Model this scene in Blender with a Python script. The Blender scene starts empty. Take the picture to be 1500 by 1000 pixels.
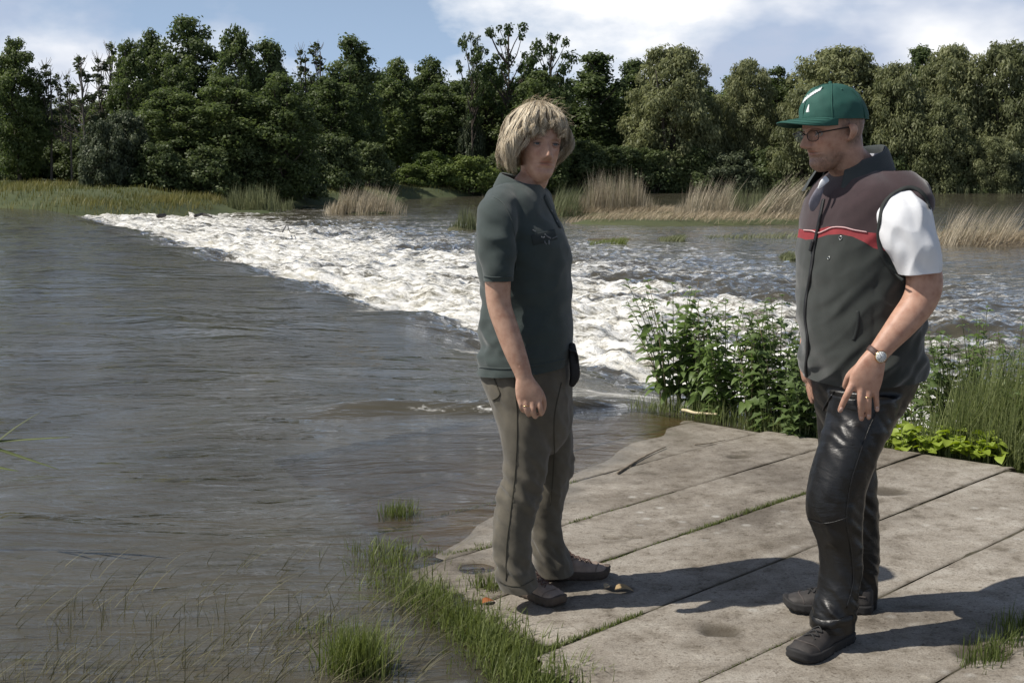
import bpy, math, random
import numpy as np
from mathutils import Vector, Matrix

random.seed(7)
RNG = np.random.default_rng(11)
SC = bpy.context.scene
COL = SC.collection
rad = math.radians

# ------------------------------------------------------------------ camera
CAM_H = 1.45
FPX = 1800.0                       # focal length in photo pixels (1500 wide)
PITCH = math.atan(255.0 / FPX)
cam_d = bpy.data.cameras.new('camera')
cam_d.sensor_width = 36.0
cam_d.lens = FPX / 1500.0 * 36.0
cam_d.clip_start = 0.05
cam_d.clip_end = 3000
cam = bpy.data.objects.new('camera', cam_d)
COL.objects.link(cam)
cam.location = (0, 0, CAM_H)
cam.rotation_euler = (rad(90) - PITCH, 0, 0)
SC.camera = cam

# ------------------------------------------------------------------ light
SUN_EL = rad(53)
SUN_AZ_SHADOW = rad(9)            # the shadows run to +X, a little away from the camera
TO_SUN = Vector((-math.cos(SUN_AZ_SHADOW) * math.cos(SUN_EL),
                 -math.sin(SUN_AZ_SHADOW) * math.cos(SUN_EL), math.sin(SUN_EL)))
sun_d = bpy.data.lights.new('sun', 'SUN')
sun_d.energy = 5.0
sun_d.angle = rad(0.53)
sun_d.color = (1.0, 0.945, 0.86)
sun = bpy.data.objects.new('sun', sun_d)
COL.objects.link(sun)
sun.rotation_euler = (-TO_SUN).to_track_quat('-Z', 'Y').to_euler()
sun.location = (-8, -3, 12)

CLOUD_OFF = (21.05, 10.95, 0.0)
world = bpy.data.worlds.new('World')
SC.world = world
world.use_nodes = True


def build_world():
    nt = world.node_tree
    N, L = nt.nodes, nt.links
    N.clear()
    out = N.new('ShaderNodeOutputWorld')
    bg = N.new('ShaderNodeBackground')
    bg.inputs['Strength'].default_value = 0.07
    sky = N.new('ShaderNodeTexSky')
    sky.sky_type = 'NISHITA'
    sky.sun_disc = False
    sky.sun_elevation = SUN_EL
    sky.sun_rotation = math.atan2(TO_SUN.x, TO_SUN.y)
    sky.air_density = 1.0
    sky.dust_density = 1.0
    sky.ozone_density = 1.0
    tc = N.new('ShaderNodeTexCoord')
    # the pale band at the very horizon stays below the trees
    up = N.new('ShaderNodeVectorMath'); up.operation = 'ADD'
    up.inputs[1].default_value = (0, 0, 0.13)
    L.new(tc.outputs['Generated'], up.inputs[0])
    nm = N.new('ShaderNodeVectorMath'); nm.operation = 'NORMALIZE'
    L.new(up.outputs[0], nm.inputs[0])
    L.new(nm.outputs[0], sky.inputs['Vector'])
    mp = N.new('ShaderNodeMapping')
    mp.inputs['Scale'].default_value = (1.0, 1.0, 2.0)
    mp.inputs['Location'].default_value = CLOUD_OFF
    L.new(tc.outputs['Generated'], mp.inputs['Vector'])

    def noise(scale, detail, rough, off):
        n = N.new('ShaderNodeTexNoise')
        n.inputs['Scale'].default_value = scale
        n.inputs['Detail'].default_value = detail
        n.inputs['Roughness'].default_value = rough
        m = N.new('ShaderNodeVectorMath'); m.operation = 'ADD'
        m.inputs[1].default_value = off
        L.new(mp.outputs[0], m.inputs[0])
        L.new(m.outputs[0], n.inputs['Vector'])
        return n
    n1 = noise(3.8, 9, 0.56, (0, 0, 0))
    r1 = N.new('ShaderNodeValToRGB')
    r1.color_ramp.elements[0].position = 0.455
    r1.color_ramp.elements[0].color = (0.0, 0.0, 0.0, 1)
    r1.color_ramp.elements[1].position = 0.60
    # cumulus stacks up towards the horizon and thins out overhead, with a little haze low down
    sep = N.new('ShaderNodeSeparateXYZ')
    L.new(tc.outputs['Generated'], sep.inputs[0])
    thin = N.new('ShaderNodeMath'); thin.operation = 'MULTIPLY_ADD'
    thin.inputs[1].default_value = -0.36
    hi = N.new('ShaderNodeMath'); hi.operation = 'SUBTRACT'; hi.use_clamp = True
    hi.inputs[1].default_value = 0.28
    L.new(sep.outputs['Z'], hi.inputs[0])
    L.new(hi.outputs[0], thin.inputs[0])
    L.new(n1.outputs['Fac'], thin.inputs[2])
    L.new(thin.outputs[0], r1.inputs[0])
    hz = N.new('ShaderNodeMapRange')
    hz.inputs['From Min'].default_value = 0.0
    hz.inputs['From Max'].default_value = 0.38
    hz.inputs['To Min'].default_value = 0.75
    hz.inputs['To Max'].default_value = 0.0
    L.new(sep.outputs['Z'], hz.inputs['Value'])
    hmix = N.new('ShaderNodeMix'); hmix.data_type = 'RGBA'
    hmix.inputs[7].default_value = (7.2, 9.6, 13.2, 1)
    L.new(hz.outputs[0], hmix.inputs['Factor'])
    L.new(sky.outputs[0], hmix.inputs[6])
    n2 = noise(3.0, 6, 0.5, (3.1, 1.7, 0.4))
    r2 = N.new('ShaderNodeValToRGB')
    r2.color_ramp.elements[0].position = 0.455
    r2.color_ramp.elements[0].color = (6.7, 7.8, 10.0, 1)
    r2.color_ramp.elements[1].position = 0.56
    r2.color_ramp.elements[1].color = (14.2, 14.3, 14.6, 1)
    L.new(n2.outputs['Fac'], r2.inputs[0])
    mix = N.new('ShaderNodeMix'); mix.data_type = 'RGBA'
    L.new(r1.outputs['Color'], mix.inputs['Factor'])
    L.new(hmix.outputs[2], mix.inputs[6])
    L.new(r2.outputs['Color'], mix.inputs[7])
    L.new(mix.outputs[2], bg.inputs['Color'])
    L.new(bg.outputs[0], out.inputs['Surface'])


build_world()
SC.view_settings.view_transform = 'Standard'
SC.view_settings.look = 'None'
SC.view_settings.gamma = 1.0
SC.view_settings.exposure = 0.08
SC.view_settings.use_curve_mapping = False
SC.render.engine = 'CYCLES'
SC.cycles.use_denoising = True
SC.cycles.max_bounces = 5
SC.cycles.transparent_max_bounces = 8


# ------------------------------------------------------------------ helpers
def pix(u, v, Y=None, z=None):
    """World point seen at photo pixel (u, v), on the vertical plane Y or the level z."""
    x = (u - 750.0) / FPX
    y = (500.0 - v) / FPX
    d = np.array([x, math.cos(PITCH) + y * math.sin(PITCH), -math.sin(PITCH) + y * math.cos(PITCH)])
    t = Y / d[1] if Y is not None else (z - CAM_H) / d[2]
    return np.array([0, 0, CAM_H]) + d * t


def tag(o, label=None, cat=None, group=None, kind=None):
    for k, val in (('label', label), ('category', cat), ('group', group), ('kind', kind)):
        if val:
            o[k] = val
    return o


def empty(name, loc=(0, 0, 0), label=None, cat=None, group=None, kind=None):
    o = bpy.data.objects.new(name, None)
    o.empty_display_size = 0.1
    o.location = loc
    COL.objects.link(o)
    return tag(o, label, cat, group, kind)


def make_mesh(name, verts, faces, smooth=True, attrs=None):
    verts = np.asarray(verts, dtype=np.float32).reshape(-1, 3)
    me = bpy.data.meshes.new(name)
    me.vertices.add(len(verts))
    me.vertices.foreach_set('co', verts.ravel())
    if isinstance(faces, np.ndarray):
        groups = [faces]
    elif len(faces) and isinstance(faces[0], np.ndarray) and faces[0].ndim == 2:
        groups = faces
    else:
        q = [f for f in faces if len(f) == 4]
        t = [f for f in faces if len(f) == 3]
        r = [f for f in faces if len(f) > 4]
        groups = []
        if q: groups.append(np.array(q))
        if t: groups.append(np.array(t))
        for f in r: groups.append(np.array([f]))
    groups = [g for g in groups if len(g)]
    nl = sum(g.size for g in groups)
    nf = sum(len(g) for g in groups)
    me.loops.add(nl)
    me.polygons.add(nf)
    vi = np.concatenate([g.ravel() for g in groups]).astype(np.int32)
    sizes = np.concatenate([np.full(len(g), g.shape[1]) for g in groups])
    ls = np.concatenate([[0], np.cumsum(sizes)[:-1]]).astype(np.int32)
    me.loops.foreach_set('vertex_index', vi)
    me.polygons.foreach_set('loop_start', ls)
    me.polygons.foreach_set('use_smooth', np.full(nf, smooth, dtype=bool))
    if attrs:
        for k, a in attrs.items():
            a = np.asarray(a, dtype=np.float32)
            if a.ndim == 1:
                at = me.attributes.new(k, 'FLOAT', 'POINT')
                at.data.foreach_set('value', a)
            else:
                at = me.attributes.new(k, 'FLOAT_COLOR', 'POINT')
                if a.shape[1] == 3:
                    a = np.concatenate([a, np.ones((len(a), 1), np.float32)], 1)
                at.data.foreach_set('color', a.ravel())
    me.update(calc_edges=True)
    me.validate()
    return me


def add(name, me, mat, parent=None, loc=None):
    o = bpy.data.objects.new(name, me)
    COL.objects.link(o)
    if mat is not None and not me.materials:
        for m in (mat if isinstance(mat, (list, tuple)) else [mat]):
            me.materials.append(m)
    if parent is not None:
        o.parent = parent
        if loc is None:
            # meshes are written in world coordinates; parents are only translated
            o.location = -Vector(parent_world(parent))
        else:
            o.location = loc
    elif loc is not None:
        o.location = loc
    return o


def parent_world(p):
    v = Vector(p.location)
    while p.parent is not None:
        p = p.parent
        v = v + Vector(p.location)
    return v


def grid_faces(nr, nc, wrap=False):
    i = np.arange(nr - 1)[:, None]
    j = np.arange(nc if wrap else nc - 1)[None, :]
    j2 = (j + 1) % nc
    return np.stack([i * nc + j, i * nc + j2, (i + 1) * nc + j2, (i + 1) * nc + j], -1).reshape(-1, 4)


def merge(parts):
    vs, qs, ts, n = [], [], [], 0
    for v, f in parts:
        v = np.asarray(v, dtype=float).reshape(-1, 3)
        fl = f if isinstance(f, list) else [f]
        for g in fl:
            g = np.asarray(g)
            (qs if g.shape[1] == 4 else ts).append(g + n)
        vs.append(v)
        n += len(v)
    out = []
    if qs: out.append(np.concatenate(qs))
    if ts: out.append(np.concatenate(ts))
    return np.concatenate(vs), out


_perm = {}


def noise3(P, seed=0):
    """Gradient noise, about -1..1, for an (N,3) array."""
    if seed not in _perm:
        r = np.random.default_rng(seed + 991)
        p = r.permutation(256)
        g = r.normal(size=(256, 3))
        g /= np.linalg.norm(g, axis=1)[:, None]
        _perm[seed] = (np.concatenate([p, p, p]), g)
    p, g = _perm[seed]
    P = np.asarray(P, dtype=float)
    i = np.floor(P).astype(int)
    f = P - i
    w = f * f * f * (f * (f * 6 - 15) + 10)
    i &= 255
    out = np.zeros(len(P))
    for dx in (0, 1):
        for dy in (0, 1):
            for dz in (0, 1):
                h = p[p[p[(i[:, 0] + dx) & 255] + ((i[:, 1] + dy) & 255)] + ((i[:, 2] + dz) & 255)]
                gr = g[h]
                d = f - np.array([dx, dy, dz])
                wt = (w[:, 0] if dx else 1 - w[:, 0]) * (w[:, 1] if dy else 1 - w[:, 1]) * (w[:, 2] if dz else 1 - w[:, 2])
                out += wt * (gr * d).sum(1)
    return out * 1.5


def fbm(P, octaves=3, seed=0, gain=0.5, lac=2.0):
    P = np.asarray(P, dtype=float)
    s, a = np.zeros(len(P)), 1.0
    for o in range(octaves):
        s += a * noise3(P * lac ** o + 17.3 * o, seed + o)
        a *= gain
    return s


def sstep(a, b, x):
    t = np.clip((np.asarray(x, dtype=float) - a) / (b - a), 0, 1)
    return t * t * (3 - 2 * t)


def catmull(K, m):
    """Smooth interpolation of the key rows K to m rows (parameter by index)."""
    K = np.asarray(K, dtype=float)
    n = len(K)
    if n == 2:
        t = np.linspace(0, 1, m)[:, None]
        return K[0] * (1 - t) + K[1] * t
    x = np.linspace(0, n - 1, m)
    i = np.clip(np.floor(x).astype(int), 0, n - 2)
    f = (x - i)[:, None]
    p0 = K[np.clip(i - 1, 0, n - 1)]
    p1, p2 = K[i], K[i + 1]
    p3 = K[np.clip(i + 2, 0, n - 1)]
    m1, m2 = (p2 - p0) / 2, (p3 - p1) / 2
    return ((2 * f**3 - 3 * f**2 + 1) * p1 + (f**3 - 2 * f**2 + f) * m1
            + (-2 * f**3 + 3 * f**2) * p2 + (f**3 - f**2) * m2)


def loft(R, cap=True):
    """R: (rings, n, 3) -> tube; capped with fans."""
    R = np.asarray(R, dtype=float)
    m, n = R.shape[:2]
    V = R.reshape(-1, 3)
    F = [grid_faces(m, n, True)]
    if cap:
        V = np.concatenate([V, R[0].mean(0)[None], R[-1].mean(0)[None]])
        j = np.arange(n)
        a = np.stack([(j + 1) % n, j, np.full(n, m * n)], -1)
        b = np.stack([(m - 1) * n + j, (m - 1) * n + (j + 1) % n, np.full(n, m * n + 1)], -1)
        F.append(np.concatenate([a, b]))
    return V, F


def chain(pts, ra, rb=None, ref=(0, 1, 0), n=16, m=24, ex=2.0, dome=True):
    """Tube along smoothed points; ra is the radius across 'ref', rb along it."""
    pts = np.asarray(pts, dtype=float)
    ra = np.broadcast_to(np.asarray(ra, dtype=float), (len(pts),))
    rb = ra if rb is None else np.broadcast_to(np.asarray(rb, dtype=float), (len(pts),))
    K = catmull(np.concatenate([pts, ra[:, None], rb[:, None]], 1), m)
    P, A, B = K[:, :3], np.maximum(K[:, 3], 1e-4), np.maximum(K[:, 4], 1e-4)
    if dome:
        T0 = P[1] - P[0]; T0 /= np.linalg.norm(T0) + 1e-9
        T1 = P[-1] - P[-2]; T1 /= np.linalg.norm(T1) + 1e-9
        e = []
        for k in (0.95, 0.75, 0.45):
            e.append((k, math.sqrt(1 - k * k)))
        rA = min(A[0], B[0]); rB = min(A[-1], B[-1])
        P = np.concatenate([[P[0] - T0 * rA * k for k, _ in e], P, [P[-1] + T1 * rB * k for k, _ in e[::-1]]])
        A = np.concatenate([[A[0] * s for _, s in e], A, [A[-1] * s for _, s in e[::-1]]])
        B = np.concatenate([[B[0] * s for _, s in e], B, [B[-1] * s for _, s in e[::-1]]])
    T = np.gradient(P, axis=0)
    T /= np.linalg.norm(T, axis=1)[:, None] + 1e-12
    ref = np.asarray(ref, dtype=float)
    ref = np.broadcast_to(ref, P.shape)
    bx = ref - (ref * T).sum(1)[:, None] * T
    bx /= np.linalg.norm(bx, axis=1)[:, None] + 1e-12
    ax = np.cross(bx, T)
    th = np.linspace(0, 2 * math.pi, n, endpoint=False)
    c, s = np.cos(th), np.sin(th)
    c = np.sign(c) * np.abs(c) ** (2 / ex)
    s = np.sign(s) * np.abs(s) ** (2 / ex)
    R = P[:, None] + ax[:, None] * (A[:, None] * c)[..., None] + bx[:, None] * (B[:, None] * s)[..., None]
    return loft(R)


def slices(rows, n=48, m=60, ex=2.2):
    """Rows (v, uL, uR, Y, half_depth): horizontal cross-sections of a standing form."""
    K = []
    for v, ul, ur, Y, hd in rows:
        a, b = pix(ul, v, Y=Y), pix(ur, v, Y=Y)
        K.append([*(a + b) / 2, abs(b[0] - a[0]) / 2, hd])
    K = catmull(K, m)
    th = np.linspace(0, 2 * math.pi, n, endpoint=False)
    c, s = np.cos(th), np.sin(th)
    c = np.sign(c) * np.abs(c) ** (2 / ex)
    s = np.sign(s) * np.abs(s) ** (2 / ex)
    R = np.zeros((m, n, 3))
    R[..., 0] = K[:, 0:1] + K[:, 3:4] * c
    R[..., 1] = K[:, 1:2] + K[:, 4:5] * s
    R[..., 2] = K[:, 2:3]
    return loft(R)


def box(lo, hi):
    x0, y0, z0 = lo
    x1, y1, z1 = hi
    V = [(x0, y0, z0), (x1, y0, z0), (x1, y1, z0), (x0, y1, z0), (x0, y0, z1), (x1, y0, z1), (x1, y1, z1), (x0, y1, z1)]
    return np.array(V, float), [np.array([(0, 3, 2, 1), (4, 5, 6, 7), (0, 1, 5, 4), (1, 2, 6, 5), (2, 3, 7, 6), (3, 0, 4, 7)])]


def remesh(parts, voxel, smooth_it=4):
    """One closed surface round the union of the parts -> (verts, list of face arrays)."""
    V, F = merge(parts)
    me = make_mesh('tmp', V, F)
    o = bpy.data.objects.new('tmp', me)
    COL.objects.link(o)
    md = o.modifiers.new('r', 'REMESH')
    md.mode = 'VOXEL'
    md.voxel_size = voxel
    md.adaptivity = 0
    dg = bpy.context.evaluated_depsgraph_get()
    ev = o.evaluated_get(dg)
    m2 = ev.to_mesh()
    nv = len(m2.vertices)
    V = np.zeros(nv * 3); m2.vertices.foreach_get('co', V); V = V.reshape(-1, 3)
    nl = len(m2.loops)
    vi = np.zeros(nl, np.int32); m2.loops.foreach_get('vertex_index', vi)
    npoly = len(m2.polygons)
    lt = np.zeros(npoly, np.int32); m2.polygons.foreach_get('loop_total', lt)
    lst = np.zeros(npoly, np.int32); m2.polygons.foreach_get('loop_start', lst)
    F = []
    for k in (4, 3):
        s = lst[lt == k]
        if len(s):
            F.append(np.stack([vi[s + j] for j in range(k)], -1))
    ev.to_mesh_clear()
    bpy.data.objects.remove(o)
    bpy.data.meshes.remove(me)
    V = laplace(V, F, smooth_it)
    return V, F


def edges_of(F):
    E = []
    for g in F:
        k = g.shape[1]
        for j in range(k):
            E.append(np.stack([g[:, j], g[:, (j + 1) % k]], -1))
    return np.concatenate(E)


def laplace(V, F, it, lam=0.5):
    if not it:
        return V
    E = edges_of(F)
    n = len(V)
    cnt = np.bincount(E[:, 0], minlength=n) + np.bincount(E[:, 1], minlength=n)
    for _ in range(it):
        S = np.zeros_like(V)
        for k in range(3):
            S[:, k] = np.bincount(E[:, 0], V[E[:, 1], k], minlength=n) + np.bincount(E[:, 1], V[E[:, 0], k], minlength=n)
        V = V + lam * (S / np.maximum(cnt, 1)[:, None] - V)
    return V


def normals(V, F):
    Nn = np.zeros_like(V)
    for g in F:
        a, b, c = V[g[:, 0]], V[g[:, 1]], V[g[:, 2]]
        if g.shape[1] == 4:
            fn = np.cross(c - a, V[g[:, 3]] - b)
        else:
            fn = np.cross(b - a, c - a)
        for j in range(g.shape[1]):
            for k in range(3):
                Nn[:, k] += np.bincount(g[:, j], fn[:, k], minlength=len(V))
    return Nn / (np.linalg.norm(Nn, axis=1)[:, None] + 1e-12)


def keep_faces(V, F, fn):
    """Faces whose centre passes fn(centres) (compacted)."""
    out = []
    for g in F:
        c = V[g].mean(1)
        out.append(g[fn(c)])
    used = np.unique(np.concatenate([g.ravel() for g in out if len(g)]))
    mp = np.full(len(V), -1)
    mp[used] = np.arange(len(used))
    return V[used], [mp[g] for g in out if len(g)]


# ------------------------------------------------------------------ materials
def new_mat(name):
    m = bpy.data.materials.new(name)
    m.use_nodes = True
    nt = m.node_tree
    b = nt.nodes['Principled BSDF']
    return m, nt, b


def ramp(nt, fac, stops):
    r = nt.nodes.new('ShaderNodeValToRGB')
    el = r.color_ramp.elements
    while len(el) < len(stops):
        el.new(0.5)
    for e, (p, c) in zip(el, stops):
        e.position = p
        e.color = (*c, 1) if len(c) == 3 else c
    if fac is not None:
        nt.links.new(fac, r.inputs[0])
    return r


def tex(nt, scale, detail=4, rough=0.5, coord='Object', vscale=None, dist=0.0):
    t = nt.nodes.new('ShaderNodeTexNoise')
    t.inputs['Scale'].default_value = scale
    t.inputs['Detail'].default_value = detail
    t.inputs['Roughness'].default_value = rough
    t.inputs['Distortion'].default_value = dist
    tc = nt.nodes.new('ShaderNodeTexCoord')
    if vscale:
        mp = nt.nodes.new('ShaderNodeMapping')
        mp.inputs['Scale'].default_value = vscale
        nt.links.new(tc.outputs[coord], mp.inputs[0])
        nt.links.new(mp.outputs[0], t.inputs['Vector'])
    else:
        nt.links.new(tc.outputs[coord], t.inputs['Vector'])
    return t


def bump(nt, b, height, strength=0.3, dist=0.01, chain_to=None):
    n = nt.nodes.new('ShaderNodeBump')
    n.inputs['Strength'].default_value = strength
    n.inputs['Distance'].default_value = dist
    nt.links.new(height, n.inputs['Height'])
    if chain_to is not None:
        nt.links.new(chain_to.outputs[0], n.inputs['Normal'])
    if b is not None:
        nt.links.new(n.outputs[0], b.inputs['Normal'])
    return n


def plain(name, color, rough=0.6, var=0.15, scale=30, bmp=0.2, bdist=0.002, metallic=0.0, spec=0.5, bscale=None, sheen=0.0):
    m, nt, b = new_mat(name)
    t = tex(nt, scale, 4, 0.6)
    c = np.array(color)
    r = ramp(nt, t.outputs['Fac'], [(0.3, tuple(c * (1 - var))), (0.7, tuple(np.minimum(c * (1 + var), 1)))])
    nt.links.new(r.outputs[0], b.inputs['Base Color'])
    b.inputs['Roughness'].default_value = rough
    b.inputs['Metallic'].default_value = metallic
    b.inputs['Specular IOR Level'].default_value = spec
    if sheen:
        b.inputs['Sheen Weight'].default_value = sheen
    if bmp:
        t2 = tex(nt, bscale or scale * 6, 3, 0.6)
        bump(nt, b, t2.outputs['Fac'], bmp, bdist)
    return m


def attr_node(nt, name):
    a = nt.nodes.new('ShaderNodeAttribute')
    a.attribute_name = name
    return a


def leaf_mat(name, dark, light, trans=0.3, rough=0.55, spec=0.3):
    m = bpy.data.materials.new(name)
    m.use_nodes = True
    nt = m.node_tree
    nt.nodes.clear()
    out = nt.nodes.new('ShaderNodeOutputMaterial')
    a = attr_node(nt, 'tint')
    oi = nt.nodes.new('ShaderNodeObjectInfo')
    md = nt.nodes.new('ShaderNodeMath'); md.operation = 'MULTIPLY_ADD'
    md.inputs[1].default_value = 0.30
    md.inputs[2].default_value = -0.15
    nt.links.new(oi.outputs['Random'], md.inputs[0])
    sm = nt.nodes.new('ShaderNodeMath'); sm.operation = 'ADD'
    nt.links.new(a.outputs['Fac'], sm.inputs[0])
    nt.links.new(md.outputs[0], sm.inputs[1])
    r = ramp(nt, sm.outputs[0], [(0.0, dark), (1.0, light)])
    p = nt.nodes.new('ShaderNodeBsdfPrincipled')
    p.inputs['Roughness'].default_value = rough
    p.inputs['Specular IOR Level'].default_value = spec
    tr = nt.nodes.new('ShaderNodeBsdfTranslucent')
    hs = nt.nodes.new('ShaderNodeHueSaturation')
    hs.inputs['Saturation'].default_value = 1.15
    hs.inputs['Value'].default_value = 1.3
    nt.links.new(r.outputs[0], p.inputs['Base Color'])
    nt.links.new(r.outputs[0], hs.inputs['Color'])
    nt.links.new(hs.outputs[0], tr.inputs['Color'])
    mx = nt.nodes.new('ShaderNodeMixShader')
    mx.inputs[0].default_value = trans
    nt.links.new(p.outputs[0], mx.inputs[1])
    nt.links.new(tr.outputs[0], mx.inputs[2])
    nt.links.new(mx.outputs[0], out.inputs['Surface'])
    return m


# ================================================================== the setting
# river frame: the weir crest runs along ES from C0, the water falls towards ED
C0 = np.array([0.79, 7.78])
ES = np.array([-0.431, 0.902])
ED = np.array([0.902, 0.431])
Z_UP, Z_DN = -0.035, -0.62


def sd_of(X, Y):
    rx, ry = X - C0[0], Y - C0[1]
    return rx * ES[0] + ry * ES[1], rx * ED[0] + ry * ED[1]


# apron of concrete strips: EM along the joints, EN across them
EM = np.array([0.725, 0.688])
EN = np.array([-0.688, 0.725])
JOINTS = [0.12, 0.60, 1.08, 1.56, 2.04, 2.525, 3.0, 3.457, 3.94, 4.42, 4.90, 5.36]


def slab_z(X, Y):
    """The apron dips gently towards the upstream water."""
    # waterline from (-.275,4.36) to (1.21,6.93)
    wx, wy = -0.896, 0.444
    dist = (X - 0.30) * wx + (Y - 5.80) * wy
    return Z_UP + 0.001 - 0.03 * dist


def m_left(n):
    return np.interp(n, [0.1, 1.5, 2.3, 3.4, 3.9, 5.4], [2.35, 2.3, 2.42, 2.80, 2.92, 3.25])


M_RIGHT = 5.74


def poly_sd(X, Y, poly):
    """Signed distance (positive inside) to a polygon."""
    P = np.asarray(poly, float)
    Q = np.roll(P, -1, 0)
    best = np.full(X.shape, 1e18)
    inside = np.zeros(X.shape, bool)
    for (ax, ay), (bx, by) in zip(P, Q):
        ex, ey = bx - ax, by - ay
        t = np.clip(((X - ax) * ex + (Y - ay) * ey) / (ex * ex + ey * ey), 0, 1)
        best = np.minimum(best, (X - ax - t * ex) ** 2 + (Y - ay - t * ey) ** 2)
        c = ((ay > Y) != (by > Y)) & (X < (bx - ax) * (Y - ay) / (by - ay + 1e-12) + ax)
        inside ^= c
    d = np.sqrt(best)
    return np.where(inside, d, -d)


FAR_LAND = [(-140, 78), (-60, 60), (-40, 54), (-26, 49.5), (-18.5, 46.2), (-16.6, 46.5), (-14.5, 52), (-14.5, 60), (-12.5, 68),
            (-9, 80), (-4, 92), (3, 99), (16, 104), (43, 109), (90, 114), (400, 130), (1500, 200), (1500, 1500), (-1500, 1500), (-1500, 120)]
NEAR_LAND = [(0.62, 7.50), (1.25, 7.48), (2.25, 6.95), (3.5, 6.1), (5.2, 5.0), (9, 2), (13, -4), (13, -14), (-3, -14), (-2.2, -2), (-1.2, 1.0),
             (-0.35, 2.3), (0.02, 3.3), (-0.38, 4.15), (-0.60, 4.75), (-0.78, 5.3), (-0.72, 6.0), (-0.35, 7.0)]
BARS = [  # low bars of flattened straw in the river: centre, half sizes, turn, height
    ((7.2, 46.5), (5.6, 2.2), 0.05, 0.16), ((4.2, 54.0), (3.6, 2.0), 0.0, 0.16),
    ((14.5, 33.5), (3.6, 1.5), -0.3, 0.12), ((2.9, 35.5), (1.0, 0.35), 0.2, 0.05),
    ((-12.2, 57.0), (2.2, 1.2), 0.2, 0.10), ((-6.6, 55.5), (1.8, 1.0), 0.1, 0.10), ((-1.75, 41.5), (0.6, 0.5), 0.0, 0.10)]


def land_height(X, Y):
    far = poly_sd(X, Y, FAR_LAND)
    near = poly_sd(X, Y, NEAR_LAND)
    S, D = sd_of(X, Y)
    bed = np.where(D < 0.4, -0.62, -1.25)
    # shallows upstream, by the apron
    sh = np.exp(-np.maximum(-near, 0) / 0.9)
    bed = bed * (1 - sh) + (-0.16) * sh
    P = np.stack([X, Y, np.zeros_like(X)], -1).reshape(-1, 3)
    nz = fbm(P * 0.35, 3, 3).reshape(X.shape)
    zf = np.where(far > 0, 0.02 + 0.45 * sstep(0, 3, far) + 0.9 * sstep(2, 40, far), -1.25 + 1.27 * sstep(-3.0, 0, far))
    zf = zf + np.where(far > 0, 0.12 * nz * sstep(0, 2, far), 0)
    z = np.maximum(bed, zf)
    zs = slab_z(X, Y) - 0.045
    edge = sstep(np.where(D > 0.1, -0.22, -0.5), 0.06, near)
    right = sstep(0.15, 1.7, D) * (near > -1.5)              # bank side behind the apron drops to the lower river
    zn = zs - 0.42 * right * sstep(0.3, 2.2, D)
    fine = fbm(P * 4.0, 3, 5).reshape(X.shape) * 0.018
    z = np.where(near > -0.5, bed + (zn + fine - bed) * edge, z)
    for (cx, cy), (a, b), r, h in BARS:
        c, s = math.cos(r), math.sin(r)
        dx, dy = X - cx, Y - cy
        q = np.sqrt(((dx * c + dy * s) / a) ** 2 + ((-dx * s + dy * c) / b) ** 2)
        q = q + 0.18 * nz
        z = np.maximum(z, np.where(q < 1.3, Z_DN - 0.25 + (h + 0.25) * sstep(1.3, 0.75, q), -9))
    return z


def spaced(segs):
    out = []
    for a, b, st0, st1 in segs:
        x = a
        while x < b:
            out.append(x)
            t = (x - a) / (b - a)
            x += st0 * (st1 / st0) ** t
    out.append(segs[-1][1])
    return np.array(out)


# ---- ground and river bed, one sheet to the horizon
gx = spaced([(-1500, -60, 200, 6), (-60, -6, 2.8, 1.0), (-6, -1.5, 0.45, 0.13), (-1.5, 4.5, 0.10, 0.10), (4.5, 20, 0.15, 1.0), (20, 120, 1.4, 5), (120, 1500, 10, 200)])
gy = spaced([(-40, 2, 4, 0.15), (2, 9, 0.10, 0.14), (9, 60, 0.35, 1.3), (60, 130, 1.1, 2.4), (130, 1500, 5, 200)])
GX, GY = np.meshgrid(gx, gy)
GZ = land_height(GX, GY)


def ground_material():
    m, nt, b = new_mat('ground')
    L = nt.links
    t = tex(nt, 0.6, 6, 0.6)
    t2 = tex(nt, 14.0, 5, 0.65)
    soil = ramp(nt, t2.outputs['Fac'], [(0.3, (0.045, 0.034, 0.022)), (0.7, (0.13, 0.105, 0.07))])
    grass = ramp(nt, t.outputs['Fac'], [(0.3, (0.035, 0.052, 0.015)), (0.7, (0.075, 0.088, 0.030))])
    geo = nt.nodes.new('ShaderNodeNewGeometry')
    sp = nt.nodes.new('ShaderNodeSeparateXYZ')
    L.new(geo.outputs['Position'], sp.inputs[0])
    mr = nt.nodes.new('ShaderNodeMapRange')
    mr.inputs['From Min'].default_value = 0.03
    mr.inputs['From Max'].default_value = 0.12
    L.new(sp.outputs['Z'], mr.inputs['Value'])
    mx = nt.nodes.new('ShaderNodeMix'); mx.data_type = 'RGBA'
    my = nt.nodes.new('ShaderNodeMapRange')          # the far banks are grown over down to the water
    my.inputs['From Min'].default_value = 36.0
    my.inputs['From Max'].default_value = 46.0
    L.new(sp.outputs['Y'], my.inputs['Value'])
    mm_ = nt.nodes.new('ShaderNodeMath'); mm_.operation = 'MAXIMUM'
    L.new(mr.outputs[0], mm_.inputs[0]); L.new(my.outputs[0], mm_.inputs[1])
    L.new(mm_.outputs[0], mx.inputs['Factor'])
    L.new(soil.outputs[0], mx.inputs[6]); L.new(grass.outputs[0], mx.inputs[7])
    L.new(mx.outputs[2], b.inputs['Base Color'])
    b.inputs['Roughness'].default_value = 0.95
    bump(nt, b, t2.outputs['Fac'], 0.6, 0.03)
    return m


ground = add('ground', make_mesh('ground', np.stack([GX, GY, GZ], -1).reshape(-1, 3), grid_faces(*GX.shape)), ground_material())
tag(ground, 'earth banks and river bed reaching to the horizon', None, kind='structure')

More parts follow.
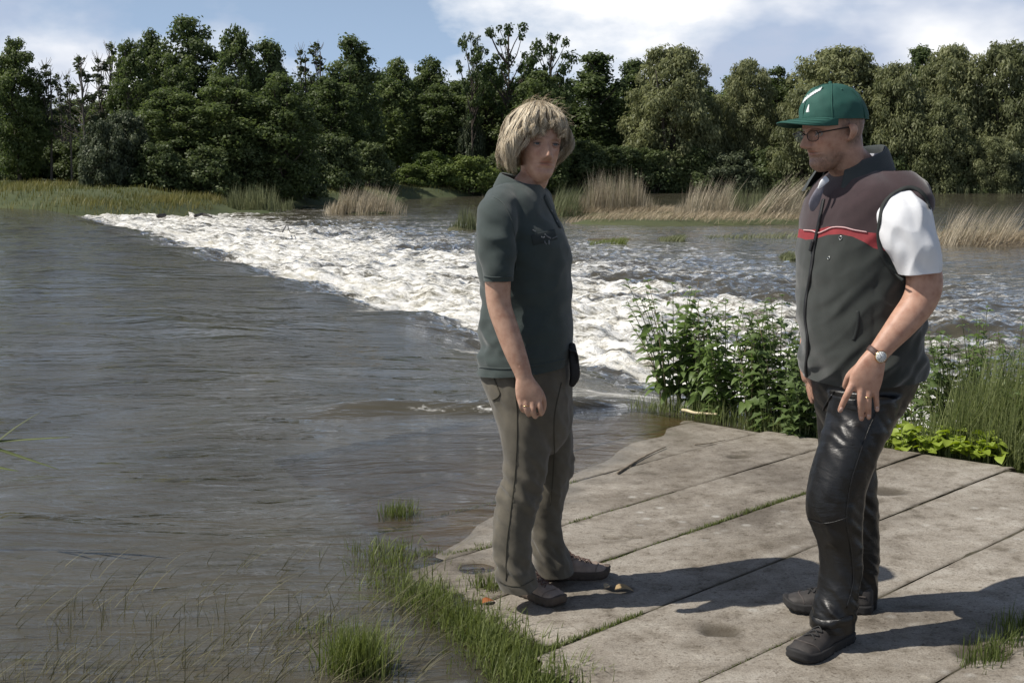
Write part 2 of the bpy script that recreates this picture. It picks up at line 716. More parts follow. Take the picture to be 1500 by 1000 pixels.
# ---- the river: pool above the weir, the fall and the rapids below it, one sheet
BULGES = [  # water domes over sunken boulders: s, d, radius along s, across d, height
    (5.5, 0.85, 0.75, 0.55, 0.30), (7.9, 0.55, 0.7, 0.5, 0.16), (10.6, 0.9, 1.0, 0.6, 0.20), (13.4, 0.6, 0.9, 0.6, 0.16), (17.5, 1.0, 1.2, 0.8, 0.22),
    (2.1, 0.9, 0.5, 0.4, 0.08), (0.75, 1.25, 0.45, 0.35, 0.08), (22.0, 0.8, 1.3, 0.8, 0.2), (27, 1.0, 1.5, 0.9, 0.2)]


def river_surface(S, D):
    X = C0[0] + S * ES[0] + D * ED[0]
    Y = C0[1] + S * ES[1] + D * ED[1]
    P = np.stack([S, D, np.zeros_like(S)], -1).reshape(-1, 3)

    def nz(scale, seed, oc=3, g=0.5):
        return fbm(P * np.array(scale), oc, seed, g).reshape(S.shape)
    wob = 0.30 * nz((0.35, 0.2, 1), 21, 3)
    d = D + wob
    z = Z_UP - 0.075 * sstep(-2.2, 0.0, d) * sstep(-0.6, 1.6, S) - (Z_UP - 0.075 - Z_DN) * (0.45 * sstep(-0.1, 1.3, d) + 0.55 * sstep(1.0, 8.0, d))
    rough = 1.5 * sstep(0.15, 1.5, d) * (1 - 0.85 * sstep(6.0, 15.0, d))
    # a fading wake behind the rocks, standing waves across the ramp
    z += rough * (0.085 * nz((0.9, 0.75, 1), 31, 2) + 0.055 * nz((2.6, 2.1, 1), 33, 2) + 0.034 * nz((6.5, 5.0, 1), 37, 3, 0.6))
    far = sstep(8, 14, d)
    z += far * (0.016 * nz((1.3, 2.2, 1), 41, 3))
    up = 1 - sstep(-0.6, 0.2, d)
    depth_ok = sstep(0.0, 1.6, -poly_sd(X, Y, NEAR_LAND) + 0.4)
    z += up * ((0.008 + 0.016 * sstep(-9, -2, d)) * nz((0.5, 1.2, 1), 43, 2) + 0.0045 * nz((2.0, 5.5, 1), 47, 3, 0.6)) * (0.12 + 0.88 * depth_ok)
    foam = sstep(0.35, 1.6, d) * (1 - 0.56 * sstep(5.0, 12.0, d)) * (1 - 0.8 * sstep(12, 22, d)) * 1.0 + 0.10 * far * (1 - sstep(20, 45, d))
    for bs, bd, rs, rd, h in BULGES:
        q = ((S - bs) / rs) ** 2 + ((D - bd) / rd) ** 2
        g = np.exp(-q)
        z += 0.6 * h * g
        foam *= 1 - 0.75 * np.exp(-(((S - bs) / (0.8 * rs)) ** 2 + ((D - bd + 0.25 * rd) / (0.7 * rd)) ** 2))
        foam += 0.55 * np.exp(-(((S - bs) / (1.2 * rs)) ** 2 + ((D - bd - 1.2 * rd) / (0.6 * rd)) ** 2))
    # standing ripple where the pool slides over the sunken apron edge
    yl = 7.50 + 0.22 * (X + 0.2) + 0.10 * nz((1.2, 1.2, 1), 51, 2)
    along = sstep(-1.5, -0.8, X) * (1 - sstep(0.4, 1.0, X))
    z += along * (0.045 * np.exp(-((Y - yl - 0.16) / 0.16) ** 2) - 0.025 * np.exp(-((Y - yl + 0.08) / 0.12) ** 2))
    fl = sstep(-0.95, -0.5, X) * (1 - sstep(0.2, 0.6, X))
    foam += 0.85 * fl * np.exp(-((Y - yl - 0.02) / 0.075) ** 2)
    # white water tumbling past the corner of the apron
    foam += 0.85 * np.exp(-(((X - 0.78) / 0.30) ** 2 + ((Y - 8.15) / 0.40) ** 2))
    foam *= 1 - 0.55 * sstep(7, 1, S) * sstep(2.0, 6.0, d)
    patch = nz((0.55, 0.28, 1), 71, 3)
    foam *= 1 - sstep(-0.05, 0.5, patch) * (0.24 + 0.44 * sstep(3.0, 9, d))
    zt = land_height(X, Y)
    # the water clings to the surface: no sheet over the land of the near bank where it is dry
    m, n = X * EM[0] + Y * EM[1], X * EN[0] + Y * EN[1]
    on = (m > m_left(n) + 0.06) & (m < M_RIGHT) & (n < 5.36) & (n > 0)
    zt = np.where(on, np.maximum(zt, slab_z(X, Y)), zt)
    depth = z - zt
    foam += 0.25 * np.exp(-np.abs(depth) / 0.03) * sstep(1.0, 4.0, D)
    return X, Y, z, np.clip(foam, 0, 1.3), np.clip(depth, 0, 3)


s_ax = spaced([(-12, -5, 0.6, 0.11), (-5, 0, 0.11, 0.07), (0, 12, 0.055, 0.085), (12, 40, 0.09, 0.28), (40, 75, 0.32, 1.5), (75, 220, 2.5, 16)])
d_ax = spaced([(-110, -20, 12, 0.7), (-20, -4, 0.5, 0.13), (-4, -0.5, 0.11, 0.065), (-0.5, 9, 0.05, 0.07), (9, 25, 0.09, 0.38), (25, 190, 0.5, 11)])
SS, DD = np.meshgrid(s_ax, d_ax, indexing='ij')
WX, WY, WZ, WF, WD = river_surface(SS, DD)


def water_material():
    m = bpy.data.materials.new('river_water')
    m.use_nodes = True
    nt = m.node_tree
    N, L = nt.nodes, nt.links
    N.clear()
    out = N.new('ShaderNodeOutputMaterial')
    foam, depth = attr_node(nt, 'foam'), attr_node(nt, 'depth')
    # ripples drawn out along the current; the flow frame is turned 25 degrees
    tc = N.new('ShaderNodeTexCoord')

    def rip(scale, vs, det, rough=0.55):
        mp = N.new('ShaderNodeMapping')
        mp.inputs['Rotation'].default_value = (0, 0, rad(-25 + 12))
        mp.inputs['Scale'].default_value = vs
        L.new(tc.outputs['Object'], mp.inputs[0])
        t = N.new('ShaderNodeTexNoise')
        t.inputs['Scale'].default_value = scale
        t.inputs['Detail'].default_value = det
        t.inputs['Roughness'].default_value = rough
        t.inputs['Distortion'].default_value = 0.6
        L.new(mp.outputs[0], t.inputs['Vector'])
        return t
    a = rip(1.3, (0.7, 1.8, 1), 4)
    b = rip(5.5, (0.8, 2.2, 1), 6, 0.62)
    c = rip(0.45, (1.0, 1.0, 1), 3)
    b1 = bump(nt, None, a.outputs['Fac'], 1.0, 0.055)
    b2 = bump(nt, None, b.outputs['Fac'], 1.0, 0.013, b1)
    # calm and ruffled patches
    cr = ramp(nt, c.outputs['Fac'], [(0.35, (0.3,) * 3), (0.65, (1,) * 3)])
    L.new(cr.outputs[0], b2.inputs['Strength'])
    fr = N.new('ShaderNodeFresnel'); fr.inputs['IOR'].default_value = 1.33
    L.new(b2.outputs[0], fr.inputs['Normal'])
    gl = N.new('ShaderNodeBsdfGlossy'); gl.inputs['Roughness'].default_value = 0.025
    gl.inputs['Color'].default_value = (1, 1, 1, 1)
    L.new(b2.outputs[0], gl.inputs['Normal'])
    tr = N.new('ShaderNodeBsdfTransparent'); tr.inputs['Color'].default_value = (0.72, 0.63, 0.45, 1)
    df = N.new('ShaderNodeBsdfDiffuse')
    silt = rip(0.9, (1, 1, 1), 4)
    sr = ramp(nt, silt.outputs['Fac'], [(0.3, (0.054, 0.048, 0.033)), (0.7, (0.084, 0.076, 0.055))])
    L.new(sr.outputs[0], df.inputs['Color'])
    L.new(b1.outputs[0], df.inputs['Normal'])
    mk = N.new('ShaderNodeMapRange')
    mk.interpolation_type = 'SMOOTHSTEP'
    mk.inputs['From Min'].default_value = -0.03
    mk.inputs['From Max'].default_value = 0.09
    mk.inputs['To Max'].default_value = 0.97
    L.new(depth.outputs['Fac'], mk.inputs['Value'])
    body = N.new('ShaderNodeMixShader')
    L.new(mk.outputs[0], body.inputs[0]); L.new(tr.outputs[0], body.inputs[1]); L.new(df.outputs[0], body.inputs[2])
    w = N.new('ShaderNodeMixShader')
    L.new(fr.outputs[0], w.inputs[0]); L.new(body.outputs[0], w.inputs[1]); L.new(gl.outputs[0], w.inputs[2])
    # foam
    f1 = rip(5.0, (0.6, 1.5, 1), 7, 0.66)
    f2 = rip(26.0, (1, 1.2, 1), 3, 0.6)
    ad = N.new('ShaderNodeMath'); ad.operation = 'MULTIPLY_ADD'; ad.inputs[1].default_value = 0.45
    L.new(f2.outputs['Fac'], ad.inputs[0]); L.new(f1.outputs['Fac'], ad.inputs[2])
    s1 = N.new('ShaderNodeMath'); s1.operation = 'MULTIPLY_ADD'; s1.inputs[1].default_value = 0.52
    L.new(foam.outputs['Fac'], s1.inputs[0]); L.new(ad.outputs[0], s1.inputs[2])
    fr2 = N.new('ShaderNodeMapRange'); fr2.interpolation_type = 'SMOOTHSTEP'
    fr2.inputs['From Min'].default_value = 1.00
    fr2.inputs['From Max'].default_value = 1.30
    L.new(s1.outputs[0], fr2.inputs['Value'])
    wd = N.new('ShaderNodeBsdfPrincipled')
    fc = ramp(nt, f1.outputs['Fac'], [(0.36, (0.46, 0.43, 0.33)), (0.56, (0.84, 0.83, 0.79))])
    L.new(fc.outputs[0], wd.inputs['Base Color'])
    wd.inputs['Roughness'].default_value = 0.6
    fb = bump(nt, None, ad.outputs[0], 0.9, 0.05)
    L.new(fb.outputs[0], wd.inputs['Normal'])
    fin = N.new('ShaderNodeMixShader')
    L.new(fr2.outputs[0], fin.inputs[0]); L.new(w.outputs[0], fin.inputs[1]); L.new(wd.outputs[0], fin.inputs[2])
    L.new(fin.outputs[0], out.inputs['Surface'])
    return m


river = add('river', make_mesh('river', np.stack([WX, WY, WZ], -1).reshape(-1, 3), grid_faces(*SS.shape), attrs={'foam': WF.ravel(), 'depth': WD.ravel()}), water_material())
tag(river, 'brown river gliding over a slanting weir into white rapids', None, kind='structure')


# ---- concrete apron: one strip per part, with worn edges, pits and a dished hole or two
def concrete_material():
    m, nt, b = new_mat('concrete')
    L = nt.links
    big = tex(nt, 1.3, 6, 0.6)
    mid = tex(nt, 11, 6, 0.65)
    fine = tex(nt, 160, 4, 0.7)
    base = ramp(nt, big.outputs['Fac'], [(0.32, (0.140, 0.122, 0.100)), (0.48, (0.262, 0.238, 0.202)), (0.70, (0.350, 0.325, 0.285))])
    mott = ramp(nt, mid.outputs['Fac'], [(0.28, (0.42, 0.39, 0.34)), (0.46, (0.86, 0.84, 0.82)), (0.62, (1.0, 1.0, 1.0)), (0.74, (1.22, 1.22, 1.2))])
    grit = ramp(nt, fine.outputs['Fac'], [(0.33, (0.62, 0.60, 0.58)), (0.5, (0.98, 0.98, 0.97)), (0.68, (1.2, 1.2, 1.2))])

    def mul(a, c):
        x = nt.nodes.new('ShaderNodeMix'); x.data_type = 'RGBA'; x.blend_type = 'MULTIPLY'
        x.inputs['Factor'].default_value = 1.0
        x.clamp_result = False
        L.new(a, x.inputs[6]); L.new(c, x.inputs[7])
        return x.outputs[2]
    col = mul(mul(base.outputs[0], mott.outputs[0]), grit.outputs[0])
    agg = tex(nt, 55, 3, 0.7)
    ar = ramp(nt, agg.outputs['Fac'], [(0.34, (0.55, 0.52, 0.48)), (0.43, (1.0, 1.0, 1.0)), (0.62, (1.0, 1.0, 1.0)), (0.70, (1.25, 1.25, 1.22))])
    col = mul(col, ar.outputs[0])
    st = tex(nt, 0.75, 7, 0.7, dist=0.8)
    sr_ = ramp(nt, st.outputs['Fac'], [(0.38, (0.70, 0.67, 0.63)), (0.50, (1.04, 1.04, 1.04)), (0.66, (1.14, 1.14, 1.14))])
    col = mul(col, sr_.outputs[0])
    # pale lichen spots
    vo = nt.nodes.new('ShaderNodeTexVoronoi'); vo.inputs['Scale'].default_value = 9
    tc = nt.nodes.new('ShaderNodeTexCoord'); L.new(tc.outputs['Object'], vo.inputs['Vector'])
    lm = tex(nt, 1.1, 3, 0.5)
    lmr = ramp(nt, lm.outputs['Fac'], [(0.47, (0, 0, 0)), (0.66, (1, 1, 1))])
    vr = ramp(nt, vo.outputs['Distance'], [(0.10, (1, 1, 1)), (0.22, (0, 0, 0))])
    li = nt.nodes.new('ShaderNodeMath'); li.operation = 'MULTIPLY'
    L.new(lmr.outputs[0], li.inputs[0]); L.new(vr.outputs[0], li.inputs[1])
    ml = nt.nodes.new('ShaderNodeMath'); ml.operation = 'MULTIPLY'
    L.new(li.outputs[0], ml.inputs[0]); L.new(fine.outputs['Fac'], ml.inputs[1])
    x = nt.nodes.new('ShaderNodeMix'); x.data_type = 'RGBA'
    x.inputs[7].default_value = (0.50, 0.49, 0.45, 1)
    L.new(ml.outputs[0], x.inputs['Factor']); L.new(col, x.inputs[6])
    # dirt along the joints and in the hollows, algae where it is wet
    da = attr_node(nt, 'dirt')
    x2 = nt.nodes.new('ShaderNodeMix'); x2.data_type = 'RGBA'
    x2.inputs[7].default_value = (0.050, 0.040, 0.026, 1)
    L.new(da.outputs['Fac'], x2.inputs['Factor']); L.new(x.outputs[2], x2.inputs[6])
    wa = attr_node(nt, 'wet')
    x3 = nt.nodes.new('ShaderNodeMix'); x3.data_type = 'RGBA'
    x3.inputs[7].default_value = (0.095, 0.082, 0.058, 1)
    wm = nt.nodes.new('ShaderNodeMath'); wm.operation = 'MULTIPLY'; wm.inputs[1].default_value = 0.6
    L.new(wa.outputs['Fac'], wm.inputs[0])
    L.new(wm.outputs[0], x3.inputs['Factor']); L.new(x2.outputs[2], x3.inputs[6])
    L.new(x3.outputs[2], b.inputs['Base Color'])
    rr = nt.nodes.new('ShaderNodeMapRange')
    rr.inputs['To Min'].default_value = 0.9; rr.inputs['To Max'].default_value = 0.35
    L.new(wa.outputs['Fac'], rr.inputs['Value'])
    L.new(rr.outputs[0], b.inputs['Roughness'])
    b1 = bump(nt, None, mid.outputs['Fac'], 0.45, 0.012)
    bump(nt, b, fine.outputs['Fac'], 0.55, 0.004, b1)
    return m


CONCRETE = concrete_material()
HOLES = [(pix(700, 828, z=-0.02), 0.085, 0.045), (pix(1052, 924, z=0.0), 0.075, 0.022), (pix(1306, 716, z=0.02), 0.09, 0.016),
         (pix(1083, 664, z=0.0), 0.06, 0.02), (pix(910, 862, z=-0.01), 0.05, 0.012), (pix(1440, 965, z=0.0), 0.10, 0.02)]
apron = empty('concrete_apron', (0, 0, 0), 'cracked grey concrete strips of the weir apron under both people', None, kind='structure')
for k in range(len(JOINTS) - 1):
    n0, n1 = JOINTS[k], JOINTS[k + 1]
    gap = 0.0016 if k not in (5,) else 0.003
    r = np.random.default_rng(50 + k)
    mr = M_RIGHT + r.uniform(-0.08, 0.06) - (0.35 if k > 9 else 0)
    ml = float(m_left((n0 + n1) / 2)) + r.uniform(-0.05, 0.05)
    nn = 26
    mm = int((mr - ml) / 0.018)
    a = np.linspace(0, 1, nn)
    a = 0.5 - 0.5 * np.cos(np.pi * np.clip(a * 0.9 + 0.05, 0, 1)) if False else a
    n_ax = np.concatenate([[0, 0.004, 0.012], np.linspace(0.025, n1 - n0 - 2 * gap - 0.025, nn - 6), [n1 - n0 - 2 * gap - 0.012, n1 - n0 - 2 * gap - 0.004, n1 - n0 - 2 * gap]]) + n0 + gap
    m_ax = np.linspace(ml, mr, mm)
    NN, MM = np.meshgrid(n_ax, m_ax)
    edge_n = np.minimum(NN - n_ax[0], n_ax[-1] - NN)
    # worn, wavering edges
    P0 = np.stack([MM * 3, NN * 3, np.full_like(MM, k * 3.1)], -1).reshape(-1, 3)
    wav = fbm(P0 * 2.2, 3, 61).reshape(MM.shape)
    side = np.where(NN - n_ax[0] < n_ax[-1] - NN, 1, -1)
    NNw = NN + side * np.clip(0.012 - edge_n, 0, 1) / 0.012 * (0.0028 * (1 + wav))
    endl = MM - ml
    MMw = MM + np.clip(0.06 - endl, 0, 1) / 0.06 * (0.09 * wav + 0.05 * (edge_n < 0.05))
    X = MMw * EM[0] + NNw * EN[0]
    Y = MMw * EM[1] + NNw * EN[1]
    Z = slab_z(X, Y) + r.uniform(-0.0015, 0.0015) + 0.005 * fbm(np.stack([X * 1.3, Y * 1.3, X * 0 + k], -1).reshape(-1, 3), 2, 65).reshape(X.shape)
    chip = np.clip(wav, 0, 1)
    Z -= np.exp(-edge_n / 0.005) * (0.003 + 0.012 * chip ** 2)
    Z -= np.exp(-np.maximum(endl, 0) / 0.02) * 0.02 + np.exp(-np.maximum(mr - MM, 0) / 0.02) * 0.03
    dirt = 0.65 * np.exp(-edge_n / 0.006) + 0.30 * np.clip(wav, 0, 1) * np.exp(-edge_n / 0.05)
    for hc, hr, hd in HOLES:
        q = np.hypot((X - hc[0]), (Y - hc[1]) * 1.1) / hr
        q = q * (1 + 0.35 * wav)
        Z -= hd * sstep(1.0, 0.35, q)
        dirt += 0.85 * sstep(1.15, 0.6, q)
    # splits across some strips
    if k in (4, 6):
        mc = 4.55 if k == 4 else 3.55
        q = np.abs(MM - mc - 0.10 * wav - 0.3 * (NN - n0))
        Z -= 0.008 * np.exp(-(q / 0.006) ** 2)
        dirt += 0.6 * np.exp(-(q / 0.009) ** 2)
    wet = sstep(0.012, -0.004, Z - Z_UP + 0.006 * wav)
    wet = np.maximum(wet, 0.9 * sstep(4.1, 4.6, NN) * sstep(5.2, 5.6, MM))
    V = np.stack([X, Y, Z], -1)
    nr, nc = MM.shape
    top = grid_faces(nr, nc)
    # skirt down the four sides
    loop = np.concatenate([np.arange(nc), np.arange(1, nr) * nc + nc - 1, (nr - 1) * nc + np.arange(nc - 2, -1, -1), np.arange(nr - 2, 0, -1) * nc])
    low = V.reshape(-1, 3)[loop].copy()
    low[:, 2] -= 0.10
    base_i = nr * nc
    j = np.arange(len(loop)); j2 = (j + 1) % len(loop)
    sk = np.stack([loop[j], base_i + j, base_i + j2, loop[j2]], -1)
    Vall = np.concatenate([V.reshape(-1, 3), low])
    dz = np.concatenate([np.clip(dirt, 0, 0.95).ravel(), np.full(len(low), 0.9)])
    wz = np.concatenate([wet.ravel(), wet.ravel()[loop]])
    add('concrete_strip', make_mesh('concrete_strip', Vall, [top[:, ::-1], sk], attrs={'dirt': dz, 'wet': wz}), CONCRETE, apron)

# earth and moss packed into the joints
soil_m = plain('joint_soil', (0.060, 0.052, 0.030), 0.95, 0.5, 40, 0.6, 0.01)
for k, nj in enumerate(JOINTS[1:-1]):
    mm = np.linspace(float(m_left(nj)) + 0.12, M_RIGHT - 0.06, 160)
    w = noise3(np.stack([mm * 5, mm * 0 + k, mm * 0], -1), 81)
    rows = []
    for o_ in (-0.012, 0.0, 0.012):
        X, Y = mm * EM[0] + (nj + o_) * EN[0], mm * EM[1] + (nj + o_) * EN[1]
        rows.append(np.stack([X, Y, slab_z(X, Y) - 0.007 + 0.006 * w], -1))
    R = np.array(rows)
    add('joint_soil', make_mesh('joint_soil', R.reshape(-1, 3), grid_faces(3, 160)[:, ::-1]), soil_m, apron)


# ================================================================== vegetation helpers
def cards(C, Nrm, size, aspect=1.0, seed=0, axis=None, tint=None, sizevar=0.35):
    """Leaf-sized rhombus faces at C facing roughly Nrm."""
    r = np.random.default_rng(seed)
    n = len(C)
    Nrm = Nrm + r.normal(size=(n, 3)) * 0.55
    Nrm /= np.linalg.norm(Nrm, axis=1)[:, None] + 1e-9
    A = r.normal(size=(n, 3)) if axis is None else np.asarray(axis) + r.normal(size=(n, 3)) * 0.35
    A = A - (A * Nrm).sum(1)[:, None] * Nrm
    A /= np.linalg.norm(A, axis=1)[:, None] + 1e-9
    B = np.cross(Nrm, A)
    s = size * (1 + sizevar * r.uniform(-1, 1, n))
    a = A * (s * aspect)[:, None]
    b = B * s[:, None]
    sh = r.uniform(-0.25, 0.25, n)[:, None]
    V = np.stack([C - a, C + b + a * sh, C + a, C - b + a * sh * 0.5], 1).reshape(-1, 3)
    F = np.arange(n * 4).reshape(-1, 4)
    t = np.clip(r.normal(0.5, 0.22, n), 0, 1) if tint is None else np.clip(tint + r.normal(0, 0.14, n), 0, 1)
    return V, F, np.repeat(t, 4)


def tube(pts, r0, r1, n=6, m=8):
    pts = np.asarray(pts, float)
    return chain(pts, np.linspace(r0, r1, len(pts)), n=n, m=m, ref=(0.31, 0.8, 0.2), dome=False)


def tree_proto(kind, seed):
    """Trunk and crown meshes of a tree one unit high."""
    r = np.random.default_rng(seed)
    P = dict(
        alder=dict(n=78, z0=0.10, rad=0.27, cr=(0.05, 0.10), prof=lambda t: np.sin(np.pi * np.clip(0.12 + 0.84 * t, 0, 1)) ** 0.7, card=0.0072, asp=1.3, dens=0.85, droop=0, lead=0.0),
        birch=dict(n=74, z0=0.20, rad=0.22, cr=(0.04, 0.08), prof=lambda t: np.sin(np.pi * np.clip(0.15 + 0.82 * t, 0, 1)) ** 0.8, card=0.0070, asp=1.5, dens=0.8, droop=1.3, lead=0.0),
        willow=dict(n=120, z0=0.05, rad=0.46, cr=(0.06, 0.12), prof=lambda t: np.sqrt(np.clip(1 - (0.95 * t) ** 2.6, 0, 1)) * (0.75 + 0.25 * np.sin(3 * t)), card=0.0066, asp=2.2, dens=0.8, droop=0.45, lead=0),
        airy=dict(n=40, z0=0.42, rad=0.26, cr=(0.035, 0.07), prof=lambda t: 0.55 + 0.45 * np.sin(np.pi * t), card=0.0085, asp=1.2, dens=0.7, droop=0, lead=0),
        poplar=dict(n=58, z0=0.10, rad=0.19, cr=(0.05, 0.09), prof=lambda t: np.sin(np.pi * np.clip(0.2 + 0.78 * t, 0, 1)) ** 0.6, card=0.0072, asp=1.3, dens=0.85, droop=0.3, lead=0),
        sparse=dict(n=17, z0=0.45, rad=0.085, cr=(0.022, 0.045), prof=lambda t: 1 - 0.6 * t, card=0.0095, asp=1.2, dens=0.55, droop=0, lead=0),
        shrub=dict(n=46, z0=0.08, rad=0.60, cr=(0.11, 0.2), prof=lambda t: np.sqrt(np.clip(1 - (0.98 * t) ** 2.2, 0, 1)), card=0.015, asp=1.8, dens=1.0, droop=0, lead=0),
    )[kind]
    cs, rs = [], []
    tries = 0
    while len(cs) < P['n'] and tries < 6000:
        tries += 1
        t = r.uniform(0, 1)
        z = P['z0'] + (1 - P['z0']) * t
        R = P['rad'] * P['prof'](t)
        a = r.uniform(0, 2 * math.pi)
        q = math.sqrt(r.uniform(0.10, 1.0))
        cr = r.uniform(*P['cr']) * (1.0 - 0.35 * t)
        rr = max(R * q - cr * 0.5, 0)
        c = np.array([rr * math.cos(a), rr * math.sin(a), min(z, 1 - cr * 0.8)])
        if all(np.linalg.norm((c - d) * (1, 1, 0.8)) > 0.45 * (cr + e) for d, e in zip(cs, rs)):
            cs.append(c); rs.append(cr)
    if kind not in ('shrub', 'sparse'):
        cs.append(np.array([0, 0, 1 - P['cr'][0]])); rs.append(P['cr'][0])
    VV, FF, TT, n0 = [], [], [], 0
    for i, (c, cr) in enumerate(zip(cs, rs)):
        k = int(P['dens'] * 5.2 * (cr / P['card']) ** 2 / P['asp'] ** 0.6)
        k = max(k, 24)
        d = r.normal(size=(k, 3))
        d /= np.linalg.norm(d, axis=1)[:, None]
        rho = r.uniform(0.1, 1.0, k) ** 0.5 * (1 + 0.16 * np.abs(r.normal(size=k)))
        lump = 1 + 0.5 * noise3(d * 1.7 + i * 3.3, 71)
        pt = d * (rho * lump)[:, None] * cr
        pt[:, 2] *= 0.82
        ax = None
        if P['droop']:
            # strands hang from the clump
            hang = np.abs(r.normal(0, 0.55, k)) * cr * P['droop']
            pt[:, 2] -= hang * (0.4 + 0.6 * np.hypot(d[:, 0], d[:, 1]))
            ax = np.array([0.0, 0, -1.0]) + 0.5 * d
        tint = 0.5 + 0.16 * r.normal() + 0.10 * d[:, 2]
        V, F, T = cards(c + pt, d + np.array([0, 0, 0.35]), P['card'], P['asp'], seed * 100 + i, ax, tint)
        VV.append(V); FF.append(F + n0); TT.append(T); n0 += len(V)
    if kind not in ('sparse', 'airy'):
        k = int(len(cs) * 48)
        t = r.uniform(0, 1, k)
        R = P['rad'] * np.array([P['prof'](a) for a in t])
        a = r.uniform(0, 2 * math.pi, k)
        lumpy = 0.80 + 0.34 * noise3(np.stack([np.cos(a) * 1.9, np.sin(a) * 1.9, t * 5.5 + seed], -1), 75)
        q = np.sqrt(r.uniform(0.15, 1.0, k)) * R * lumpy
        pt = np.stack([q * np.cos(a), q * np.sin(a), P['z0'] * 0.6 + (0.90 - P['z0'] * 0.6) * t], -1)
        kk = noise3(pt * 9, 73) > -0.25
        pt = pt[kk]
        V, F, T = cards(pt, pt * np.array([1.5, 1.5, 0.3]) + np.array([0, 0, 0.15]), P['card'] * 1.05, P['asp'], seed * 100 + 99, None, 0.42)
        VV.append(V); FF.append(F + n0); TT.append(T); n0 += len(V)
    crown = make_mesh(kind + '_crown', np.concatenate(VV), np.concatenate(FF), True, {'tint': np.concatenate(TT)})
    # trunk and limbs
    parts = []
    if kind in ('shrub',):
        for i in range(7):
            a = r.uniform(0, 6.28)
            c = cs[i]
            parts.append(tube([(0.05 * math.cos(a), 0.05 * math.sin(a), -0.03), (c[0] * 0.4, c[1] * 0.4, c[2] * 0.6), tuple(c)], 0.016, 0.005, 5, 5))
    else:
        nst = 3 if kind == 'willow' else 1
        for s in range(nst):
            lean = r.normal(0, 0.03 if nst == 1 else 0.12, 2)
            ht = 0.93 if nst == 1 else 0.8
            tp = [(0, 0, -0.03), (lean[0] * 0.3 + r.normal(0, .006), lean[1] * 0.3, 0.25), (lean[0] * 0.7, lean[1] * 0.7 + r.normal(0, .008), 0.55), (lean[0], lean[1], ht)]
            tr0 = {'willow': 0.026, 'sparse': 0.0085, 'airy': 0.016}.get(kind, 0.017)
            parts.append(tube(tp, tr0, 0.003, 7, 10))
        order = r.permutation(len(cs))[:34]
        for i in order:
            c = cs[i]
            zb = max(0.06, c[2] - (0.35 + 0.5 * np.hypot(c[0], c[1])) * 0.45)
            b0 = np.array([0, 0, zb])
            mid = (b0 + c) / 2 + np.array([0, 0, -0.015]) + r.normal(0, 0.008, 3)
            parts.append(tube([b0, mid, c], 0.006 if kind != 'sparse' else 0.003, 0.0018, 5, 5))
        if kind == 'sparse':
            for i in range(46):
                z = r.uniform(0.3, 0.98)
                a = r.uniform(0, 6.28)
                Ln = 0.10 * (1.1 - z) + 0.02
                parts.append(tube([(0, 0, z), (Ln * .6 * math.cos(a), Ln * .6 * math.sin(a), z + 0.03), (Ln * math.cos(a), Ln * math.sin(a), z + 0.07)], 0.0022, 0.0008, 4, 4))
    V, F = merge(parts)
    trunk = make_mesh(kind + '_trunk', V, F)
    return trunk, crown


BARK = plain('bark', (0.075, 0.06, 0.048), 0.95, 0.35, 9, 0.6, 0.05)
BARK_PALE = plain('bark_pale', (0.14, 0.12, 0.10), 0.95, 0.35, 9, 0.6, 0.05)
LEAF = {
    'alder': leaf_mat('leaf_alder', (0.046, 0.070, 0.024), (0.150, 0.190, 0.070), 0.45),
    'birch': leaf_mat('leaf_birch', (0.056, 0.084, 0.028), (0.165, 0.205, 0.078), 0.45),
    'willow': leaf_mat('leaf_willow', (0.112, 0.130, 0.060), (0.270, 0.284, 0.145), 0.42),
    'airy': leaf_mat('leaf_airy', (0.032, 0.056, 0.016), (0.105, 0.140, 0.045), 0.3),
    'poplar': leaf_mat('leaf_poplar', (0.048, 0.074, 0.028), (0.146, 0.184, 0.074), 0.43),
    'sparse': leaf_mat('leaf_sparse', (0.035, 0.05, 0.022), (0.09, 0.11, 0.045), 0.3),
    'shrub': leaf_mat('leaf_shrub', (0.060, 0.095, 0.022), (0.180, 0.225, 0.065), 0.36),
    'greyshrub': leaf_mat('leaf_grey_shrub', (0.040, 0.056, 0.028), (0.115, 0.135, 0.075), 0.25),
    'darkshrub': leaf_mat('leaf_dark_shrub', (0.042, 0.064, 0.023), (0.132, 0.164, 0.064), 0.32),
}
PROTO = {}
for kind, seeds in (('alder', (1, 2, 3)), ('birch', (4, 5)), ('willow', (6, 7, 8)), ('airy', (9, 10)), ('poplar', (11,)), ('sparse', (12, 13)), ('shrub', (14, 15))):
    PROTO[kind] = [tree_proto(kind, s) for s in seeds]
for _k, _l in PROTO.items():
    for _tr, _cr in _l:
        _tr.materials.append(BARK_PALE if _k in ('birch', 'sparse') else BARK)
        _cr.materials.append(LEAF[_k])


UNIT_R = dict(alder=0.27, birch=0.22, willow=0.46, airy=0.28, poplar=0.19, sparse=0.09, shrub=0.62)


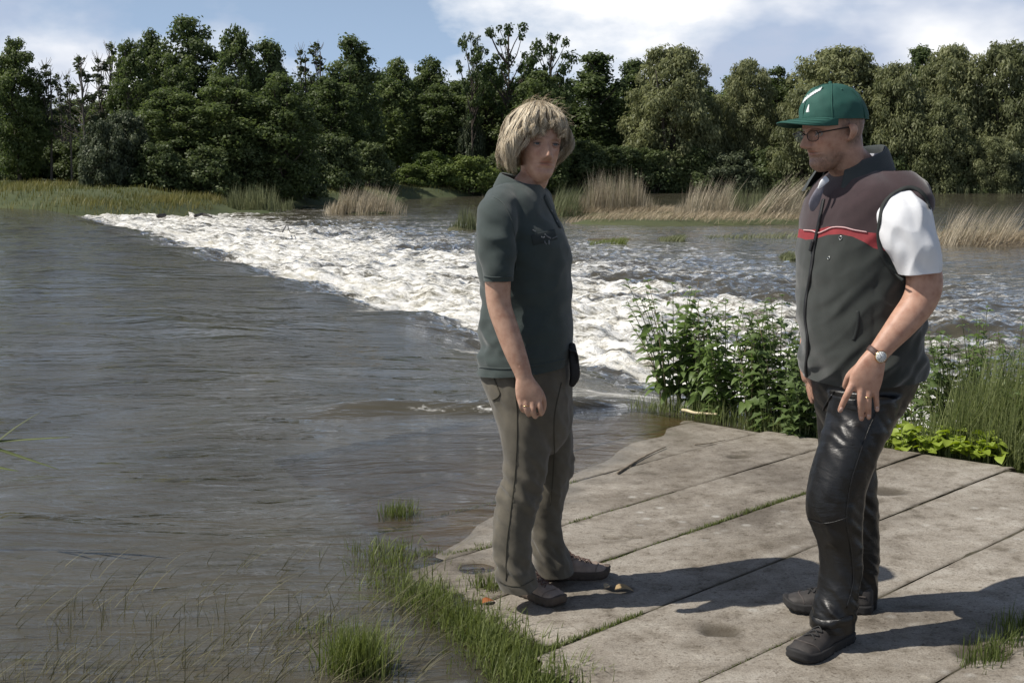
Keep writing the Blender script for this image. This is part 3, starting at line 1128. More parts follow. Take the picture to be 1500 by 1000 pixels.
def tree(name, kind, var, u, vtop, hw, Y, label, leaf=None, zb=None, group='trees on the far bank', cat='tree'):
    """A tree whose top shows at (u, vtop), hw pixels to either side, standing Y metres off."""
    top = pix(u, vtop, Y=Y)
    z0 = float(land_height(np.array([top[0]]), np.array([Y]))[0]) - 0.05 if zb is None else zb
    h = top[2] - z0
    w = hw / FPX * Y / UNIT_R[kind] * (1.15 if kind == 'willow' else 1.05)
    o = empty(name, (top[0], Y, z0), label, cat, group)
    o.scale = (w, w * 0.9, h)
    o.rotation_euler = (0, 0, random.uniform(0, 6.28))
    tr, cr = PROTO[kind][var % len(PROTO[kind])]
    for nm, me in (('trunk', tr), ('crown', cr)):
        c = bpy.data.objects.new(nm, me)
        COL.objects.link(c)
        c.parent = o
    if leaf and leaf != kind:
        c.material_slots[0].link = 'OBJECT'
        c.material_slots[0].material = LEAF[leaf]
    return o


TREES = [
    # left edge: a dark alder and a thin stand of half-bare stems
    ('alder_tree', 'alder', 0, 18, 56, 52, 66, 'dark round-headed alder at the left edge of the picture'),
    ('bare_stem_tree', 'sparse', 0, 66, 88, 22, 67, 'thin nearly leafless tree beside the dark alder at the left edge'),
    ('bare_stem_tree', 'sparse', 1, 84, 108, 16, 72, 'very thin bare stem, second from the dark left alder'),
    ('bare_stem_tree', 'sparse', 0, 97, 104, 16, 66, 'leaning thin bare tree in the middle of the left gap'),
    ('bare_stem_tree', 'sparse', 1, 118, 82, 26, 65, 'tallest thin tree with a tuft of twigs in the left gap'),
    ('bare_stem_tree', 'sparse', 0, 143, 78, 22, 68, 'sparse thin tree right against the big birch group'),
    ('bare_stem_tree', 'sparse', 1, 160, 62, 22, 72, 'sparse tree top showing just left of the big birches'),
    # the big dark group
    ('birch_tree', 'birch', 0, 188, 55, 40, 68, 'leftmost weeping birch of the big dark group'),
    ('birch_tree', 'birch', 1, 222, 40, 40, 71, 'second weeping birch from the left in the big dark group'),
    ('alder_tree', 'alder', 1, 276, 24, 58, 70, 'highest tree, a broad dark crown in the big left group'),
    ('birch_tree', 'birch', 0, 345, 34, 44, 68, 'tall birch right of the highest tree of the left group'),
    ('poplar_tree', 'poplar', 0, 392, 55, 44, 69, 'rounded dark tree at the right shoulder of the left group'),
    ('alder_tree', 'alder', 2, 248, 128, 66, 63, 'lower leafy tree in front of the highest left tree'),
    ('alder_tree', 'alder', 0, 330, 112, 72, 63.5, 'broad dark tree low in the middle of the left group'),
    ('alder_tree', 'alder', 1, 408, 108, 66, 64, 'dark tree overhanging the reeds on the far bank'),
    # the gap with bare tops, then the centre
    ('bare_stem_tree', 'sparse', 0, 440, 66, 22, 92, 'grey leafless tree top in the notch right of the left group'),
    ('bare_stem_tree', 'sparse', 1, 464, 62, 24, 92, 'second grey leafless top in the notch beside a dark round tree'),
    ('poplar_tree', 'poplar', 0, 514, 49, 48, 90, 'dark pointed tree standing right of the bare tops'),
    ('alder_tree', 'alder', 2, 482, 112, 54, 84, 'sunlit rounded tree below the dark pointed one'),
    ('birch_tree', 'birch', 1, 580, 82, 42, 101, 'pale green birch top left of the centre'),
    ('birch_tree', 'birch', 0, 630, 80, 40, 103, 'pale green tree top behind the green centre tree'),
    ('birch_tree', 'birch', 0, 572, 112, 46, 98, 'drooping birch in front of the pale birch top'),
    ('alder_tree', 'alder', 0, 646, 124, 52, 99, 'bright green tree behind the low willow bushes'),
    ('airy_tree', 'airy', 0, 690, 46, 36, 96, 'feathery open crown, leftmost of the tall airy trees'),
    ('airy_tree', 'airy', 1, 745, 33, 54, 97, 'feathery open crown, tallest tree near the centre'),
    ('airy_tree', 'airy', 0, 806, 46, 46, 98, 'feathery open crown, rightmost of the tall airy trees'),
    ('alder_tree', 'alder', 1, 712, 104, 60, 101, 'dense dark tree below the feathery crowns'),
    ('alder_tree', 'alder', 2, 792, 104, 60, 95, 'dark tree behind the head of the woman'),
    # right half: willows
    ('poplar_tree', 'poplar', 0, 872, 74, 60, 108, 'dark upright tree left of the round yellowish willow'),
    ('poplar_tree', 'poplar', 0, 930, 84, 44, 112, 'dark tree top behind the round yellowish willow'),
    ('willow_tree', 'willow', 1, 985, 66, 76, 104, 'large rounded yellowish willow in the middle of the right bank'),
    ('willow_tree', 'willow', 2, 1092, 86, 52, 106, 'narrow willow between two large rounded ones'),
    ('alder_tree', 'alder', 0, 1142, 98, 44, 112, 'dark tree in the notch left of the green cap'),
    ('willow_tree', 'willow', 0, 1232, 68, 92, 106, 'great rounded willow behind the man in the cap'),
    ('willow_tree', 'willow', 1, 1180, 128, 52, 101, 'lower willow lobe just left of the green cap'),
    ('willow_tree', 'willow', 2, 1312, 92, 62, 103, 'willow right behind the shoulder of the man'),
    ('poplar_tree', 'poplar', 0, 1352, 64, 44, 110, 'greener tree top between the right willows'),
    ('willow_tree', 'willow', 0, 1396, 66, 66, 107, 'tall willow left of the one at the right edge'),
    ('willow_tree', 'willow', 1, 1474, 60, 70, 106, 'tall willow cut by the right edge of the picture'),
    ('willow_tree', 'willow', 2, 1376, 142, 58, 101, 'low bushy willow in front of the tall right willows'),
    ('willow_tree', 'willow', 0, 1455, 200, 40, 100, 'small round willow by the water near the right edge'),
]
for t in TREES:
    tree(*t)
# darker trees of the wood behind, to close the view between the trunks
r = np.random.default_rng(5)
back = []
_t = 'first second third fourth fifth sixth seventh eighth ninth tenth eleventh twelfth thirteenth fourteenth fifteenth sixteenth seventeenth eighteenth nineteenth'.split()
ORD = _t + ['twentieth'] + ['twenty-' + a for a in _t[:9]] + ['thirtieth'] + ['thirty-' + a for a in _t[:9]]
for u in range(-60, 1600, 52):
    if 40 < u < 170:
        vt = r.uniform(140, 152)
    else:
        vt = r.uniform(105, 128)
    Y = (84 if u < 450 else 112 if u < 850 else 128) + r.uniform(-3, 3)
    tree('wood_tree', ['alder', 'poplar', 'alder'][len(back) % 3], len(back) % 3, u + r.uniform(-10, 10), vt, r.uniform(46, 60), Y,
         'dark tree of the back wood behind the front row, %s from the left' % ORD[len(back)], group='wood behind the far bank', leaf='alder')
    back.append(u)
# undergrowth and bushes along the water
BUSHES = [
    (150, 176, 40, 59, 'greyshrub', 'grey-green willow bush at the left end of the big dark group', 'willow_bush'),
    (184, 162, 46, 60.5, 'greyshrub', 'taller grey-green willow bush leaning over the grassy bank', 'willow_bush'),
    (235, 208, 52, 60, 'darkshrub', 'dark bush behind the grassy left bank', 'bush'),
    (300, 214, 56, 61, 'darkshrub', 'dark bush left of the standing green reeds', 'bush'),
    (362, 206, 56, 63, 'darkshrub', 'dark bush behind the standing green reeds', 'bush'),
    (425, 200, 56, 68, 'darkshrub', 'dark bush right of the standing green reeds', 'bush'),
    (484, 196, 52, 76, 'darkshrub', 'dark bush behind the pale yellow reed clump', 'bush'),
    (540, 208, 50, 82, 'darkshrub', 'dark bush left of the bright low willows', 'bush'),
    (632, 222, 46, 90, 'shrub', 'bright green low willow bush at the water, left one', 'willow_bush'),
    (688, 228, 50, 91, 'shrub', 'bright green low willow bush at the water beside the woman', 'willow_bush'),
    (598, 240, 30, 88, 'shrub', 'smallest bright green bush at the water near the centre', 'willow_bush'),
    (692, 150, 24, 97, 'greyshrub', 'tall narrow grey willow bush between dark trees near the centre', 'willow_bush'),
    (745, 222, 50, 95, 'darkshrub', 'dark bush hidden behind the neck of the woman', 'bush'),
    (850, 205, 56, 100, 'darkshrub', 'dark bush behind the tall left reed clump', 'bush'),
    (905, 214, 56, 101, 'darkshrub', 'shaded bush behind the right half of the tall reeds', 'bush'),
    (960, 218, 50, 101, 'darkshrub', 'shaded bush under the rounded yellowish willow', 'bush'),
    (1015, 214, 46, 102, 'darkshrub', 'dark bush between the reeds and the right willows', 'bush'),
    (1072, 222, 46, 101, 'greyshrub', 'pale grey-green bush beyond the leaning straw sheaf', 'willow_bush'),
    (1130, 216, 50, 102, 'darkshrub', 'dark bush in front of the face of the man', 'bush'),
    (1290, 196, 54, 102, 'darkshrub', 'dark bush behind the collar of the man', 'bush'),
    (1340, 208, 56, 102, 'darkshrub', 'dark bush above the maroon shoulder of the man', 'bush'),
    (1420, 206, 56, 102, 'darkshrub', 'dark bush at the waterline on the right bank', 'bush'),
    (1490, 222, 40, 101, 'greyshrub', 'grey-green bush at the right edge by the water', 'willow_bush'),
    (12, 196, 50, 70, 'darkshrub', 'dark bush under the alder at the left edge', 'bush'),
    (70, 204, 52, 72, 'darkshrub', 'dark undergrowth bush among the thin bare trunks', 'bush'),
    (120, 208, 50, 71, 'darkshrub', 'dark bush between the bare trunks and the grey willow bush', 'bush'),
]
for i, (u, vt, hw, Y, lf, lab, nm) in enumerate(BUSHES):
    tree(nm, 'shrub', i, u, vt, hw, Y, lab, leaf=lf, group='bushes along the far bank', cat='bush')


# ---- blades: grass, reeds, straw
def blades(base, height, lean, width, seed=0, seg=4, curve=0.6, tint=None, spread=0.25):
    """Curved tapering blades. base (n,3); height, width scalars or arrays; lean = mean lean vector (x, y)."""
    r = np.random.default_rng(seed)
    base = np.asarray(base, float)
    n = len(base)
    h = np.broadcast_to(height, (n,)) * r.uniform(0.55, 1.1, n)
    w = np.broadcast_to(width, (n,)) * r.uniform(0.7, 1.2, n)
    ang = r.uniform(0, 2 * math.pi, n)
    amt = np.abs(r.normal(0, spread, n))
    L = np.broadcast_to(np.asarray(lean, float), (n, 2)) + np.stack([np.cos(ang) * amt, np.sin(ang) * amt], -1)
    side = np.stack([-np.sin(ang + r.normal(0, .6, n)), np.cos(ang), np.zeros(n)], -1)
    side /= np.linalg.norm(side, axis=1)[:, None] + 1e-9
    V = np.zeros((n, seg + 1, 2, 3))
    for k in range(seg + 1):
        t = k / seg
        off = np.zeros((n, 3))
        off[:, :2] = L * (h * (t * (1 - curve) + curve * t * t))[:, None]
        ln = np.linalg.norm(L, axis=1)
        off[:, 2] = h * (t - 0.32 * curve * np.minimum(ln, 1.6) * t * t)
        ww = w * (1 - t) ** 0.7 * (0.75 + 0.5 * t * (1 - t) * 2) + 0.0004
        V[:, k, 0] = base + off - side * (ww / 2)[:, None]
        V[:, k, 1] = base + off + side * (ww / 2)[:, None]
    idx = np.arange(n)[:, None] * (seg + 1) * 2
    F = []
    for k in range(seg):
        F.append(np.concatenate([idx + 2 * k, idx + 2 * k + 1, idx + 2 * k + 3, idx + 2 * k + 2], 1))
    t = np.clip(r.normal(0.5, 0.25, n), 0, 1) if tint is None else np.clip(np.broadcast_to(tint, (n,)) + r.normal(0, 0.12, n), 0, 1)
    return V.reshape(-1, 3), np.concatenate(F), np.repeat(t, (seg + 1) * 2)


def blade_obj(name, sets, mat, label=None, cat=None, group=None, kind=None, loc=None):
    VV, FF, TT, n = [], [], [], 0
    for V, F, T in sets:
        VV.append(V); FF.append(F + n); TT.append(T); n += len(V)
    V = np.concatenate(VV)
    if loc is None:
        c = V.mean(0); c[2] = V[:, 2].min()
    else:
        c = np.asarray(loc, float)
    o = add(name, make_mesh(name, V - c, np.concatenate(FF), True, {'tint': np.concatenate(TT)}), mat, None, loc=c)
    return tag(o, label, cat, group, kind)


GRASS = leaf_mat('grass_blade', (0.058, 0.082, 0.020), (0.200, 0.235, 0.075), 0.38)
GRASS_WET = leaf_mat('grass_wet', (0.040, 0.042, 0.018), (0.155, 0.145, 0.075), 0.25)
REED_DRY = leaf_mat('reed_dry', (0.22, 0.185, 0.125), (0.50, 0.44, 0.33), 0.25)
REED_GREEN = leaf_mat('reed_green', (0.075, 0.095, 0.045), (0.24, 0.25, 0.13), 0.25)
STRAW = leaf_mat('straw', (0.20, 0.15, 0.09), (0.46, 0.385, 0.27), 0.2)


def reed_clump(name, u0, u1, vb, vt, Y, n, mat, lean, label, group, seed, spread=0.12, zb=Z_DN, depth=1.0, w=0.022, fill=None):
    r = np.random.default_rng(seed)
    a, b = pix(u0, vb, Y=Y), pix(u1, vb, Y=Y)
    h = pix(u0, vt, Y=Y)[2] - zb
    k = int(n / 12)
    cx = r.uniform(a[0], b[0], k); cy = Y + r.uniform(-depth, depth, k)
    ch = r.uniform(0.72, 1.05, k)
    idx = r.integers(0, k, n)
    B = np.stack([cx[idx] + r.normal(0, 0.10, n), cy[idx] + r.normal(0, 0.10, n), np.full(n, zb - 0.06)], -1)
    edge = np.clip(np.minimum(B[:, 0] - a[0], b[0] - B[:, 0]) / (0.18 * (b[0] - a[0])), 0.5, 1)
    ll = np.array(lean)[None] + r.normal(0, 0.10, (k, 2))[idx]
    sets = [blades(B, h * 1.12 * ch[idx] * edge, ll, w, seed, 4, 0.35, spread=spread)]
    if fill is not None:
        pass
    return blade_obj(name, sets, mat, label, 'reeds', group)


G = 'reed clumps in the river'
reed_clump('reed_clump', 322, 424, 299, 268, 58, 900, REED_GREEN, (0.03, 0), 'upright green reed clump in front of the big dark trees', G, 201, zb=Z_DN + 0.1, w=0.03)
reed_clump('reed_clump', 480, 590, 302, 270, 55.5, 900, REED_DRY, (0.22, 0), 'pale yellow reed clump standing alone in the far rapids', G, 202, zb=Z_DN + 0.05, w=0.026)
reed_clump('reed_clump', 845, 955, 312, 252, 54, 1500, REED_DRY, (0.02, 0), 'tall dense dry reed clump just right of the woman', G, 203, w=0.026)
reed_clump('reed_clump', 842, 952, 312, 262, 54.6, 700, REED_GREEN, (0.0, 0), 'green reeds growing among the tall dry reeds right of the woman', G, 204)
reed_clump('reed_clump', 800, 846, 306, 262, 53, 500, REED_GREEN, (0.35, 0), 'leaning grey-green reeds behind the chest of the woman', G, 205)
reed_clump('reed_clump', 985, 1075, 312, 262, 50, 800, REED_DRY, (0.22, 0), 'dry reeds at the left end of the long straw bar', G, 206)
reed_clump('reed_clump', 1040, 1150, 312, 268, 50.5, 700, REED_GREEN, (0.1, 0), 'grey-green reeds along the middle of the straw bar', G, 207)
reed_clump('reed_clump', 1090, 1140, 316, 254, 47.5, 500, REED_DRY, (0.75, 0), 'leaning sheaf of dry straw rising from the bar left of the man', G, 208, spread=0.06, depth=0.3)
reed_clump('reed_clump', 1140, 1200, 316, 272, 47, 600, REED_DRY, (0.45, 0), 'dry reeds leaning right beside the chest of the man', G, 209)
reed_clump('reed_clump', 1356, 1500, 352, 300, 33.5, 1000, REED_DRY, (0.45, 0), 'dry reeds in the river behind the white sleeve', G, 210, w=0.014)
reed_clump('reed_clump', 1360, 1500, 350, 322, 34.4, 500, REED_GREEN, (0.3, 0), 'short green reeds among the dry ones right of the white sleeve', G, 211, w=0.012)
reed_clump('reed_clump', 664, 700, 329, 300, 41.5, 260, REED_GREEN, (0.02, 0), 'small green tussock in the water behind the back of the woman', G, 212, depth=0.4, zb=Z_DN + 0.05)
reed_clump('reed_clump', 700, 728, 318, 288, 43, 130, REED_DRY, (0.02, 0), 'sparse dry reeds just behind the neck of the woman', G, 213, depth=0.4)
reed_clump('reed_clump', 1200, 1500, 282, 266, 99, 900, REED_GREEN, (0.02, 0), 'pale reed fringe at the waterline of the right bank', G, 214, w=0.05)
reed_clump('reed_clump', 722, 850, 285, 270, 95, 500, REED_GREEN, (0.05, 0), 'green reed fringe on the far bank behind the woman', G, 215, w=0.05)


# straw litter on the bars, low weed on the islets
def scatter(poly_c, half, n, seed, zoff=0.0):
    r = np.random.default_rng(seed)
    q = r.uniform(-1, 1, (n * 2, 2))
    q = q[(q ** 2).sum(1) < 1][:n]
    X, Y = poly_c[0] + q[:, 0] * half[0], poly_c[1] + q[:, 1] * half[1]
    Z = land_height(X, Y) + zoff
    return np.stack([X, Y, Z], -1)


sets = []
for i, ((c, hf, rr, h)) in enumerate(BARS[:3]):
    b = scatter(c, (hf[0] * 0.95, hf[1] * 0.95), 2600, 300 + i)
    sets.append(blades(b, 0.34, (0.9, 0), 0.02, 310 + i, 3, 0.3, spread=0.9))
blade_obj('straw_litter', sets, STRAW, 'flattened straw covering the low bars in the river', None, kind='stuff')
for u0, u1, v, Y, lab in ((860, 915, 346, 33.6, 'low green weed islet in grey water right of the woman'), (966, 1000, 342, 35.2, 'low weed islet left of the straw bar'),
                          (1030, 1180, 338, 36.5, 'ragged row of bent green reeds below the straw bar'), (1148, 1160, 362, 28, 'tiny green tuft in the water left of the man')):
    r = np.random.default_rng(int(u0))
    a, b = pix(u0, v, Y=Y), pix(u1, v, Y=Y)
    n = 420
    B = np.stack([r.uniform(a[0], b[0], n), Y + r.uniform(-.6, .6, n), np.full(n, Z_DN - 0.03)], -1)
    blade_obj('weed_islet', [blades(B, 0.22, (0.5, 0), 0.02, int(u0), 3, 0.5, spread=0.5)], REED_GREEN if u0 > 900 else GRASS, lab, 'weed', 'weed islets in the rapids')

# grass on the far left bank
r = np.random.default_rng(77)
n = 12500
B = np.stack([r.uniform(-34, -9, n), r.uniform(45, 66, n), np.zeros(n)], -1)
k = poly_sd(B[:, 0], B[:, 1], FAR_LAND) > -0.9
B = B[k]
q = r.uniform(0, 1, 7500)
SH = np.array(FAR_LAND[5:15], float)
seg = np.minimum((q * 9).astype(int), 8)
B2 = SH[seg] + (SH[seg + 1] - SH[seg]) * (q * 9 - seg)[:, None] + np.stack([r.uniform(-1.2, 1.2, 7500), r.uniform(-1.0, 2.0, 7500)], -1)
B = np.concatenate([B, np.concatenate([B2, np.zeros((7500, 1))], 1)])
B[:, 2] = land_height(B[:, 0], B[:, 1]) - 0.03
pat = fbm(B * np.array([0.25, 0.25, 0]) + 4, 2, 15)
blade_obj('bank_grass', [blades(B, 0.30 + 0.18 * pat, (0.1, 0), 0.035, 78, 3, 0.5, tint=0.55 + 0.5 * pat, spread=0.35)], leaf_mat('bank_grass', (0.050, 0.075, 0.018), (0.22, 0.20, 0.075), 0.3), 'rough green grass covering the far left bank', None, kind='stuff')
for u0, u1, vb, vt, Y, lab in ((200, 275, 303, 288, 52.5, 'strip of pale green sedge at the foot of the left bank'),):
    reed_clump('sedge_clump', u0, u1, vb, vt, Y, 500, GRASS, (0.05, 0), lab, 'sedge', 330, zb=Z_DN + 0.2, w=0.03)


# ================================================================== people
def tslices(rows, f, n=56, m=60, ex=2.2, shrink=1.0):
    """Like slices, for a form that faces f = (x, y): row = (v, uL, uR, Y, lateral half width)."""
    f = np.asarray(f, float) / np.hypot(*f)
    sd = np.array([-f[1], f[0]])
    K = []
    for v, ul, ur, Y, b in rows:
        p, q = pix(ul, v, Y=Y), pix(ur, v, Y=Y)
        w = abs(q[0] - p[0]) / 2
        a = math.sqrt(max(w * w - (b * sd[0]) ** 2, (0.55 * w) ** 2)) / abs(f[0])
        K.append([*(p + q) / 2, a * shrink, b * shrink])
    K = catmull(K, m)
    th = np.linspace(0, 2 * math.pi, n, endpoint=False)
    c, s = np.cos(th), np.sin(th)
    c = np.sign(c) * np.abs(c) ** (2 / ex)
    s = np.sign(s) * np.abs(s) ** (2 / ex)
    R = np.zeros((m, n, 3))
    for k in range(2):
        R[..., k] = K[:, k:k + 1] + K[:, 3:4] * c * f[k] + K[:, 4:5] * s * sd[k]
    R[..., 2] = K[:, 2:3]
    return loft(R)


def pts(*uvY):
    return [pix(u, v, Y=Y) for u, v, Y in uvY]


HEADZ = np.array([-0.004, 0.004, 0.014, 0.026, 0.040, 0.055, 0.070, 0.090, 0.110, 0.128, 0.145, 0.165, 0.185, 0.203, 0.215, 0.222])
HEADF = np.array([0.058, 0.070, 0.0775, 0.080, 0.0765, 0.0800, 0.0815, 0.0835, 0.0845, 0.0880, 0.0885, 0.0845, 0.073, 0.055, 0.036, 0.012])
HEADB = np.array([0.030, 0.012, -0.005, -0.028, -0.048, -0.062, -0.073, -0.086, -0.094, -0.098, -0.099, -0.096, -0.084, -0.063, -0.042, -0.014])
HEADW = np.array([0.014, 0.026, 0.0365, 0.0455, 0.0525, 0.0575, 0.0620, 0.0670, 0.0700, 0.0725, 0.0740, 0.0720, 0.0640, 0.0500, 0.0340, 0.010])


def head_frame(origin, fwd, tilt=0.0, roll=0.0):
    """Columns: forward, left, up; the chin sits at the origin's height."""
    f = Vector((fwd[0], fwd[1], 0)).normalized()
    left = Vector((0, 0, 1)).cross(f)
    M = Matrix((f, left, Vector((0, 0, 1)))).transposed()
    M = M @ Matrix.Rotation(tilt, 3, 'Y') @ Matrix.Rotation(roll, 3, 'X')
    return np.array(origin, float), np.array(M)


def to_world(fr, L):
    return fr[0] + np.asarray(L, float) @ fr[1].T


def to_local(fr, W):
    return (np.asarray(W, float) - fr[0]) @ fr[1]


def head_base(fr, fem):
    z = np.linspace(HEADZ[0], HEADZ[-1], 48)
    xf, xb, w = (np.interp(z, HEADZ, a) for a in (HEADF, HEADB, HEADW))
    if fem:
        w = w * np.interp(z, [0, 0.05, 0.1], [0.78, 0.87, 0.94])
    else:
        w = w * np.interp(z, [0, 0.05, 0.1], [1.03, 1.02, 1.0])
    th = np.linspace(0, 2 * math.pi, 64, endpoint=False)
    c, s = np.cos(th), np.sin(th)
    ex = 2.25
    c = np.sign(c) * np.abs(c) ** (2 / ex)
    s = np.sign(s) * np.abs(s) ** (2 / ex)
    R = np.zeros((len(z), 64, 3))
    R[..., 0] = ((xf + xb) / 2)[:, None] + ((xf - xb) / 2)[:, None] * c
    R[..., 1] = w[:, None] * s
    R[..., 2] = z[:, None]
    V, F = loft(R)
    parts = [(to_world(fr, V), F)]
    for sg in (1, -1):
        y = 0.072 * sg
        e = chain([(-0.004, y, 0.082), (-0.010, y + 0.010 * sg, 0.098), (-0.012, y + 0.014 * sg, 0.113), (-0.004, y + 0.009 * sg, 0.124)],
                  [0.008, 0.013, 0.014, 0.009], [0.005, 0.006, 0.006, 0.005], ref=(0, 1, 0), n=14, m=14)
        parts.append((to_world(fr, e[0]), e[1]))
    return parts


def gauss(L, c, s):
    return np.exp(-0.5 * (((L - np.array(c)) / np.array(s)) ** 2).sum(1))


def face_detail(L, fem, strength=1.0):
    """Push features into the head (local coords), return moved points and a colour per vertex."""
    L = L.copy()
    if fem:
        Q = L.copy(); Q[:, 2] -= 0.007 * sstep(0.07, 0.11, L[:, 2])
    else:
        Q = L
    x, y, z = Q.T
    front = sstep(0.02, 0.05, x)
    dx = np.zeros(len(L))
    nose_z = [0.062, 0.068, 0.073, 0.079, 0.088, 0.100, 0.112, 0.124, 0.135]
    nose_h = [0.0, 0.008, 0.019, 0.0255, 0.0225, 0.0160, 0.0095, 0.0045, 0.0]
    nose_w = [0.013, 0.0125, 0.012, 0.0105, 0.009, 0.0078, 0.0075, 0.009, 0.01]
    sc = 1.12 if fem else 1.45
    dx += sc * np.interp(z, nose_z, nose_h, 0, 0) * np.exp(-0.5 * (y / np.interp(z, nose_z, nose_w)) ** 2)
    for sg in (1, -1):
        q = Q * np.array([0, 1, 1])
        dx += 0.0075 * gauss(q, (0, 0.0125 * sg, 0.0745), (1, 0.0045, 0.0048))          # nostril wings
        dx -= 0.0110 * gauss(q, (0, 0.031 * sg, 0.112), (1, 0.0135, 0.0075))            # eye sockets
        dx += 0.0052 * gauss(q, (0, 0.031 * sg, 0.1130), (1, 0.0095, 0.0042))           # lids over the eyeball
        dx += 0.0040 * gauss(q, (0, 0.028 * sg, 0.1265), (1, 0.018, 0.0045)) * (0.6 if fem else 1.3)  # brow
        dx += 0.0045 * gauss(q, (0, 0.043 * sg, 0.088), (1, 0.014, 0.013))              # cheeks
        dx -= (0.0020 if fem else 0.0008) * gauss(q, (0, 0.033 * sg, 0.062), (1, 0.006, 0.010))              # crease beside the mouth
    q = Q * np.array([0, 1, 1])
    dx += 0.0042 * gauss(q, (0, 0, 0.0605), (1, 0.016, 0.0032))
    dx += 0.0042 * gauss(q, (0, 0, 0.0510), (1, 0.015, 0.0036))
    dx -= 0.0052 * gauss(q, (0, 0, 0.0560), (1, 0.019, 0.0016))
    dx -= 0.0040 * gauss(q, (0, 0, 0.0405), (1, 0.016, 0.0045))
    dx += (0.0025 if fem else 0.0060) * gauss(q, (0, 0, 0.0230), (1, 0.014, 0.010))
    if fem:
        dx -= 0.006 * sstep(0.03, 0.0, z)
    L[:, 0] += dx * front * strength
    return L, front


def skin_colour(V, L, fem, base):
    if fem:
        L = L.copy(); L[:, 2] -= 0.007 * sstep(0.07, 0.11, L[:, 2])
    base = np.array(base)
    C = np.tile(base, (len(V), 1))
    q = L * np.array([0, 1, 1])
    x, y, z = L.T
    head = (z > -0.03) & (np.abs(y) < 0.1) & (x > -0.12) & (x < 0.13) & (z < 0.25)
    fr = head * sstep(0.035, 0.06, x)

    def lay(w, col):
        nonlocal C
        w = np.clip(w, 0, 1)[:, None]
        C = C * (1 - w) + np.array(col) * w
    lip = np.maximum(gauss(q, (0, 0, 0.0600), (1, 0.0205, 0.0030)), gauss(q, (0, 0, 0.0515), (1, 0.0180, 0.0032)))
    lay(fr * sstep(0.35, 0.8, lip) * 0.7, (base[0] * 0.74, base[1] * 0.44, base[2] * 0.42))
    lay(fr * sstep(0.3, 0.8, gauss(q, (0, 0, 0.0558), (1, 0.019, 0.0012))) * 0.8, base * 0.25)
    for sg in (1, -1):
        br = np.exp(-0.5 * (((np.abs(y - 0.031 * sg)) / 0.016) ** 4 + ((z - 0.1265 + 22 * (y - 0.028 * sg) ** 2) / 0.0028) ** 2))
        lay(fr * br * 0.75, base * (0.30 if not fem else 0.38))
        lay(fr * np.clip(gauss(q, (0, 0.031 * sg, 0.1155), (1, 0.012, 0.0022)), 0, 1) * 0.75, base * 0.22)   # lash line
        lay(fr * gauss(q, (0, 0.036 * sg, 0.088), (1, 0.014, 0.012)) * 0.30, (base[0], base[1] * 0.72, base[2] * 0.66))
        lay(fr * gauss(q, (0, 0.0105 * sg, 0.0695), (1, 0.0035, 0.0020)) * 0.45, base * 0.3)                       # nostrils
    if not fem:
        # stubble on the jaw, close-cropped hair at the temple and nape
        jaw = head * sstep(0.062, 0.045, z + 0.25 * np.clip(0.03 - x, 0, 1)) * sstep(-0.03, 0.02, x)
        mus = fr * gauss(q, (0, 0, 0.0665), (1, 0.018, 0.0035))
        n = 0.75 + 0.5 * noise3(V * 300, 5)
        lay(np.clip(np.maximum(jaw * 0.62, mus * 0.5) * n, 0, 0.7), (0.085, 0.070, 0.058))
        hair = head * np.maximum(sstep(0.012, -0.012, x) * sstep(0.050, 0.075, z), sstep(0.085, 0.12, z) * sstep(0.035, 0.012, x)) * (np.abs(y) < 0.079)
        lay(hair * 0.72 * n, (0.055, 0.045, 0.036))
    return C


def skin_mat(name):
    m, nt, b = new_mat(name)
    a = attr_node(nt, 'skin')
    t = tex(nt, 38, 5, 0.6)
    r = ramp(nt, t.outputs['Fac'], [(0.3, (0.80, 0.70, 0.66)), (0.5, (1.0, 0.98, 0.97)), (0.7, (1.14, 1.16, 1.16))])
    mx = nt.nodes.new('ShaderNodeMix'); mx.data_type = 'RGBA'; mx.blend_type = 'MULTIPLY'; mx.inputs['Factor'].default_value = 1
    nt.links.new(a.outputs['Color'], mx.inputs[6]); nt.links.new(r.outputs[0], mx.inputs[7])
    nt.links.new(mx.outputs[2], b.inputs['Base Color'])
    b.inputs['Roughness'].default_value = 0.5
    b.inputs['Specular IOR Level'].default_value = 0.35
    b.inputs['Subsurface Weight'].default_value = 0.10
    b.inputs['Subsurface Radius'].default_value = (0.012, 0.005, 0.003)
    b.inputs['Subsurface Scale'].default_value = 0.6
    t2 = tex(nt, 420, 3, 0.6)
    bump(nt, b, t2.outputs['Fac'], 0.25, 0.0012)
    return m


SKIN = skin_mat('skin')


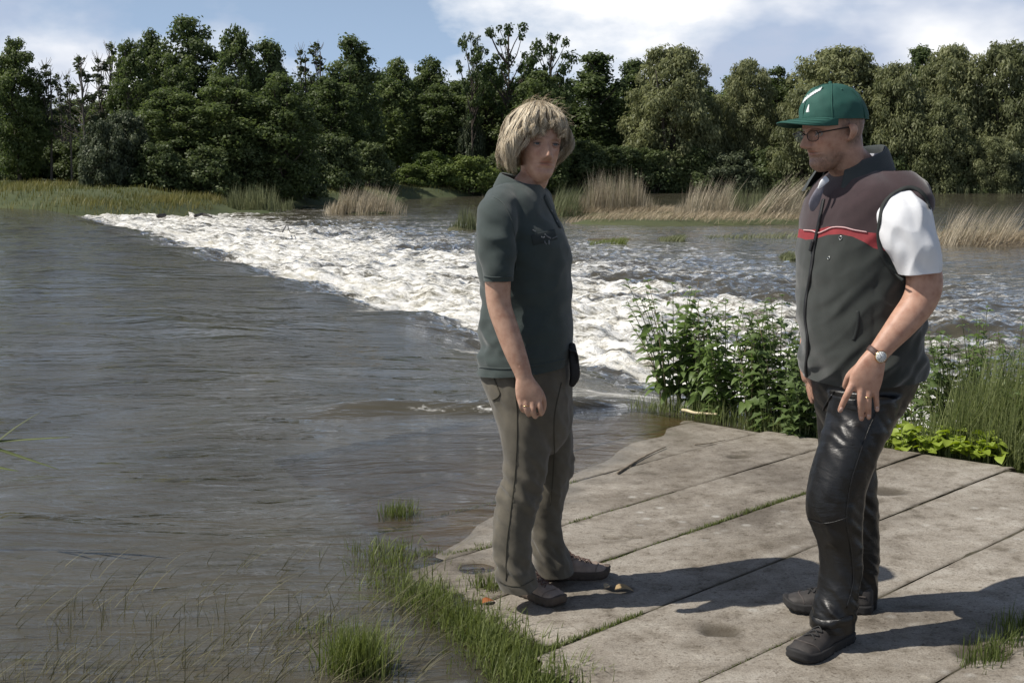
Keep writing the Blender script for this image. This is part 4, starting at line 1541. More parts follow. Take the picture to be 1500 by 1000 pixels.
def eyes(parent, fr, iris, fem):
    """Eyeballs with an iris, half closed by lids and dark lashes."""
    wm = plain('eye_white', (0.34, 0.30, 0.28), 0.3, 0.03, 50, 0)
    im = plain('iris', iris, 0.25, 0.1, 200, 0)
    lm = plain('eyelid', (0.34, 0.20, 0.145), 0.55, 0.08, 60, 0.1)
    dm = plain('lashes', (0.05, 0.035, 0.028), 0.7, 0.1, 60, 0)
    ez = 0.1105 + (0.007 if fem else 0)
    ph = np.linspace(0, 2 * math.pi, 16, endpoint=False)
    for sg in (1, -1):
        r = 0.0118
        ring = lambda t, rr: np.stack([rr * math.cos(t) * np.ones(16), rr * math.sin(t) * np.cos(ph), rr * math.sin(t) * np.sin(ph)], -1)
        c = np.array([0.0675, 0.031 * sg, ez])
        V, F = loft(np.stack([ring(t, r) for t in np.linspace(0, math.pi, 10)]) + c, cap=False)
        e = add('eye', make_mesh('eye', to_world(fr, V), F), wm, parent)
        V, F = loft(np.stack([ring(t, r + 0.0004) for t in np.linspace(0, 0.50, 4)]) + c, cap=False)
        add('iris', make_mesh('iris', to_world(fr, V), F), im, e, loc=(0, 0, 0))
        w = np.linspace(-1, 1, 9)
        for up, nm, mt, zo, rr, fw in ((1, 'upper_lid', lm, 0.0066, 0.0034, 0.0), (1, 'lashes', dm, 0.0036, 0.0013, 0.0020), (-1, 'lower_lid', lm, 0.0062, 0.0034, 0.0)):
            yy = 0.0125 * w
            zz = up * zo * (1 - 0.75 * w ** 2)
            xx = np.sqrt(np.clip((r + 0.0006) ** 2 - (yy * 0.8) ** 2 - zz ** 2, 1e-6, 1)) + fw
            V, F = chain(np.stack([xx, yy, zz], -1) + c, rr * (1 - 0.4 * w ** 2), ref=(1, 0, 0.2), n=8, m=18)
            add(nm, make_mesh(nm, to_world(fr, V), F), mt, e, loc=(0, 0, 0))


def thin_out(V, F, ratio):
    me = make_mesh('tmp', V, F)
    o = bpy.data.objects.new('tmp', me)
    COL.objects.link(o)
    md = o.modifiers.new('d', 'DECIMATE')
    md.ratio = ratio
    ev = o.evaluated_get(bpy.context.evaluated_depsgraph_get())
    m2 = ev.to_mesh()
    V = np.zeros(len(m2.vertices) * 3); m2.vertices.foreach_get('co', V); V = V.reshape(-1, 3)
    m2.calc_loop_triangles()
    T = np.zeros(len(m2.loop_triangles) * 3, np.int32); m2.loop_triangles.foreach_get('vertices', T)
    ev.to_mesh_clear()
    bpy.data.objects.remove(o)
    bpy.data.meshes.remove(me)
    return V, [T.reshape(-1, 3)]


def body_mesh(parts, fr, fem, base, voxel=0.0030):
    V, F = remesh(parts, voxel, 5)
    L = to_local(fr, V)
    near = (L[:, 2] > -0.02) & (L[:, 2] < 0.25) & (np.abs(L[:, 1]) < 0.10) & (L[:, 0] > 0.01) & (L[:, 0] < 0.13)
    L2, _ = face_detail(L[near], fem)
    Vn = V.copy()
    Vn[near] = to_world(fr, L2)
    Vn, F = thin_out(Vn, F, 0.30)
    C = skin_colour(Vn, to_local(fr, Vn), fem, base)
    return make_mesh('body', Vn, F, True, {'skin': C}), Vn, F


def folds(V, N, amp, freq, seed, sharp=1.0):
    """Cloth folds: ridged noise stretched along the slow axis of freq."""
    P = V * np.asarray(freq)
    w = 0.35 * np.stack([noise3(V * 5 + 9, seed + 3), noise3(V * 5 + 31, seed + 4), noise3(V * 5 + 57, seed + 5)], -1)
    a = noise3(P + w, seed)
    b = noise3(P * 2.1 + 5 + w, seed + 1)
    rdg = (1 - np.abs(a) * 2.2) * sharp + (1 - sharp) * a
    rdg = np.maximum(rdg, -0.6)
    d = 0.6 * rdg + 0.4 * b - 0.25
    return V + N * (np.asarray(amp) * d)[:, None]


def snap_level(V, mask, zt, tol):
    """Pull the vertices that lie within tol of a cut (height zt) onto it, so the cut edge is clean."""
    V = V.copy()
    zt = np.broadcast_to(zt, (len(V),))
    k = mask & (np.abs(V[:, 2] - zt) < tol)
    V[k, 2] = zt[k]
    return V


def cut(V, F, keepfn, ztarget, tol=0.012):
    """Split off the faces keepfn rejects; vertices on the split are moved to the height ztarget(V)."""
    ins, outs = np.zeros(len(V), bool), np.zeros(len(V), bool)
    for g in F:
        k = keepfn(V[g].mean(1))
        ins[g[k].ravel()] = True
        outs[g[~k].ravel()] = True
    b = ins & outs
    V = V.copy()
    zt = np.broadcast_to(ztarget(V), (len(V),))
    b &= np.abs(V[:, 2] - zt) < tol
    V[b, 2] = zt[b]
    return V


def band(center_fn, n, m):
    R = np.stack([center_fn(t) for t in np.linspace(0, 1, m)])
    return R


def strip(P, w, nrm, th=0.0015, wob=0.0):
    """Ribbon of width w along P (k,3), lying on a surface with normals nrm (k,3), with thickness th."""
    P = np.asarray(P, float)
    nrm = np.asarray(nrm, float)
    nrm = nrm / (np.linalg.norm(nrm, axis=1)[:, None] + 1e-9)
    T = np.gradient(P, axis=0)
    T /= np.linalg.norm(T, axis=1)[:, None] + 1e-9
    S = np.cross(T, nrm)
    S /= np.linalg.norm(S, axis=1)[:, None] + 1e-9
    w = np.broadcast_to(w, (len(P),))[:, None] / 2
    R = np.stack([P - S * w, P - S * w * 0.9 + nrm * th, P + S * w * 0.9 + nrm * th, P + S * w], 1)
    return loft(R)


class Surf:
    """Nearest-point lookups on a mesh, to lay trim on cloth."""
    def __init__(self, V, F):
        from mathutils.bvhtree import BVHTree
        polys = []
        for g in F:
            polys += [tuple(int(i) for i in f) for f in g]
        self.t = BVHTree.FromPolygons([Vector(v) for v in V], polys)

    def cam(self, u, v, off=0.001):
        """First hit of the line of sight through a photo pixel."""
        o = Vector((0, 0, CAM_H))
        d = (Vector(pix(u, v, Y=4.0)) - o).normalized()
        h = self.t.ray_cast(o, d)
        if h[0] is None:
            return None
        n = h[1] if h[1].dot(d) < 0 else -h[1]
        return np.array(h[0] + n * off), np.array(n)

    def line(self, uv, k=24, off=0.001):
        K = catmull(np.array(uv, float), k)
        P, N = [], []
        for u, v in K:
            h = self.cam(u, v, off)
            if h is not None:
                P.append(h[0]); N.append(h[1])
        return np.array(P), np.array(N)


def trim(name, surf, uv, w, mat, parent, th=0.0015, k=24, off=0.0008):
    P, N = surf.line(uv, k, off)
    V, F = strip(P, w, N, th)
    return add(name, make_mesh(name, V, F), mat, parent)


def shoe(parent, heel, toe_dir, L, W, mats, seed, name='shoe', high=0.095):
    """A laced walking shoe: sole, upper, toe cap, tongue and laces."""
    d = np.array([toe_dir[0], toe_dir[1], 0.0]); d /= np.linalg.norm(d)
    sd = np.array([-d[1], d[0], 0.0])
    up = np.array([0, 0, 1.0])

    def place(P):
        P = np.asarray(P, float)
        return heel + P[..., 0:1] * d + P[..., 1:2] * sd + P[..., 2:3] * up
    t = np.linspace(0, 1, 34)
    wid = W * np.interp(t, [0, .03, .10, .30, .45, .62, .76, .88, .95, .985, 1], [.22, .55, .72, .74, .76, .95, 1.0, .88, .66, .42, .12])
    hgt = np.interp(t, [0, .04, .14, .30, .40, .50, .62, .75, .88, .96, 1], [high * .75, high * .95, high, high * 1.02, high * .98, high * .82, high * .68, high * .58, high * .50, high * .40, high * .25])
    n = 22
    a = np.linspace(0, math.pi, n)
    top = np.stack([np.cos(a), np.sin(a) ** 0.75], -1)
    R = []
    for i in range(len(t)):
        narrow = 1 - 0.35 * np.clip((hgt[i] - 0.05) / 0.06, 0, 1) * top[:, 1]
        y = wid[i] * 0.93 * top[:, 0] * narrow
        z = 0.022 + (hgt[i] - 0.022) * top[:, 1]
        ring = np.stack([np.full(n, t[i] * L), y, z], -1)
        R.append(np.concatenate([ring, [[t[i] * L, -wid[i] * 0.5, 0.018], [t[i] * L, wid[i] * 0.5, 0.018]]]))
    V, F = loft(np.array(R))
    V0 = V.copy()
    V[:, 2] += 0.0025 * noise3(V * np.array([60, 60, 40]), seed) * (V[:, 2] > 0.03)
    root = add(name, make_mesh('upper', place(V), F), mats['upper'], parent)
    # sole with a lugged edge
    R = []
    for zz, k in ((0.0, 0.94), (0.004, 1.0), (0.012, 1.03), (0.016, 1.0), (0.024, 1.035), (0.030, 1.0), (0.031, 0.93)):
        e = np.concatenate([np.stack([t * L * 1.0, wid * k], -1), np.stack([t[::-1] * L, -wid[::-1] * k], -1)])
        c = np.array([L * 0.5, 0])
        e = c + (e - c) * np.array([1 + (k - 1) * 0.6, 1])
        lug = 0.0018 * np.sign(np.sin(e[:, 0] * 260)) * (zz < 0.013)
        rise = 0.014 * np.clip((e[:, 0] / L - 0.82) / 0.18, 0, 1) ** 2
        R.append(np.stack([e[:, 0], e[:, 1] + lug * np.sign(e[:, 1]), zz + rise], -1))
    V, F = loft(np.array(R))
    add('sole', make_mesh('sole', place(V), F), mats['sole'], root, loc=(0, 0, 0))

    def on_top(tt, ww, lift=0.002):
        w_ = np.interp(tt, t, wid); h_ = np.interp(tt, t, hgt)
        s = np.clip(ww, -1, 1)
        zt = (1 - s * s) ** 0.375
        nar = 1 - 0.35 * np.clip((h_ - 0.05) / 0.06, 0, 1) * zt
        return [tt * L, w_ * 0.93 * s * nar, 0.022 + (h_ - 0.022) * zt + lift]
    # toe cap rim and side panels
    for tt in (0.83,):
        P = np.array([on_top(tt - 0.06 * abs(s) ** 2, s, 0.001) for s in np.linspace(-0.98, 0.98, 22)])
        V, F = chain(P, 0.0022, n=6, m=30)
        add('toe_seam', make_mesh('toe_seam', place(V), F), mats['trim'], root, loc=(0, 0, 0))
    for sg in (1, -1):
        P = np.array([on_top(x, sg * s, 0.001) for x, s in ((0.10, .93), (0.30, .90), (0.45, .72), (0.52, .40))])
        V, F = chain(P, 0.0035, n=6, m=26)
        add('side_panel', make_mesh('side_panel', place(V), F), mats['trim'], root, loc=(0, 0, 0))
    for k, tt in enumerate((0.46, 0.53, 0.60, 0.67)):
        for sg in (1, -1):
            P = np.array([on_top(tt, -0.42 * sg, 0.003), on_top(tt + 0.03, 0, 0.006), on_top(tt + 0.06, 0.42 * sg, 0.003)])
            V, F = chain(P, 0.0021, n=6, m=10)
            add('lace', make_mesh('lace', place(V), F), mats['lace'], root, loc=(0, 0, 0))
    P = np.array([on_top(0.44, -0.1, 0.006), on_top(0.42, -0.5, 0.012), on_top(0.47, -0.55, 0.004), on_top(0.45, 0.1, 0.008), on_top(0.42, 0.5, 0.012), on_top(0.48, 0.5, 0.004)])
    V, F = chain(P, 0.0018, n=6, m=26)
    add('lace', make_mesh('lace', place(V), F), mats['lace'], root, loc=(0, 0, 0))
    return root


# ------------------------------------------------------------------ the woman
def woman():
    zg = float(slab_z(0.08, 4.05))
    root = empty('person', (0.09, 4.07, zg), 'woman with wavy blond hair, dark green polo shirt and olive trousers facing the camera', 'person')
    fb = (0.95, -0.31)
    YB = 4.07
    fr = head_frame((0.083, 4.055, 1.402), (0.30, -0.954), tilt=rad(-3), roll=rad(-3))
    torso = [(259, 745, 786, YB, .045), (266, 736, 792, YB, .065), (276, 725, 798, YB, .105), (288, 714, 803, YB, .148), (302, 707, 809, YB, .172), (322, 700, 819, YB, .182),
             (346, 697, 831, YB, .184), (376, 699, 837, YB, .178), (412, 703, 837, YB, .166), (450, 705, 838, YB, .160), (485, 703, 839, YB, .165), (515, 701, 838, YB, .174), (552, 700, 834, YB, .182)]
    arm_r = (pts((733, 302, 3.955), (728, 350, 3.875), (729, 405, 3.855), (731, 445, 3.852), (742, 480, 3.84), (754, 514, 3.828), (764, 540, 3.82), (768, 554, 3.817)),
             [.048, .045, .042, .0385, .0375, .0345, .029, .0262], [.05, .046, .043, .040, .037, .033, .025, .021])
    hand_r = [chain(pts((768, 552, 3.817), (771, 566, 3.815), (775, 578, 3.813), (777, 588, 3.813)), [.0265, .037, .0425, .040], [.020, .019, .0165, .013], n=20, m=16, ex=2.4),
              chain(pts((761, 579, 3.812), (763, 592, 3.806), (766, 601, 3.815), (769, 600, 3.835)), [.0085, .0085, .0078, .0065], n=10, m=16),
              chain(pts((769, 582, 3.810), (771, 598, 3.803), (774, 607, 3.814), (777, 605, 3.837)), [.0092, .0090, .0082, .0068], n=10, m=16),
              chain(pts((779, 583, 3.810), (781, 600, 3.803), (784, 610, 3.814), (786, 607, 3.838)), [.0094, .0092, .0084, .0070], n=10, m=16),
              chain(pts((788, 580, 3.813), (791, 596, 3.806), (793, 606, 3.818), (792, 605, 3.838)), [.0092, .0090, .0082, .0068], n=10, m=16),
              chain(pts((781, 562, 3.825), (792, 576, 3.830), (797, 591, 3.835), (795, 604, 3.835)), [.014, .0115, .0095, .0075], n=10, m=16)]
    arm_l = (pts((785, 302, 4.20), (792, 360, 4.255), (795, 420, 4.27), (806, 480, 4.262), (814, 540, 4.25), (818, 560, 4.245)), [.048, .045, .042, .037, .030, .026], None)
    hand_l = [chain(pts((818, 558, 4.245), (819, 575, 4.243), (820, 592, 4.24)), [.02, .018, .015], [.026, .040, .038], n=16, m=12)]
    for k, dy in enumerate((-.03, -.01, .01, .03)):
        hand_l.append(chain(pts((820, 588, 4.24 + dy), (822, 604, 4.24 + dy), (817, 612, 4.24 + dy)), [.0088, .0085, .007], n=10, m=12))
    hand_l.append(chain(pts((822, 566, 4.215), (829, 582, 4.20), (829, 596, 4.20)), [.012, .010, .0075], n=10, m=12))
    parts = head_base(fr, True)
    parts.append(chain([to_world(fr, (-0.028, 0, 0.075)), to_world(fr, (-0.032, 0, 0.02)), *pts((771, 278, 4.085), (764, 310, 4.085))], [.050, .049, .054, .075], ref=(1, 0, 0), n=24, m=20))
    parts.append(tslices([t for t in torso[2:]], fb, shrink=0.84, m=40))
    parts.append(chain(arm_r[0], arm_r[1], arm_r[2], ref=(0, 1, 0), n=24, m=50))
    parts += hand_r
    parts.append(chain(arm_l[0], arm_l[1], n=20, m=40))
    parts += hand_l
    legs_n = [(590, 722, 806, 3.995, .092), (620, 728, 806, 3.985, .094), (660, 736, 805, 3.98, .090), (692, 736, 801, 3.98, .082), (732, 728, 791, 3.98, .076), (776, 722, 780, 3.975, .070), (816, 724, 780, 3.97, .072), (848, 729, 785, 3.965, .076), (866, 733, 790, 3.96, .078)]
    legs_f = [(590, 775, 837, 4.15, .092), (640, 778, 840, 4.16, .092), (680, 780, 840, 4.17, .086), (716, 781, 831, 4.17, .078), (760, 776, 823, 4.18, .070), (792, 778, 829, 4.18, .070), (816, 783, 836, 4.18, .072), (846, 788, 843, 4.185, .074)]
    parts.append(tslices(legs_n[:-1], fb, shrink=0.72, m=30, n=32))
    parts.append(tslices(legs_f[:-1], fb, shrink=0.72, m=30, n=32))
    me, V, F = body_mesh(parts, fr, True, (0.46, 0.285, 0.205))
    body = add('body', me, SKIN, root)
    eyes(body, fr, (0.06, 0.065, 0.07), True)

    # ---- trousers
    pelvis = [(528, 703, 834, YB, .160), (552, 705, 836, YB, .168), (575, 714, 838, YB, .176), (596, 723, 839, YB, .174), (620, 731, 838, YB, .150), (642, 742, 830, YB, .105), (662, 757, 815, YB, .05)]
    V, F = remesh([tslices(pelvis, fb), tslices(legs_n, fb), tslices(legs_f, fb)], 0.0052, 6)
    N = normals(V, F)
    z = V[:, 2]
    zk, za = pix(760, 715, Y=4.0)[2], pix(760, 835, Y=4.0)[2]
    amp = 0.006 + 0.024 * np.exp(-((z - zk) / 0.09) ** 2) + 0.026 * np.exp(-((z - za - 0.02) / 0.09) ** 2) + 0.004 * np.exp(-((z - pix(760, 600, Y=4.0)[2]) / 0.08) ** 2)
    P2 = V.copy(); P2[:, 2] += 0.9 * V[:, 0]
    V = V + (folds(P2, N, amp * 0.8, (8, 8, 15), 141, 0.7) - P2)
    V = folds(V, N, 0.005, (15, 15, 5), 151, 0.5)
    V = laplace(V, F, 1)
    zb_n, zb_f = pix(760, 859, Y=3.97)[2], pix(810, 839, Y=4.18)[2]
    zl_ = lambda c: np.where(c[:, 1] < 4.08, zb_n, zb_f)
    V = cut(V, F, lambda c: c[:, 2] > zl_(c), zl_)
    V, F = keep_faces(V, F, lambda c: c[:, 2] > zl_(c))
    khaki = plain('olive_trousers', (0.092, 0.081, 0.060), 0.92, 0.16, 22, 0.35, 0.0015, bscale=700, sheen=0.15)
    tr = add('trousers', make_mesh('trousers', V, F), khaki, root)
    S = Surf(V, F)
    seam = plain('olive_seam', (0.058, 0.052, 0.037), 0.95, 0.1, 40, 0.2)
    trim('side_seam', S, [(752, 548), (757, 600), (757, 650), (754, 700), (748, 750), (742, 800), (741, 850)], 0.004, seam, tr, 0.0012, 40)
    trim('far_side_seam', S, [(822, 560), (812, 610), (812, 660), (810, 700), (806, 740)], 0.004, seam, tr, 0.0012, 24)
    trim('pocket_seam', S, [(722, 549), (727, 562), (732, 578), (722, 586)], 0.004, seam, tr, 0.0025, 16)
    trim('hem_seam', S, [(731, 850), (748, 858), (765, 857), (782, 848)], 0.003, seam, tr, 0.001, 16)

    # ---- polo shirt
    slv = chain(pts((738, 296, 3.985), (729, 316, 3.90), (727, 350, 3.862), (729, 385, 3.852), (730, 416, 3.848)), [.062, .066, .063, .056, .049], [.060, .062, .060, .056, .052], n=32, m=30)
    slv2 = chain(pts((782, 296, 4.16), (790, 330, 4.24), (794, 370, 4.262), (796, 414, 4.27)), [.062, .064, .058, .050], n=28, m=26)
    V, F = remesh([tslices(torso, fb, m=70, n=64), slv, slv2], 0.0048, 7)
    N = normals(V, F)
    z = V[:, 2]
    zl, zm, zt = pix(760, 545, Y=4.0)[2], pix(760, 440, Y=4.0)[2], pix(760, 300, Y=4.0)[2]
    back = sstep(0.06, -0.08, V[:, 0])
    amp = 0.0085 + 0.020 * back * np.exp(-((z - zl - 0.14) / 0.13) ** 2) + 0.003 * np.exp(-((z - zm) / 0.12) ** 2)
    V = folds(V, N, amp, (8, 6, 11), 161, 0.65)
    P2 = V.copy(); P2[:, 2] = V[:, 2] + 0.55 * V[:, 0]
    V = V + N * (0.006 * noise3(P2 * np.array([5, 5, 22]), 171) * sstep(zm - 0.1, zm + 0.15, z))[:, None]
    V = laplace(V, F, 1)
    he, hf = pix(701, 545, Y=4.07), pix(832, 531, Y=4.07)
    zc = pix(729, 411, Y=3.85)[2]
    zcl = pix(795, 411, Y=4.27)[2]
    ylim = 3.915

    def keep(c):
        ht = he[2] + (hf[2] - he[2]) * (c[:, 0] - he[0]) / (hf[0] - he[0])
        ok = c[:, 2] > ht
        # sleeve ends
        ns = (np.hypot(c[:, 0] - pix(729, 411, Y=3.85)[0], (c[:, 1] - 3.85)) < 0.062) & (c[:, 2] < zc) & (c[:, 2] > zc - 0.09) & (c[:, 1] < ylim)
        fs = (np.hypot(c[:, 0] - pix(795, 411, Y=4.27)[0], (c[:, 1] - 4.27)) < 0.062) & (c[:, 2] < zcl) & (c[:, 2] > zcl - 0.09) & (c[:, 1] > 4.235)
        neck = c[:, 2] > pix(764, 268, Y=4.07)[2] - 0.10 * (c[:, 0] - 0.03)
        return ok & ~ns & ~fs & ~neck
    hl = lambda c: he[2] + (hf[2] - he[2]) * (c[:, 0] - he[0]) / (hf[0] - he[0])
    nl = lambda c: pix(764, 268, Y=4.07)[2] - 0.10 * (c[:, 0] - 0.03)
    zt3 = lambda c: np.where(c[:, 2] > zc + 0.1, nl(c), np.where(np.abs(c[:, 2] - zc) < 0.02, zc, hl(c)))
    V = cut(V, F, keep, zt3)
    V, F = keep_faces(V, F, keep)
    green = plain('green_polo', (0.031, 0.045, 0.042), 0.88, 0.10, 26, 0.35, 0.0012, bscale=900, sheen=0.2)
    dkgreen = plain('dark_green_trim', (0.026, 0.035, 0.033), 0.9, 0.1, 30, 0.2)
    sh = add('polo_shirt', make_mesh('polo_shirt', V, F), green, root)
    S = Surf(V, F)
    trim('sleeve_hem', S, [(709, 404), (720, 406), (735, 406), (750, 405)], 0.005, green, sh, 0.0016, 20)
    trim('bottom_hem', S, [(702, 537), (740, 540), (780, 536), (828, 526)], 0.005, green, sh, 0.0014, 26)
    trim('shoulder_seam', S, [(722, 288), (738, 300), (750, 325), (756, 360), (756, 395)], 0.003, green, sh, 0.0008, 26)
    trim('placket', S, [(797, 288), (804, 303), (812, 318), (820, 334)], 0.026, dkgreen, sh, 0.0025, 20)
    # chest print: a dark flash with a pale bird-like mark
    trim('chest_patch', S, [(779, 352), (790, 349), (803, 346), (814, 343)], 0.034, plain('chest_patch', (0.025, 0.033, 0.033), 0.9, 0.1, 60, 0.2), sh, 0.001, 16)
    pale = plain('chest_print', (0.14, 0.15, 0.155), 0.8, 0.1, 60, 0.1)
    for uv, w in (([(797, 343.5), (801, 347), (806, 349.5)], 0.004), ([(792, 347), (795, 348.5), (797, 347)], 0.004), ([(808, 350), (811, 348.5), (815, 346.5)], 0.003),
                  ([(803, 352), (803.5, 355), (803, 358)], 0.007), ([(797, 353), (798, 356), (800, 358)], 0.0035), ([(780, 337), (782, 339), (784, 340)], 0.004)):
        trim('chest_print', S, uv, w, pale, sh, 0.0014, 8, 0.0024)
    # collar: a stand and a turned-down leaf
    cx, cy = pix(764, 276, Y=4.07)[0], 4.072
    ang = np.linspace(-2.62, 2.62, 60)       # open at the front
    fdir = math.atan2(fb[1], fb[0])
    R = []
    for rr, dz, sx in ((0.062, 0.012, 1.0), (0.063, 0.030, 1.0), (0.066, 0.037, 1.0), (0.071, 0.034, 1.0), (0.080, 0.018, 1.0), (0.090, -0.004, 1.02), (0.092, -0.007, 1.02), (0.088, -0.003, 1.0)):
        a = ang + math.pi + fdir
        e = 0.5 + 0.5 * np.cos(ang)          # 1 at the nape
        x = cx + rr * (1.02 + 0.06 * (1 - e)) * np.cos(a)
        y = cy + rr * 1.02 * np.sin(a)
        z = pix(764, 277, Y=4.07)[2] + dz + 0.018 * e - 0.030 * (1 - e)
        R.append(np.stack([x, y, z], -1))
    R = np.array(R)
    V2 = R.reshape(-1, 3)
    add('collar', make_mesh('collar', V2 + 0.0015 * noise3(V2 * 30, 5)[:, None], grid_faces(R.shape[0], R.shape[1])), green, sh)
    bt = plain('button', (0.06, 0.07, 0.065), 0.4, 0.1, 60, 0)
    for u, v in ((807, 309), (815, 325)):
        h = S.cam(u, v, 0.003)
        if h:
            Vb, Fb = chain([h[0] - h[1] * 0.002, h[0] + h[1] * 0.001], 0.0045, n=10, m=3, ref=(0, 0, 1), dome=False)
            add('button', make_mesh('button', Vb, Fb), bt, sh)

    # ---- shoes
    mats = dict(upper=plain('taupe_suede', (0.30, 0.235, 0.19), 0.9, 0.2, 40, 0.4, 0.0015), sole=plain('shoe_sole', (0.085, 0.065, 0.05), 0.85, 0.2, 40, 0.3),
                trim=plain('taupe_trim', (0.20, 0.155, 0.125), 0.85, 0.15, 40, 0.3), lace=plain('brown_lace', (0.10, 0.06, 0.05), 0.9, 0.2, 60, 0.2))
    h1, t1 = pix(748, 861, z=zg), pix(815, 886, z=zg)
    shoe(root, np.array([h1[0], h1[1], zg + 0.001]), (t1 - h1)[:2], 0.262, 0.046, mats, 1)
    h2, t2 = pix(788, 847, z=zg), pix(884, 844, z=zg)
    shoe(root, np.array([h2[0], h2[1], zg + 0.001]), (t2 - h2)[:2], 0.262, 0.046, mats, 2)

    # ---- black phone pouch on the belt, ring
    blk = plain('black_nylon', (0.012, 0.012, 0.013), 0.75, 0.2, 40, 0.4)
    pc = pts((838, 507, 4.02), (841, 530, 4.01), (842, 550, 4.01), (838, 562, 4.01))
    Vp, Fp = chain(pc, [.012, .016, .016, .010], [.022, .026, .026, .018], n=20, m=20, ex=4)
    po = add('phone_pouch', make_mesh('phone_pouch', Vp, Fp), blk, root)
    Vp, Fp = chain(pts((834, 512, 3.99), (844, 516, 3.99), (847, 530, 3.988)), 0.003, [.018, .018, .016], n=12, m=12, ex=4)
    add('pouch_flap', make_mesh('pouch_flap', Vp, Fp), blk, po)
    gold = plain('gold', (0.72, 0.52, 0.26), 0.25, 0.05, 60, 0, metallic=1.0)
    c = pix(770.5, 594, Y=3.804)
    a = np.linspace(0, 2 * math.pi, 20)
    ring = np.stack([c[0] + 0.0096 * np.cos(a), c[1] + 0.0096 * np.sin(a), c[2] + 0 * a], -1)
    Vr, Fr = chain(ring, 0.0014, n=6, m=40, ref=(0, 0, 1))
    add('ring', make_mesh('ring', Vr, Fr), gold, root)

    # ---- hair: a thick wavy bob with a fringe, lock by lock over a fitted core
    rows = [(146, 786, 794, 4.055, .012), (151, 770, 806, 4.055, .055), (158, 757, 820, 4.055, .080), (172, 744, 831, 4.055, .100), (192, 734, 837, 4.06, .113), (210, 728, 836, 4.06, .116), (228, 726, 828, 4.065, .108), (244, 729, 816, 4.07, .094), (258, 736, 812, 4.07, .080)]
    K = []
    for v, ul, ur, Y, hd in rows:
        a_, b_ = pix(ul, v, Y=Y), pix(ur, v, Y=Y)
        K.append([*(a_ + b_) / 2, (b_[0] - a_[0]) / 2, hd])
    K = np.array(K)
    zs = K[:, 2]

    def hull(z, az, k=1.0):
        """Point of the hair's outer form at height z, azimuth az measured from the face direction."""
        cxx, cyy, wx, wy = (np.interp(-z, -zs, K[:, i]) for i in (0, 1, 3, 4))
        a_ = az + math.atan2(-0.944, 0.33)
        # flatter over the face
        face = np.exp(-(az / 0.75) ** 2)
        kk = k * (1 - 0.10 * face) * (1 + 0.035 * np.sin(3 * az + 24 * z) + 0.03 * np.sin(5 * az - 41 * z + 1))
        return np.stack([cxx + wx * kk * np.cos(a_), cyy + wy * kk * np.sin(a_), z + 0 * az], -1)
    ztop = zs[0]
    zfr, zend = pix(800, 194, Y=3.97)[2], pix(760, 248, Y=4.05)[2]
    r = np.random.default_rng(31)
    hm = leaf_mat('blond_hair', (0.32, 0.255, 0.165), (0.93, 0.84, 0.67), 0.3, 0.5, 0.4)
    hv, hf_, ht, n0 = [], [], [], 0

    def lock(az0, zs_, ze_, layer, wid, wave, swirl, tint, m=13, ph=None, fq=None):
        nonlocal n0
        t = np.linspace(0, 1, m)
        z = zs_ + (ze_ - zs_) * t
        ph = r.uniform(0, 6.28) if ph is None else ph
        fq = r.uniform(1.2, 2.6) if fq is None else fq
        az = az0 + swirl * t + wave * np.sin(ph + fq * 6.28 * t) * (0.25 + 0.75 * t)
        k = layer * (1 + 0.085 * np.sin(ph * 1.7 + fq * 6.5 * t) * (0.3 + 0.7 * t)) - 0.10 * np.clip(t - 0.86, 0, 1) / 0.14 * r.uniform(0, 1)
        P = hull(z, az, k)
        w = wid * np.interp(t, [0, .15, .7, 1], [.7, 1, .9, .12])
        V, F = chain(P, w, w * 0.5, ref=(P.mean(0) - np.array([K[4, 0], K[4, 1], z.mean()])) + 1e-6, n=3, m=m, dome=False)
        hv.append(V); hf_.append((F, n0)); ht.append(np.full(len(V), tint)); n0 += len(V)
    # core
    zc_ = np.linspace(ztop - 0.004, zend + 0.012, 40)
    azs = np.linspace(-math.pi, math.pi, 72, endpoint=False)
    R = np.stack([hull(np.full(72, z), azs, 0.90) for z in zc_])
    Vc, Fc = loft(R)
    Lc = to_local(fr, Vc)
    Vc2, Fc2 = keep_faces(Vc, Fc, lambda c: ~((to_local(fr, c)[:, 0] > 0.012) & (c[:, 2] < zfr + 0.010) & (np.abs(to_local(fr, c)[:, 1]) < 0.105)))
    core = make_mesh('hair', Vc2, Fc2, True, {'tint': np.full(len(Vc2), 0.12)})
    hair = add('hair', core, hm, root)
    for i in range(190):
        az = r.uniform(-math.pi, math.pi)
        start = ztop - 0.004 - abs(r.normal(0, 0.022))
        if -0.60 < az < 0.92:
            end = zfr + r.uniform(-0.022, 0.014)
        elif -0.9 < az < 1.25:
            f = (az - 0.92) / 0.33 if az > 0 else (-0.60 - az) / 0.30
            end = zfr + (zend - zfr) * f ** 0.7 + r.uniform(-0.01, 0.03)
        else:
            end = zend - 0.012 + abs(r.normal(0, 0.035)) - 0.008 * math.cos(az)
        lay = r.uniform(0.91, 1.02) + 0.05 * math.sin(az * 3.1 + 1.0) * math.sin(az * 1.3)
        tint0 = np.clip(r.normal(0.55, 0.2) + (lay - 0.965) * 4, 0, 1)
        ph, fq, wv, sw = r.uniform(0, 6.28), r.uniform(1.1, 2.1), r.uniform(0.10, 0.22), r.normal(0, 0.22 if abs(az) > 1.3 else 0.05)
        if abs(az) <= 1.3:
            wv *= 0.45
        for j in range(25):
            lock(az + r.normal(0, 0.026), start - abs(r.normal(0, 0.01)), end + r.uniform(-0.008, 0.014), lay + r.normal(0, 0.008), r.uniform(0.0006, 0.0015), wv * r.uniform(0.85, 1.15), sw + r.normal(0, 0.03),
                 np.clip(tint0 + r.normal(0, 0.17), 0, 1), ph=ph + r.normal(0, 0.22), fq=fq)
